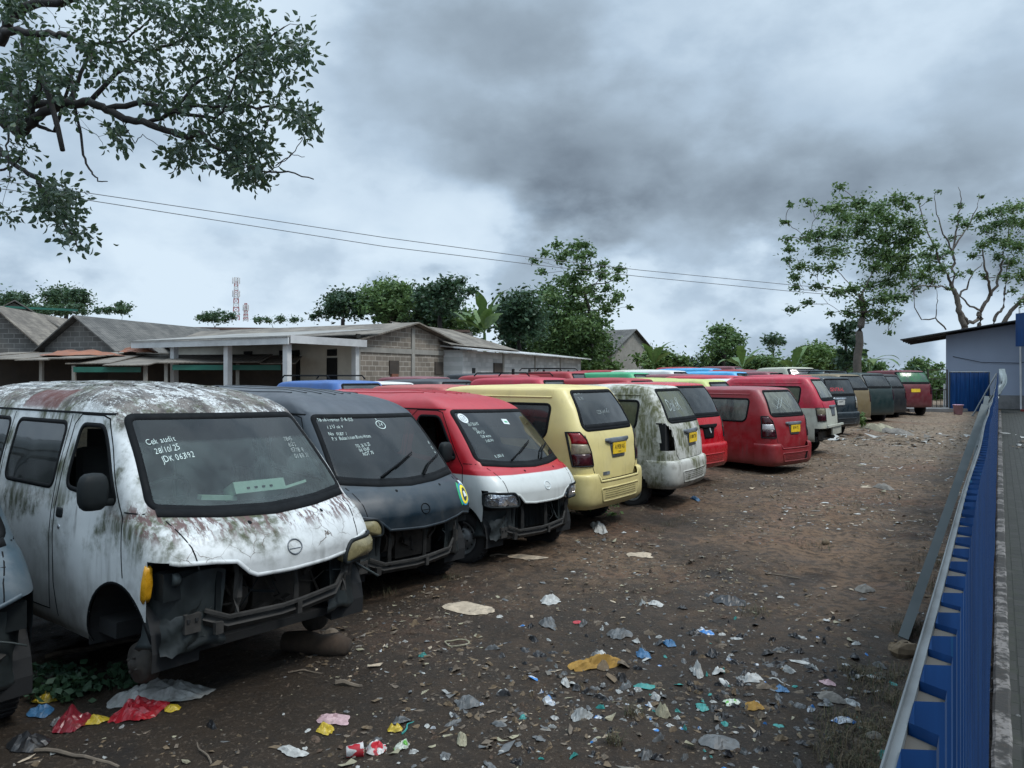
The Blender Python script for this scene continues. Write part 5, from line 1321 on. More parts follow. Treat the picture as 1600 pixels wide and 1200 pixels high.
bgv(1398,584,30,(.012,.014,.015),'black minibus parked beside the dark green one',yaw=.30)
bgv(1434,578,31,(.12,.012,.018),'dark red minibus with a green tinted rear window',yaw=.12,glass=M['glass_green'],plate=M['plate_yellow'],rack=False,ww=(.70,.64))
for i,(x,y,Z_,c,lb) in enumerate([(700,588,24,MAR,'maroon roof beyond the black minibus'),(800,583,27,BLK,'black roof in the third row behind the red one'),(965,583,27,(.1,.12,.13),'grey roof in the third row left of the green one'),(985,578,32,RED,'red roof in the far row behind the green minibus'),(1100,573,42,RED,'red roof in the farthest row above the blue ones'),(1165,572,44,MAR,'brown roof in the farthest row right of the upper blue one'),(1290,576,38,BLK,'dark roof in the farthest row right of the cream cab')]):
    bgv(x,y,Z_,c,lb)
# ---------------------------------------------------------------- trees
def leafmat(name,a,b,c,sc=1.2,trans=.25):
    m,T=newmat(name); co=T.n('ShaderNodeTexCoord').outputs['Object']
    n=T.noise(co,sc,3,.6); n2=T.n('ShaderNodeTexWhiteNoise',{'noise_dimensions':'3D'},Vector=T.vm('SNAP',co,(.16,.16,.16))).outputs[0]
    k=T.m('ADD',T.m('MULTIPLY',n,.75),T.m('MULTIPLY',n2,.25))
    col=T.mix(T.ramp(k,.32,.50),a,b); col=T.mix(T.ramp(k,.56,.70),col,c)
    bs=T.n('ShaderNodeBsdfPrincipled',Base_Color=col,Roughness=.5); bs.inputs['Specular IOR Level'].default_value=.3
    tr=T.n('ShaderNodeBsdfTranslucent',Color=T.mix(.5,col,(.10,.16,.03)))
    fin(T,T.n('ShaderNodeMixShader',i0=trans,i1=bs.outputs[0],i2=tr.outputs[0]).outputs[0]); return m
M['leaf_near']=leafmat('dark_glossy_leaves',(.034,.055,.046),(.055,.090,.066),(.095,.135,.085),2.,.3)
M['leaf_mid']=leafmat('green_leaves',(.055,.105,.045),(.095,.165,.058),(.16,.235,.075),.8)
M['leaf_dark']=leafmat('deep_green_leaves',(.020,.048,.030),(.034,.072,.038),(.055,.10,.045),.8,.15)
M['leaf_light']=leafmat('light_green_leaves',(.06,.11,.035),(.10,.17,.05),(.15,.22,.065),.8)
M['leaf_far']=leafmat('far_green_leaves',(.035,.072,.045),(.055,.105,.060),(.075,.13,.06),.3)
M['bark']=plain('grey_brown_bark',(.105,.09,.075),.9,0,.4,6,.5,.02)
M['barkdark']=plain('dark_bark',(.030,.027,.025),.9,0,.4,6,.5,.02)
def leafcloud(name,parent,clumps,n,size,mat,seed,org=(0,0,0),squash=1.,long=2.2,fold=True,droop=.2):
    rnd=np.random.RandomState(seed); C=np.array([[c[0],c[1],c[2],c[3]] for c in clumps]); w_=C[:,3]**1.7; w_/=w_.sum()
    k=rnd.choice(len(C),n,p=w_); d=rnd.normal(size=(n,3)); d/=np.linalg.norm(d,axis=1)[:,None]
    r=np.abs(rnd.normal(size=n))*.62+.12; p=C[k,:3]+d*(r*C[k,3])[:,None]*np.array([1.15,1.15,squash])
    a=rnd.normal(size=(n,3)); a[:,2]=a[:,2]*.6-droop; a+=d*.5; a/=np.linalg.norm(a,axis=1)[:,None]
    b=np.cross(a,rnd.normal(size=(n,3))); b/=np.linalg.norm(b,axis=1)[:,None]; c=np.cross(a,b)
    s=size*(.6+.8*rnd.rand(n))[:,None]; wd=s/long
    p=p-np.array(org)
    if fold:
        V=np.stack([p-a*s*.5,p+b*wd*.5-c*wd*.12,p+a*s*.5,p-b*wd*.5-c*wd*.12],1)
        V=V.reshape(-1,3); i=np.arange(n)*4; Fc=np.stack([i,i+1,i+2,i+3],1)
    me=bpy.data.meshes.new(name); me.vertices.add(len(V)); me.vertices.foreach_set('co',V.ravel()); me.loops.add(len(Fc)*4); me.loops.foreach_set('vertex_index',Fc.ravel().astype(np.int32)); me.polygons.add(len(Fc)); me.polygons.foreach_set('loop_start',np.arange(0,len(Fc)*4,4,dtype=np.int32)); me.polygons.foreach_set('loop_total',np.full(len(Fc),4,dtype=np.int32)); me.materials.append(mat); me.update(calc_edges=True)
    o=bpy.data.objects.new(name,me); COL.objects.link(o)
    if parent: o.parent=parent
    return o
def tree(name,label,trunk,clumps,nleaf,size,lm,bm,seed,tr=.2,tw=.03,cat='tree',group=None,squash=.8,extra=(),wob=.12,connect=1.0,long=2.0):
    """trunk: list of world points; clumps: list of (x,y,z,r) world"""
    rnd=random.Random(seed); o=trunk[0]; e=empty(name,o,0,label,cat,group); L=lambda p:Vector(p)-Vector(o)
    mb=MB(); n=len(trunk); nodes=[]
    def limb(P,r0,r1,k=5,w_=1):
        Q=[]
        for i in range(len(P)-1):
            for j in range(k):
                t=j/k; q=Vector(P[i]).lerp(Vector(P[i+1]),t); s=(Vector(P[i+1])-Vector(P[i])).length*.06*w_
                if i+j>0: q+=Vector((rnd.uniform(-s,s),rnd.uniform(-s,s),rnd.uniform(-s,s)))
                Q.append(q)
        Q.append(Vector(P[-1])); m_=len(Q)
        rr=[r0+(r1-r0)*(i/(m_-1)) for i in range(m_)]
        mb.tube([L(q) for q in Q],rr,7 if r0>.05 else 4)
        return list(zip(Q,rr))
    nodes+= [q for q in limb(trunk,tr,tr*.6,3,.5)][max(1,n):]
    if not nodes: nodes=[(Vector(trunk[-1]),tr*.6)]
    for ex in extra: nodes+=limb(ex[0],ex[1],ex[2],4,1)[1:]
    top=Vector(trunk[-1])
    cl=sorted(clumps,key=lambda c:(Vector(c[:3])-top).length)
    for c in cl:
        p=Vector(c[:3])
        if rnd.random()>connect: continue
        best=min(nodes,key=lambda q:(q[0]-p).length+.55*max(0,q[0].z-p.z)+.25*(q[0]-top).length)
        d=(best[0]-p).length; r0=min(best[1]*.8,max(tw,d*.028)); 
        mid=best[0].lerp(p,.5)+Vector((rnd.uniform(-wob,wob)*d,rnd.uniform(-wob,wob)*d,rnd.uniform(-wob*.4,wob)*d))
        nodes+=limb([best[0],mid,p],r0,tw*.5,3,1)[2:]
        for _ in range(2):
            q=p+Vector((rnd.uniform(-1,1),rnd.uniform(-1,1),rnd.uniform(-.6,1)))*c[3]; mb.tube([L(p),L(p.lerp(q,.5)+Vector((0,0,.05*c[3]))),L(q)],[tw*.5,tw*.35,tw*.2],3)
    mb.build('trunk',bm,e,True)
    if nleaf: leafcloud('crown',e,[tuple(c) for c in clumps],nleaf,size,lm,seed,o,squash,long)
    return e
def pxc(L,Z,dz,seed,sc=1.,rs=1.):
    rnd=random.Random(seed); out=[]
    for (x,y,r) in L:
        z_=Z+rnd.uniform(-dz,dz); p=at(x,y,z_); out.append((p.x,p.y,p.z,r*z_/F*rs*1.45))
    return out
def ell(cx,cy,rx,ry,n,r,seed,hollow=.0):
    rnd=random.Random(seed); out=[]
    while len(out)<n:
        a=rnd.uniform(-1,1);b=rnd.uniform(-1,1)
        q=a*a+b*b
        if q<1 and (q>hollow or rnd.random()<.4): out.append((cx+a*rx,cy+b*ry,r*rnd.uniform(.6,1.3)*(1.1-.4*q)))
    return out
# tall sparse tree at the right
Z=40.
L1=[(1313,292,7),(1263,317,6),(1235,320,4),(1227,347,5),(1287,328,5),(1343,318,14),(1307,325,12),(1370,327,15),(1403,313,12),(1420,323,7),(1320,340,12),(1350,342,15),(1387,345,17),(1420,350,14),(1430,363,10),(1277,367,13),(1260,373,8),(1307,367,14),(1343,363,13),(1380,373,19),(1413,377,16),(1233,373,6),(1233,390,7),(1232,405,5),(1280,393,11),(1310,393,10),(1357,393,13),(1387,400,17),(1413,403,15),(1250,417,8),(1243,433,7),(1277,420,9),(1300,417,9),(1400,420,15),(1367,417,11),(1387,440,13),(1357,447,11),(1333,453,9),(1310,457,9),(1277,447,7),(1243,450,6),(1237,483,6),(1260,473,6),(1380,467,13),(1347,477,10),(1400,463,8),(1413,467,6),(1373,490,11),(1387,500,8),(1350,493,10),(1327,490,8),(1297,490,4),(1390,520,4),(1400,490,6)]
tree('tall_tree','tall airy tree with layered leaf clumps rising behind the parked vans',[at(1340,632,Z),at(1341,570,Z),at(1343,520,Z),at(1350,488,Z),at(1345,462,Z)],pxc(L1,Z,2.2,3,rs=1.15),12500,.21,M['leaf_mid'],M['bark'],3,tr=.24,tw=.035,wob=.1,squash=.75)
Lw=ell(1322,545,20,28,14,9,5)
tree('small_tree','small tangled tree with hanging leaves beside the tall tree trunk',[at(1322,620,44),at(1320,570,44),at(1322,530,44)],pxc(Lw+[(1313,515,10),(1330,508,8)],44,1.5,4),1500,.3,M['leaf_dark'],M['barkdark'],5,tr=.12,tw=.03)
# bare branching trees behind the annex
Z=46.
def pt(L,Z,r0,r1): return ([at(x,y,Z+dz) for x,y,dz in L],r0*.72,r1*.7)
L2=[(1500,322,5),(1533,308,4),(1466,300,3),(1435,310,5),(1452,312,3),(1495,343,7),(1508,350,8),(1530,338,8),(1545,333,7),(1560,330,10),(1582,325,10),(1597,322,10),(1540,358,11),(1560,350,12),(1580,345,13),(1597,350,12),(1535,383,9),(1552,375,9),(1572,380,15),(1592,385,14),(1560,402,9),(1582,410,12),(1597,430,12),(1570,432,8),(1460,385,8),(1465,402,11),(1450,418,13),(1440,432,12),(1470,420,9),(1445,398,9),(1455,440,8),(1480,395,6),(1488,372,5),(1520,400,6),(1515,425,5),(1535,430,5),(1500,430,5),(1582,455,7),(1600,470,8),(1480,450,4),(1430,450,9),(1418,430,8)]
ex=[pt([(1508,512,0),(1499,485,0),(1494,462,.2),(1489,452,.3)],Z,.26,.2),pt([(1489,452,.3),(1480,430,0),(1466,405,-.5),(1455,375,-1),(1440,335,-1),(1435,312,-1)],Z,.12,.03),pt([(1489,452,.3),(1491,410,.5),(1488,392,.6),(1497,350,.8),(1502,318,1),(1497,292,1)],Z,.14,.02),pt([(1488,392,.6),(1475,365,0),(1463,335,0),(1462,298,0)],Z,.08,.02),pt([(1488,392,.6),(1508,362,1),(1525,330,1),(1532,308,1)],Z,.08,.02),pt([(1489,452,.3),(1465,448,-.5),(1440,446,-1),(1420,455,-1)],Z,.08,.03),pt([(1494,462,.2),(1510,452,1),(1518,430,1),(1535,410,1.4)],Z,.10,.03),
pt([(1499,485,0),(1512,505,0),(1527,500,1),(1530,487,1)],Z,.16,.14),pt([(1530,512,1),(1532,485,1),(1548,462,1),(1545,440,.5),(1538,415,0),(1535,385,0)],Z,.2,.05),pt([(1548,462,1),(1560,440,1),(1568,405,1),(1575,370,1),(1580,340,1)],Z,.14,.03),pt([(1532,485,1),(1515,478,0),(1500,463,0)],Z,.10,.06),
pt([(1552,512,2),(1556,492,2),(1570,480,2),(1570,440,2),(1575,400,2)],Z,.16,.05),pt([(1565,512,2),(1575,490,2),(1600,465,2),(1640,445,2)],Z,.22,.12),pt([(1420,420,0),(1440,500,0),(1462,497,0),(1478,515,0)],Z,.03,.08),pt([(1462,497,0),(1465,470,0),(1464,455,0)],Z,.05,.02)]
tree('bare_tree','half bare spreading tree with twisting grey limbs behind the annex roof',[at(1512,640,Z),at(1510,560,Z),at(1508,512,Z)],pxc(L2,Z,2,6,rs=1.),6200,.21,M['leaf_mid'],M['bark'],8,tr=.36,tw=.035,extra=ex,wob=.15)
# big tree in the middle
Z=56.
L3=[(870,383,8),(854,396,7),(834,407,6),(847,425,6),(902,386,11),(915,383,7),(922,397,8),(886,396,8),(906,402,11),(876,405,9),(941,414,8),(967,422,8),(964,435,8),(941,431,10),(915,422,14),(896,435,14),(880,441,12),(863,451,12),(850,457,12),(899,454,19),(922,454,12),(948,451,8),(967,461,8),(984,480,4),(961,470,9),(935,467,10),(948,483,10),(932,496,10),(863,470,22),(889,477,22),(909,483,18),(854,490,18),(880,500,24),(902,506,22),(837,503,14),(922,509,18),(941,506,10),(841,522,18),(863,522,24),(889,526,26),(915,529,24),(938,526,14),(948,542,12),(831,542,16),(857,545,22),(886,548,24),(915,552,22),(938,552,14),(928,572,14),(902,570,20),(870,570,18),(846,566,14)]
tree('leafy_tree','tall irregular tree with open upper limbs standing right of the banana plant',[at(925,605,Z),at(922,560,Z),at(924,515,Z),at(922,490,Z),at(912,450,Z)],pxc(L3,Z,3.2,7,rs=.9),19000,.30,M['leaf_mid'],M['barkdark'],9,tr=.2,tw=.03,wob=.1,squash=.8)
GT='trees behind the houses'
def quick(name,label,L,Z,n,sz,lm,seed,bx,by,group=GT,tr=.2,dz=2.,**k):
    b=at(bx,by,Z); g=float(ground_base(b.x,b.y)); cx=sum(q[0] for q in L)/len(L); cy=sum(q[1] for q in L)/len(L)
    base=Vector((b.x,b.y,g)); t=at(cx,cy,Z)
    tree(name,label,[base,base.lerp(t,.5),t.lerp(base,.15)],pxc(L,Z,dz,seed),n,sz,lm,M['barkdark'],seed,tr=tr,tw=.03,group=group,**k)
quick('leafy_tree','dark round leafy tree between the banana plant and the tall tree',ell(812,505,32,44,40,14,11),50,7500,.32,M['leaf_dark'],11,812,600)
quick('leafy_tree','broad green tree behind the right half of the block house roof',ell(610,472,40,28,34,13,12)+[(598,445,8),(575,455,8),(640,455,6)],44,6500,.26,M['leaf_mid'],12,610,600)
quick('leafy_tree','low dark tree left of the broad one behind the block house roof',ell(540,478,32,18,24,11,13)+[(500,490,8),(490,494,6)],46,4200,.26,M['leaf_dark'],13,540,600)
quick('leafy_tree','open topped tree with leaf tufts just left of the banana plant',ell(690,468,36,24,22,11,14)+[(700,443,10),(720,440,9),(735,455,9),(660,455,8),(653,463,8)],42,4600,.25,M['leaf_dark'],14,690,600)
quick('leafy_tree','lower bushy tree filling the gap below the banana leaves',ell(700,505,55,20,30,12,15),47,5200,.26,M['leaf_mid'],15,700,600)
quick('shrub','light green shrubs between the tall middle tree and the plastered house',ell(935,575,40,14,26,9,16),56,3000,.3,M['leaf_light'],16,935,605,tr=.06)
GF='distant trees on the skyline'
quick('distant_tree','big dome shaped distant tree at the far left',ell(102,466,38,13,22,10,20)+[(85,478,10),(125,478,9)],120,3200,.55,M['leaf_far'],20,102,500,GF,tr=.5)
quick('distant_tree','cut off distant tree at the left edge of the skyline',ell(20,470,26,9,12,9,21)+[(40,480,8)],120,1700,.55,M['leaf_far'],21,20,500,GF,tr=.4)
quick('distant_tree','low distant treeline patch left of the gables',ell(90,484,90,6,70,5,22),110,5000,.42,M['leaf_far'],22,90,505,GF,tr=.3)
quick('distant_tree','small pointed distant tree right of the dome shaped one',ell(192,482,11,10,9,5,23),110,900,.45,M['leaf_far'],23,192,505,GF,tr=.2)
quick('distant_tree','low distant trees just left of the telecom towers',ell(338,495,30,7,34,5,24),130,2600,.42,M['leaf_far'],24,340,505,GF,tr=.2)
quick('distant_tree','thin distant bushes right of the telecom towers',ell(430,499,45,3,12,5,25),130,900,.5,M['leaf_far'],25,430,505,GF,tr=.2)
quick('distant_tree','distant tree with palm like tufts right of the plastered house',ell(1128,538,26,26,24,11,26)+[(1120,515,9),(1140,515,8),(1100,560,12)],60,3800,.3,M['leaf_mid'],26,1128,600,GF,tr=.25)
quick('distant_tree','flat topped little umbrella shaped distant tree',ell(1205,533,21,5,12,6,27)+[(1205,545,5)],75,1000,.35,M['leaf_far'],27,1205,600,GF,tr=.2)
quick('distant_tree','bushes beside the plastered house gable',ell(1040,563,45,12,22,9,28),55,2800,.3,M['leaf_light'],28,1040,600,GF,tr=.1)
quick('distant_tree','mixed bushes below the umbrella shaped tree',ell(1200,570,60,12,30,9,29),58,3600,.3,M['leaf_mid'],29,1200,605,GF,tr=.1)
quick('distant_tree','rounded green bushes left of the tall sparse tree',ell(1278,558,40,16,30,10,30),55,4200,.3,M['leaf_light'],30,1278,605,GF,tr=.1)
quick('distant_tree','round bush peeping over the dark red minibus',ell(1447,574,26,9,20,7,31),60,2200,.3,M['leaf_mid'],31,1447,605,GF,tr=.1)
quick('distant_tree','far tree line behind the second rows of vans',ell(1000,578,150,7,50,9,32),70,5200,.35,M['leaf_dark'],32,1000,600,GF,tr=.1)
quick('leafy_tree','dark hedge like tree closing the gap between broad tree and banana plant',ell(655,488,60,22,40,12,41),47,6500,.27,M['leaf_dark'],41,655,600)
quick('leafy_tree','mid green tree behind the dark round one and the tall tree',ell(840,530,60,40,46,14,42),60,8000,.36,M['leaf_mid'],42,840,600)
quick('distant_tree','continuous bushes between plastered house and umbrella shaped tree',ell(1110,573,110,12,60,9,45),62,7000,.32,M['leaf_dark'],45,1110,600,GF,tr=.1)
quick('distant_tree','bushes at the foot of the tall sparse tree',ell(1320,575,60,11,34,9,46),58,4500,.32,M['leaf_mid'],46,1320,600,GF,tr=.1)
quick('distant_tree','dense bush filling the gap between the dark red minibus and the annex',ell(1462,605,22,26,30,9,47),50,4200,.28,M['leaf_mid'],47,1462,625,GF,tr=.1)
quick('distant_tree','low bush far behind the dark red minibus',ell(1425,600,30,20,26,9,48),56,3200,.3,M['leaf_dark'],48,1425,620,GF,tr=.1)
# banana plants: big arching blades
def banana(px,py,Z,h,label,seed,n=8,L=2.4,g='banana plants',up=.9):
    b=at(px,py,Z); rnd=random.Random(seed); e=empty('banana_plant',(b.x,b.y,float(ground_base(b.x,b.y))),0,label,'plant',g); top=b.z-e.location.z
    mb=MB(); mb.tube([(0,0,0),(.05,0,top*.5),(0,0,top)],[.16,.13,.08],8); mb.build('stem',M['leaf_light'],e,True)
    for k in range(n):
        th=2*math.pi*k/n+rnd.uniform(-.3,.3); el=rnd.uniform(.5,1.35)*up; LL=L*rnd.uniform(.75,1.15); V=[];Fc=[]; m=12; p=Vector((0,0,top)); dirh=Vector((math.cos(th),math.sin(th),0)); sd_=Vector((-math.sin(th),math.cos(th),0))
        for i in range(m+1):
            t=i/m; el2=el-1.5*t*t*(1.3-up*.4); dd=dirh*math.cos(el2)+Vector((0,0,1))*math.sin(el2)
            w_=.30*math.sin(math.pi*min(1,max(.0,(t-.12)/.88))**.8)*L/2.4*(1+.25*rnd.uniform(-1,1)) if t>.12 else .02
            V+=[p+sd_*w_+Vector((0,0,.10*w_)),p,p-sd_*w_+Vector((0,0,.10*w_))]; p=p+dd*LL/m
        for i in range(m):
            a=i*3; Fc+=[(a,a+3,a+4,a+1),(a+1,a+4,a+5,a+2)]
        mobj('blade',V,Fc,M['leaf_light'] if k%2 else M['leaf_mid'],e)
banana(757,520,43,3,'banana plant with upright torn blades behind the white block house',1,9,2.9,up=1.15)
banana(735,516,44,3,'banana plant with drooping blades just left of the upright one',2,7,2.2,up=.7)
banana(1357,568,45,3,'banana plant just right of the tall sparse tree trunk',3,7,2.2,up=.6)
banana(1240,580,52,3,'banana plant among bushes below the umbrella shaped tree',4,8,2.6,up=.9)
banana(1160,575,52,3,'small banana plant at the right of the palm like distant tree',5,7,2.4,up=.9)
banana(1020,572,50,3,'banana plant just right of the plastered house',6,8,2.6,up=1.)
# ---------------------------------------------------------------- overhanging tree at the upper left
rn=random.Random(77)
def Lp(L,Z0,Z1): 
    n=len(L); return [at(x*.35,y*.35,Z0+(Z1-Z0)*i/(n-1)) for i,(x,y) in enumerate(L)]
EX=[(Lp([(-400,420),(-200,470),(0,530),(60,560),(110,575)],9.2,8.4),.15,.095),
(Lp([(110,575),(180,515),(240,480),(310,460),(400,455),(480,485),(560,535),(650,550),(740,590),(830,610),(900,590)],8.4,7.8),.075,.040),
(Lp([(900,590),(930,635),(970,665),(1040,670),(1100,720),(1150,760),(1290,770),(1400,800)],7.8,7.5),.030,.008),
(Lp([(-300,200),(-100,330),(0,380),(20,335),(80,475),(180,465),(240,450),(310,460)],9.4,8.4),.085,.05),
(Lp([(-200,200),(0,180),(40,140),(200,150),(300,160),(370,200),(430,300)],9.,8.2),.08,.025),
(Lp([(0,190),(40,90),(100,30),(270,10),(420,-60)],9.,8.4),.09,.06),
(Lp([(110,575),(190,335),(280,672)],8.4,8.0),.055,.035),
(Lp([(160,555),(240,590),(320,335),(370,690),(410,770),(440,805),(480,810)],8.4,8.0),.03,.006),
(Lp([(-200,560),(0,670),(60,730),(160,790),(200,880),(260,960),(320,1050),(350,1110)],8.8,8.0),.05,.010),
(Lp([(100,160),(105,300),(85,470),(80,540)],8.7,8.5),.028,.02),
(Lp([(480,485),(640,460),(760,500),(880,470),(1000,480),(1150,480),(1260,470)],8.1,7.7),.045,.012),
(Lp([(650,550),(780,500),(940,530),(1000,500),(1060,335),(1150,250)],8.,7.8),.032,.010),
(Lp([(400,455),(520,330),(640,250),(800,180),(950,60)],8.3,8.2),.04,.012),
(Lp([(310,460),(360,330),(420,200),(560,180),(700,60)],8.4,8.4),.035,.012),
(Lp([(760,500),(860,380),(1000,300),(1180,180),(1270,120)],8.,7.9),.028,.010),
(Lp([(1150,480),(1200,540),(1160,640),(1120,700)],7.7,7.6),.014,.006),
(Lp([(1230,740),(1290,700),(1340,640),(1370,580)],7.6,7.5),.008,.004),
(Lp([(1180,770),(1240,740),(1300,690),(1360,700)],7.6,7.5),.008,.004),
(Lp([(560,0),(600,40),(680,70),(740,90),(770,130)],8.5,8.2),.02,.008),
(Lp([(540,530),(600,640),(640,600),(720,660)],8.,8.),.008,.004),(Lp([(330,480),(340,560),(430,600),(460,650)],8.2,8.),.007,.003),
(Lp([(0,760),(60,740),(120,640),(60,600)],8.3,8.3),.02,.006),(Lp([(40,560),(30,650),(45,800)],8.5,8.3),.02,.008)]
POL=[([(250,-40),(1130,-40),(1150,90),(1250,120),(1320,230),(1310,380),(1250,460),(1200,550),(1130,590),(1000,600),(850,600),(740,590),(640,500),(500,460),(380,440),(280,335),(200,330),(180,220),(130,60),(200,-20)],335),
([(740,650),(900,600),(940,680),(860,740),(770,720)],22),([(1000,600),(1180,600),(1240,700),(1200,780),(1165,830),(1050,770),(1030,700)],60),([(1250,470),(1390,490),(1395,590),(1300,560)],22),([(955,685),(1000,685),(985,720)],5),([(480,560),(545,565),(530,680),(490,670)],11),
([(60,780),(270,800),(330,850),(400,920),(400,1050),(350,1130),(240,1080),(200,960),(80,890)],72),([(-20,-20),(130,-20),(120,100),(0,60)],22),([(90,190),(170,150),(330,350),(240,440),(100,420),(0,480),(0,340),(70,330)],70),([(0,560),(60,600),(130,335),(110,680),(20,700)],12),([(300,480),(360,480),(350,530)],4),([(0,900),(60,940),(10,1010)],5),([(0,480),(100,470),(90,560),(0,540)],14),([(1320,110),(1385,110),(1375,260),(1320,230)],14),([(650,-30),(780,-20),(700,50)],4)]
HOL=[(600,140,62),(670,95,45),(560,470,30),(690,610,50),(60,140,40),(820,440,28),(970,380,26),(1090,450,26),(700,330,22),(380,300,30),(480,260,26),(1190,470,30),(300,60,26),(860,540,26)]
tips=[]
for P,n in POL:
    xs=[p[0] for p in P];ys=[p[1] for p in P]; k=0;tr_=0
    while k<n and tr_<n*30:
        tr_+=1; x=rn.uniform(min(xs),max(xs));y=rn.uniform(min(ys),max(ys))
        if not pip(np.array([x]),np.array([y]),P)[0]: continue
        if any((x-h[0])**2+(y-h[1])**2<h[2]**2 for h in HOL) and rn.random()<.9: continue
        # thin out by a noise so that gaps of sky remain, thicker towards the right
        if float(vnoise(x/75,y/75,31))<-.03-.17*(x>820) and rn.random()<.93: continue
        zc=8.4-.8*x/1400+rn.uniform(-.7,.7); q=at(x*.35,y*.35,zc); tips.append((q.x,q.y,q.z,rn.uniform(.08,.19))); k+=1
base=Vector((-9.6,10.2,0)); base.z=gz(base.x,base.y)
e=empty('overhanging_tree',base,0,'large dark tree whose leafy branches hang into the upper left','tree')
mb=MB(); nodes=[]
tk_=[base,base+Vector((.1,0,2.5)),base+Vector((.4,-.2,4.3)),EX[0][0][0]]
mb.tube([p-base for p in tk_],[.34,.28,.22,.15],10); mb.tube([p-base for p in (tk_[2],EX[3][0][0])],[.18,.085],8); mb.tube([p-base for p in (tk_[2],EX[4][0][0])],[.18,.08],8); mb.tube([p-base for p in (tk_[2],EX[8][0][0])],[.14,.05],8)
for P,r0,r1 in EX:
    Q=[]
    for i in range(len(P)-1):
        for j in range(4):
            q=P[i].lerp(P[i+1],j/4); s=.012+.3*r0; q=q+Vector((rn.uniform(-s,s),rn.uniform(-s,s),rn.uniform(-s,s)))*.6 if (i+j) else q; Q.append(q)
    Q.append(P[-1]); m=len(Q); rr=[.74*(r0+(r1-r0)*i/(m-1)) for i in range(m)]; mb.tube([q-base for q in Q],rr,7); nodes+=list(zip(Q,rr))
NP=np.array([list(q[0]) for q in nodes]); NR=[q[1] for q in nodes]
for t_ in sorted(tips,key=lambda c:float(((NP-np.array(c[:3]))**2).sum(1).min())):
    A=np.array(NP); p=np.array(t_[:3]); dd=((A-p)**2).sum(1); i=int(dd.argmin()); q=Vector(A[i]); P_=Vector(t_[:3]); d=(P_-q).length
    if d>.05:
        m_=q.lerp(P_,.5)+Vector((rn.uniform(-.12,.12)*d,rn.uniform(-.12,.12)*d,rn.uniform(0,.15)*d)); r0=min(NR[i]*.7,.004+.010*d)
        mb.tube([q-base,m_-base,P_-base],[r0,r0*.7,.003],4); NP=np.vstack([A,list(m_),list(P_)]); NR+=[r0*.7,.004]
mb.build('trunk',M['barkdark'],e,True)
# leaves in whorls at the twig tips, each a folded pointed blade
rs=np.random.RandomState(5); V=[];Fc=[]
for (x,y,z,r) in tips:
    c=np.array([x,y,z]); n=rs.randint(8,14)
    for k in range(n):
        a=rs.normal(size=3); a[2]-=.45; a/=np.linalg.norm(a); b=np.cross(a,rs.normal(size=3)); b/=np.linalg.norm(b); u_=np.cross(a,b); L=rs.uniform(.055,.105); w_=L*rs.uniform(.20,.30)
        s0=c-base+a*rs.uniform(.0,r*.8)+rs.normal(size=3)*.055; i=len(V)
        V+=[s0,s0+a*L*.35+b*w_+u_*w_*.3,s0+a*L*.7+b*w_*.8+u_*w_*.3,s0+a*L-u_*.012,s0+a*L*.7-b*w_*.8+u_*w_*.3,s0+a*L*.35-b*w_+u_*w_*.3,s0+a*L*.5]
        Fc+=[(i,i+1,i+2,i+6),(i+6,i+2,i+3),(i,i+6,i+4,i+5),(i+6,i+3,i+4)]
mobj('crown',V,Fc,M['leaf_near'],e)
# ---------------------------------------------------------------- litter
def lit(name,col,rough=.6,var=.2,sc=14,print_=None):
    m,T=newmat(name); c=T.n('ShaderNodeTexCoord').outputs['Object']
    n=T.noise(c,sc,5,.65); col_=T.mix(T.ramp(n,.35,.7),tuple(q*(1-var) for q in col),tuple(min(1,q*(1+var)) for q in col))
    if print_: col_=T.mix(T.ramp(T.noise(T.vm('ADD',c,(3,1,2)),22,2,.4),.50,.54),col_,print_)
    col_=T.mix(T.ramp(T.noise(c,9,7,.75),.50,.72,0,.6),col_,(.06,.05,.04))
    b=T.n('ShaderNodeBsdfPrincipled',Base_Color=col_,Roughness=rough); fin(T,b.outputs[0]); return m
K=dict(white=lit('dirty_white_paper',(.36,.36,.34)),grey=lit('grey_wet_plastic',(.085,.088,.088),.5),tan=lit('tan_cardboard',(.36,.29,.21),.85),red=lit('red_plastic',(.36,.012,.02),.35),yel=lit('yellow_wrapper',(.42,.30,.02),.4),
 teal=lit('teal_wrapper',(.02,.19,.17),.5),blue=lit('blue_plastic',(.03,.11,.22),.5),dred=lit('dark_red_plastic',(.16,.012,.02),.3),orange=lit('ochre_cloth',(.26,.145,.025),.85),film=lit('translucent_bag',(.24,.245,.235),.4),
 printed=lit('red_white_wrapper',(.5,.48,.46),.4,print_=(.42,.02,.03)),greenp=lit('green_white_wrapper',(.42,.45,.38),.4,print_=(.08,.30,.03)),pink=lit('pinkish_plastic',(.36,.23,.24),.5),brown=lit('dead_leaf_brown',(.12,.085,.05),.9),pale=lit('pale_leaf',(.24,.22,.15),.9),stone=lit('pale_stone',(.16,.145,.125),.95),wood=lit('weathered_wood',(.12,.095,.07),.95),green=lit('fresh_leaf',(.045,.11,.035),.6),clod=lit('soil_clod',(.075,.050,.034),.95),black=lit('black_plastic',(.012,.012,.013),.4),bluep=lit('blue_white_wrapper',(.40,.42,.44),.4,print_=(.02,.15,.40)))
def item(px,py,wpx,hpx,mat,label,cat='litter',name='scrap',h=.03,seed=0,rz=None,fold=1.,jag=.35,group=None,nu=12,nv=9,dz=0):
    g=on_ground(px,py); Z=g.y; w_=wpx*Z/F; d_=max(hpx*Z/F*Z/CH*.85,.03)
    return crumple(name,g,w_,d_,h,K[mat],label,cat,group,seed=seed+int(px)+int(py),rz=rnd_.uniform(-.3,.3) if rz is None else rz,nu=nu,nv=nv,fold=fold,jag=jag)
rnd_=random.Random(42)
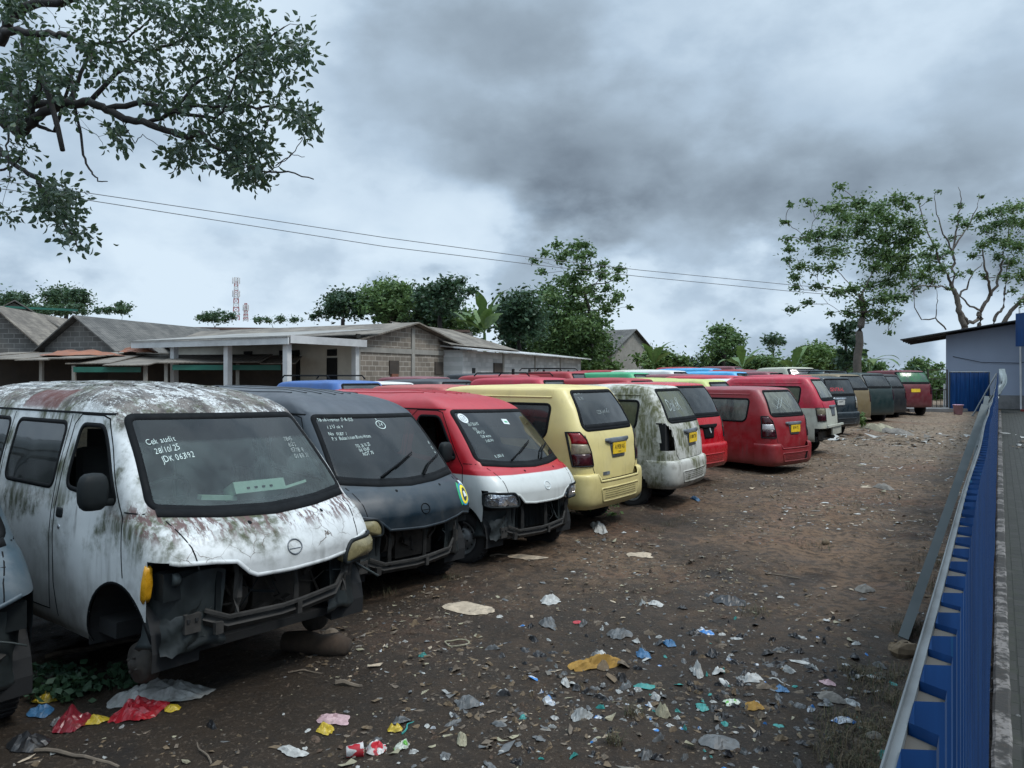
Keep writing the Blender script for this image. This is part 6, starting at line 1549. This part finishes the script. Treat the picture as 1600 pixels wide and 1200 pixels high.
item(245,1090,175,42,'film','large sheet of cloudy plastic lying by the white van','plastic sheet','plastic_sheet',.10,fold=1.1,nu=30,nv=16)
item(213,1117,85,42,'red','bright red crumpled plastic bag beside the cloudy sheet','bag','plastic_bag',.10,nu=22,nv=14)
item(112,1132,50,32,'dred','dark red crumpled bag left of the bright red bag','bag','plastic_bag',.09,nu=18,nv=12)
item(150,1127,42,18,'yel','yellow food packet between the two red bags','packet','food_packet',.03)
item(78,1092,42,22,'yel','yellow and red packet on the leaf heap at the lower left','packet','food_packet',.06)
item(268,1108,26,14,'yel','small yellow and green packet right of the bright red bag','packet','food_packet',.02)
item(62,1116,40,22,'blue','dull blue bag at the far lower left of the heap','bag','plastic_bag',.05)
item(90,1132,30,12,'grey','grey bag scrap under the dark red bag','scrap','bag_scrap',.04)
item(45,1165,70,30,'black','black bag at the bottom left corner','bag','plastic_bag',.07)
item(740,953,100,22,'tan','torn tan cardboard lying across the track near the second van','cardboard','cardboard',.025,fold=.6,nu=22,nv=12,jag=.45)
item(930,1041,92,12,'orange','long ochre cloth bundle tied in the middle','cloth','cloth_bundle',.08,rz=.35,nu=24,nv=12,jag=.12)
item(942,1043,22,16,'brown','brown knot around the ochre cloth bundle','cloth','cloth_knot',.06,fold=.3)
item(588,1172,36,22,'printed','red and white snack wrapper near the bottom edge','wrapper','snack_wrapper',.05)
item(629,1168,24,14,'greenp','green and white snack wrapper right of the red and white one','wrapper','snack_wrapper',.04)
item(508,1143,30,16,'yel','yellow peel left of the wrappers at the bottom','peel','fruit_peel',.04)
item(618,1141,26,12,'yel','yellow peel above the green and white wrapper','peel','fruit_peel',.04)
item(722,1157,18,26,'pale','cream paper strip standing out near the bottom centre','paper','paper_scrap',.03)
item(460,1178,54,14,'white','crumpled white strip left of the plastic cup','scrap','plastic_strip',.03)
item(520,1125,52,18,'pink','pinkish torn plastic left of the yellow peel','scrap','plastic_strip',.03)
item(730,1102,44,22,'grey','greyish cloth lump on the black soil','rag','rag',.05)
item(1008,1074,36,14,'teal','teal and pink flat packet right of the ochre cloth','packet','food_packet',.02)
item(1098,1107,22,14,'teal','bright teal scrap among the burnt rubbish','scrap','plastic_scrap',.02)
item(1143,1099,26,14,'greenp','green patterned packet right of the teal scrap','packet','food_packet',.02)
item(1178,1104,34,16,'orange','brown crumpled wrapper right of the green packet','wrapper','snack_wrapper',.03)
item(1221,1080,24,12,'blue','folded blue scrap near the steel brace foot','scrap','plastic_scrap',.03)
item(1318,1126,44,12,'bluep','torn blue and white sheet before the dry grass','scrap','plastic_scrap',.02)
item(1293,1068,26,12,'pink','pale orange packet on the right side of the track','packet','food_packet',.02)
item(1298,1092,44,14,'stone','flat grey stone left of the dry grass','stone','flat_stone',.05,fold=.3)
item(1366,1152,30,12,'stone','flat pale stone in the dry grass by the fence','stone','flat_stone',.04,fold=.3)
item(1352,922,36,10,'stone','pale flat rock on the dark patch of soil','stone','flat_stone',.06,fold=.4)
item(1382,763,24,8,'stone','pale rock near the top of the track','stone','flat_stone',.10,fold=.4)
item(1362,1059,24,10,'white','white lettered label beside the fence grass','paper','paper_label',.01)
item(968,992,40,18,'grey','grey bag half buried above the ochre cloth','bag','plastic_bag',.05)
item(1005,1024,26,12,'blue','small blue bag near the end of the ochre cloth','bag','plastic_bag',.04)
item(1047,1007,20,12,'blue','second small blue bag just up the track','bag','plastic_bag',.03)
item(1024,945,28,10,'white','round white lump of paper in the middle of the track','paper','paper_lump',.03)
item(935,826,28,16,'white','crushed white cup and paper below the cream van','cup','paper_cup',.08)
item(1086,780,12,6,'blue','bright blue bag under the mossy white van','bag','plastic_bag',.06)
item(855,975,30,22,'grey','grey white cloth hanging over a clod','rag','rag',.06)
item(860,940,40,12,'white','torn white bag near the cardboard','bag','plastic_bag',.05)
item(908,1123,40,20,'film','pale plastic bag in the burnt rubbish','bag','plastic_bag',.06)
item(1035,1115,26,18,'pale','shell of a dry coconut husk piece','husk','coconut_husk',.06)
item(1122,1160,70,30,'grey','flat grey rag in the burnt rubbish at the bottom','rag','rag',.03)
item(1175,1062,34,14,'white','crumpled white foam piece in the rubbish','scrap','foam_piece',.04)
item(1090,1052,18,18,'white','white paper cone standing in the rubbish','paper','paper_cone',.08)
item(905,973,22,5,'red','orange red strip near the middle of the track','scrap','plastic_strip',.01)
item(1140,940,60,16,'black','burnt black clump in the middle of the track','clump','burnt_clump',.06,nu=16)
item(1250,1035,40,5,'white','white stick fallen on the right half of the track','stick','stick',.01,rz=-.5)
item(825,872,62,8,'tan','long pale board before the red and white van','board','board',.02,fold=.2,jag=.1)
item(1000,867,46,10,'tan','torn tan paper strip beyond the cardboard','paper','paper_strip',.02)
# rubble heap and green sack at the far side
item(1395,676,24,9,'stone','pale rubble block lying on the heap before the dark minibus','rubble','rubble_block',.18,fold=.4,jag=.1)
item(1378,672,40,12,'pale','pale green sack on the rubble heap','sack','sack',.25)
item(1300,655+30,36,8,'white','white rags piled under the dark minibus','rag','rag',.12)
# plastic cup lying on its side
g=on_ground(541,1185); mb=MB(); mb.lathe([(0,0),(.028,0),(.038,.085),(.041,.088),(.038,.09),(.035,.085),(.026,.004),(0,.004)],n=20,axis='X'); o=mb.build('paper_cup',K['printed'],None,True); o.location=g+Vector((0,0,.035)); o.rotation_euler=(0,0,.3); tag(o,'pink and white paper cup lying on its side near the bottom','cup')
def stick(px,py,px2,py2,r,label,mat='wood'):
    a=on_ground(px,py);b=on_ground(px2,py2); c=a.copy(); P=[]
    for i in range(9):
        t=i/8; q=a.lerp(b,t); q.z=gz(q.x,q.y)+r*.7+.01*math.sin(t*5); q.x+=.01*math.sin(t*9); P.append(q-c)
    mb=MB(); mb.tube(P,[r*(1-.4*i/8) for i in range(9)],6); o=mb.build('stick',K[mat]); o.location=c; tag(o,label,'stick')
stick(55,1175,185,1198,.012,'long dry branch at the bottom left corner'); stick(628,1148,650,1120,.006,'thin teal straw near the yellow peel','teal'); stick(525,1070,565,1073,.018,'flat broken wood piece below the dark van')
stick(70,1030,220,1000,.02,'pole in the shadow under the white van'); stick(450,1052,520,1050,.006,'thin twig on the black soil'); stick(1250,905,1190,890,.008,'twig across the right half of the track'); stick(1340,1135,1410,1170,.004,'dry stalk in the grass by the fence','pale')
stick(330,1195,300,1150,.006,'thin bent twig left of the white strip'); stick(1205,1060,1240,1075,.005,'white straw in the rubbish','white'); stick(765,720+150,800,868,.012,'short stick by the wheel of the red and white van')
# coil of yellow green strap
g=on_ground(714,1008); mb=MB(); P=[(.09*math.cos(t)*(1+.1*math.sin(t*3)),.07*math.sin(t),.01+.012*abs(math.sin(t*1.5))) for t in np.linspace(0,9,30)]; mb.tube(P,.006,5); o=mb.build('strap_coil',K['pale']); o.location=g; tag(o,'loop of yellowish strap on the black soil','strap')
# timber stump and stones propping the white van
mb=MB(); g=on_ground(505,1035); mb.tube([(-.30,.1,.06),(-.12,.07,.065),(0,.02,.06),(.12,.0,.07),(.20,-.02,.06)],[.07,.085,.075,.09,.06],9); o=mb.build('log',lit('rotten_log',(.045,.03,.02),.95),None,True); o.location=g+Vector((-.05,.15,0)); tag(o,'rotten log wedged under the front of the white van','log')
def stone(px,py,r,label,z=0,m='stone',grp=None):
    g=on_ground(px,py); rs_=np.random.RandomState(int(px+py)); V=[];Fc=[]; n=10;k=6
    for i in range(k+1):
        ph=-math.pi/2+math.pi*i/k
        for j in range(n):
            th=2*math.pi*j/n; q=r*(.8+.5*float(vnoise(math.cos(th)*1.3+px,math.sin(th)*1.3+i*.6,4))); V.append((q*math.cos(ph)*math.cos(th),q*.8*math.cos(ph)*math.sin(th),q*.65*math.sin(ph)+r*.4))
    for i in range(k):
        for j in range(n): Fc.append((i*n+j,i*n+(j+1)%n,(i+1)*n+(j+1)%n,(i+1)*n+j))
    o=mobj('stone',V,Fc,K[m]); o.location=g+Vector((0,0,z)); tag(o,label,'stone',grp)
stone(529,985,.07,'pale pointed stone on the blocks under the white van',.12); stone(515,1000,.10,'grey block under the bumper beam of the white van',.0,'wood'); stone(1418,1022,.13,'clod at the foot of the steel brace',-.03,'brown'); stone(1400,1016,.08,'smaller clod left of the steel brace foot',-.02,'brown'); stone(690,862,.07,'stone under the dark van bumper',0); stone(1290,850,.07,'brown stone on the right of the track',0,'brown')
# leafy heap at the lower left, weeds under the cream van
def heap(px,py,wpx,h,n,size,mat,label,name='leaf_heap',cat='leaves',seed=1,kind=None,dz=0,dep=.5):
    g=on_ground(px,py); w_=wpx*g.y/F; rs_=random.Random(seed)
    cl=[(g.x+rs_.uniform(-w_,w_)/2,g.y+rs_.uniform(-w_,w_)/2*dep,g.z+rs_.uniform(.02,h),w_*.16) for _ in range(14)]
    o=leafcloud(name,None,cl,n,size,mat,seed,g,.5,1.6); o.location=g; tag(o,label,cat,kind=kind)
heap(115,1080,150,.12,900,.062,M['leaf_dark'],'heap of broad green leaves behind the rubbish at the lower left',seed=2)
heap(930,805,70,.22,420,.06,M['leaf_mid'],'green weeds growing under the cream van','weed','plant',3)
heap(1335,668,30,.5,200,.12,M['leaf_light'],'green weeds beside the dark minibus wheel','weed','plant',4)
# generic scraps: individual pieces in groups of look-alikes
protos={}
LM=[(740,953,'beside the torn tan cardboard'),(930,1041,'near the ochre cloth bundle'),(590,1172,'near the red and white wrapper at the bottom'),(230,1110,'near the red bag at the lower left'),(1110,1110,'among the teal packets right of the ochre cloth'),(1352,922,'near the flat rock on the dark patch'),(1370,1080,'by the foot of the blue fence and its dry grass'),(935,830,'in front of the cream minibus'),(1060,800,'in front of the mossy white minibus'),(620,930,'in front of the dark blue van'),(1190,770,'behind the two red minibuses'),(1382,763,'near the pale rock up the track'),(1330,720,'near the crimson and white minibus'),(1390,680,'around the rubble heap'),(1140,940,'near the burnt clump in mid track'),(1450,720,'up the track beside the fence'),(1250,1000,'on the right half of the track'),(780,1100,'on the black soil near the grey rag'),(1440,655,'at the far end of the track'),(860,890,'in front of the red and white van')]
LMP=[(on_ground(a,b).xy,t) for a,b,t in LM]
SZ=('tiny','small','palm sized')
def near(x,y): return min(LMP,key=lambda q:(q[0]-Vector((x,y))).length/(1+.12*y))[1]
def proto(kind,k):
    if (kind,k) in protos: return protos[(kind,k)]
    mat,wd,ht,jg=KINDS[kind][:4]
    o=crumple(KINDS[kind][4],(0,0,0),wd,wd*.75,ht,K[mat],'x','x',seed=k*7+len(kind)*31,nu=7,nv=6,jag=jg,drop=False)
    protos[(kind,k)]=o.data; bpy.data.objects.remove(o); return protos[(kind,k)]
KINDS={'white':('white',.09,.025,.45,'paper_scrap','crumpled white paper scrap','paper','small white paper scraps on the ground'),
 'grey':('grey',.11,.025,.45,'plastic_scrap','grey plastic scrap','scrap','small grey plastic scraps on the ground'),
 'tan':('tan',.10,.02,.4,'card_scrap','tan card scrap','scrap','small tan card scraps on the ground'),
 'stone':('stone',.07,.035,.3,'pebble','pale pebble','stone','pale pebbles on the ground'),
 'brown':('brown',.10,.03,.4,'dead_leaf','curled brown dead leaf','leaf','curled dead leaves on the ground')}
W=[('white',95),('grey',90),('tan',50),('stone',45),('brown',60)]
rg=random.Random(9); taken=[]
def dirt_spot():
    while True:
        y=2.6+rg.random()**1.6*19; s=rg.uniform(-1,1)
        lo=-2.6+.55*(y-2.6) if y<9 else .95+.62*(y-9); hi=.654*y-.45
        x=rg.uniform(lo,hi)
        d=float(vnoise(x*.8,y*.8,77))+.5*float(vnoise(x*2.2,y*2.2,78))
        # denser across the burnt rubbish right of centre
        if (x-1.2)**2+(y-4.9)**2<1.6: d+=.35
        if d>-.05 or rg.random()<.25: return x,y
for kind,n in W:
    _,_,_,_,nm,lb,ct,gp=KINDS[kind]
    for i in range(n):
        x,y=dirt_spot(); me=proto(kind,i%6); o=bpy.data.objects.new(nm,me); COL.objects.link(o); s=rg.uniform(.3,.85)*(1 if y>6 else .75)
        o.location=(x,y,gz(x,y)+.002); o.rotation_euler=(rg.uniform(-.15,.15),rg.uniform(-.15,.15),rg.uniform(0,6.28)); o.scale=(s,s*rg.uniform(.6,1.1),s*.8); tag(o,(SZ[0] if s<.4 else SZ[1] if s<.62 else SZ[2])+' '+lb+' '+near(x,y),ct,gp)
# uncountable grit, crumbs, dead leaves and grass
def scatter(name,label,n,mat_list,size,seed,area,flat=.3,cat='debris',elong=1.5,up=False):
    rs_=np.random.RandomState(seed); V=[];Fc=[];MI=[]; pts=area(rs_,n); z=ground(pts[:,0],pts[:,1])
    for i,(x,y) in enumerate(pts):
        s=size*min(1.9,.45*math.exp(.65*rs_.normal()))*1.15; th=rs_.uniform(0,6.28); c,sn=math.cos(th),math.sin(th); k=len(V)
        tl=rs_.normal(size=2)*.25
        m=rs_.randint(4,8); el_=elong*rs_.uniform(.7,1.9)
        for j in range(m):
            a=2*math.pi*j/m+rs_.uniform(-.3,.3); r=s*rs_.uniform(.35,1.2); px_=r*math.cos(a)*el_; py_=r*math.sin(a)
            V.append((x+px_*c-py_*sn,y+px_*sn+py_*c,z[i]-.002+s*flat*.9*rs_.rand()+abs(tl[0]*px_+tl[1]*py_)))
        V.append((x+rs_.normal()*s*.3,y+rs_.normal()*s*.3,z[i]+s*flat*rs_.uniform(.2,1.6)+.002)); 
        for j in range(m): Fc.append((k+j,k+(j+1)%m,k+m)); MI.append(int(x*7+y*13+i)%len(mat_list))
    o=mobj(name,V,Fc,mat_list,None,False,MI); tag(o,label,cat,kind='stuff')
def area_track(rs_,n):
    out=[]
    while len(out)<n:
        m=n*2; y=2.2+rs_.rand(m)**1.5*26; x=rs_.uniform(-1,1,m)*14+4
        lo=np.where(y<9,-3.4+.55*(y-2.6),.3+.66*(y-9)); hi=.654*y-.25
        ok=(x>lo)&(x<hi)&((vnoise(x*.9,y*.9,55)+.8*vnoise(x*2.7,y*2.7,56)+.5*vnoise(x*9,y*9,57))>rs_.uniform(-.25,.75,m))
        out+=list(zip(x[ok],y[ok]))
    return np.array(out[:n])
scatter('fine_debris','fine grit, crumbs and torn bits strewn over the bare ground',11000,[K['brown'],K['wood'],K['grey'],K['pale'],K['brown'],K['wood'],K['brown'],K['stone']],.010,3,area_track,.5)
scatter('leaf_debris','small dead leaves and shreds scattered over the bare ground',3800,[K['brown'],K['pale'],K['grey'],K['brown'],K['wood'],K['tan'],K['wood'],K['brown'],K['film']],.015,4,area_track,.25,elong=1.8)
def area_burnt(rs_,n):
    a=rs_.normal(size=(n,2))*np.array([.85,.75])+np.array([1.2,4.9]); a[:,0]+=(a[:,1]-4.75)*.35; return a
BURNT=1
def scatter2(name,label,n,mats,size,seed,area,cat='rubbish'):
    rs_=np.random.RandomState(seed); PR=[]
    for k in range(10):
        o=crumple('tmp',(0,0,0),1,.75,.30,mats[0],'x','x',seed=k*13+5,nu=8,nv=6,jag=.5,drop=False,fold=1.6); me=o.data
        PR.append((np.array([v.co[:] for v in me.vertices]),[tuple(p.vertices) for p in me.polygons])); bpy.data.objects.remove(o); bpy.data.meshes.remove(me)
    pts=area(rs_,n); z=ground(pts[:,0],pts[:,1]); V=[];Fc=[];MI=[]; k0=0
    for i,(x,y) in enumerate(pts):
        P,FF=PR[rs_.randint(10)]; s_=size*min(2.6,math.exp(.55*rs_.normal())); th=rs_.uniform(0,6.28); c,sn=math.cos(th),math.sin(th)
        Q=P*np.array([s_,s_*rs_.uniform(.35,1.1),s_*rs_.uniform(.3,1.2)]); tilt=rs_.normal(size=2)*.25
        X_=Q[:,0]*c-Q[:,1]*sn; Y_=Q[:,0]*sn+Q[:,1]*c; Z_=Q[:,2]+X_*tilt[0]+Y_*tilt[1]
        V.append(np.column_stack([x+X_,y+Y_,z[i]+Z_-s_*.03])); Fc+=[tuple(a+k0 for a in f) for f in FF]; MI+=[rs_.randint(len(mats))]*len(FF); k0+=len(P)
    o=mobj(name,np.vstack(V),Fc,mats,None,False,MI); tag(o,label,cat,kind='stuff')
scatter2('burnt_rubbish','grey and black shreds of burnt rubbish right of the track centre',850,[K['grey'],K['black'],K['brown'],K['grey'],K['black'],K['wood'],K['black'],K['film'],K['grey'],K['black'],K['grey'],K['brown'],K['black'],K['white'],K['black'],K['wood'],K['film'],K['bluep'],K['teal'],K['black']],.055,5,area_burnt)
def area_clods(rs_,n):
    p=area_track(rs_,n); return p
scatter2('soil_clods','crumbled clods of trodden soil over the track',2600,[K['brown'],K['wood'],K['brown'],K['wood'],K['clod'],K['clod']],.040,15,area_clods,'soil')
def area_heap(rs_,n): return rs_.normal(size=(n,2))*np.array([2.0,1.6])+np.array([12.0,22.3])
scatter('rubble','pale rubble and rags strewn before the dark minibus',420,[K['stone'],K['white'],K['brown'],K['brown'],K['wood'],K['stone']],.07,6,area_heap,.5)
def area_far(rs_,n):
    y=rs_.uniform(10,27,n); return np.column_stack([.36*y+rs_.uniform(0,1,n)*.27*y,y])
scatter('pale_scraps','pale paper bits dotted over the far track',900,[K['white'],K['stone'],K['pale'],K['tan']],.024,8,area_far,.4)
M['drygrass']=plain('dry_grass',(.085,.068,.036),.9,0,.4,3,0); M['grassgreen']=plain('weedy_grass',(.035,.045,.020),.9,0,.4,3,0)
def grass(name,label,spots,n,h,seed,mats):
    rs_=np.random.RandomState(seed); V=[];Fc=[];MI=[]
    for i in range(n):
        cx,cy,r=spots[rs_.randint(len(spots))]; a=rs_.uniform(0,6.28); q=r*rs_.rand()**.6; x=cx+q*math.cos(a); y=cy+q*math.sin(a); z=gz(x,y); th=rs_.uniform(0,6.28); L=h*rs_.uniform(.4,1.2); ln=rs_.uniform(.3,1.3)*L; k=len(V); w_=.0014+.001*rs_.rand()
        dx_,dy_=math.cos(th),math.sin(th); sx,sy=-dy_*w_,dx_*w_
        for t,zz in ((0,0),(.45,.7),(1,.75)):
            V+=[(x+dx_*ln*t+sx*(1-t*.9),y+dy_*ln*t+sy*(1-t*.9),z+L*zz),(x+dx_*ln*t-sx*(1-t*.9),y+dy_*ln*t-sy*(1-t*.9),z+L*zz)]
        Fc+=[(k,k+1,k+3,k+2),(k+2,k+3,k+5,k+4)]; MI+=[rs_.randint(len(mats))]*2
    o=mobj(name,V,Fc,mats,None,False,MI); tag(o,label,'grass',kind='stuff')
def sp(L): return [(*(on_ground(x,y).xy),r) for x,y,r in L]
grass('dry_grass','dry grass along the foot of the fence',sp([(1355,1175,.25),(1390,1140,.2),(1330,1140,.2),(1370,1085,.22),(1400,1060,.2),(1345,1055,.15),(1420,1100,.15),(1350,1195,.25),(1430,985,.2),(1455,920,.25),(1470,880,.3),(1330,1190,.2)]),3600,.07,1,[M['drygrass'],M['drygrass'],M['grassgreen'],K['brown']])
grass('weedy_grass','dry tufts between the vans and along the track',sp([(565,925,.12),(585,915,.12),(575,905,.1),(600,930,.12),(555,945,.1),(705,905,.1),(1045,822,.15),(1060,815,.15),(1370,775,.35),(1330,790,.3),(1265,855,.3),(1020,830,.15),(960,1160,.05),(1180,960,.15),(990,1120,.06)]),900,.08,2,[M['drygrass'],M['grassgreen'],M['drygrass']])
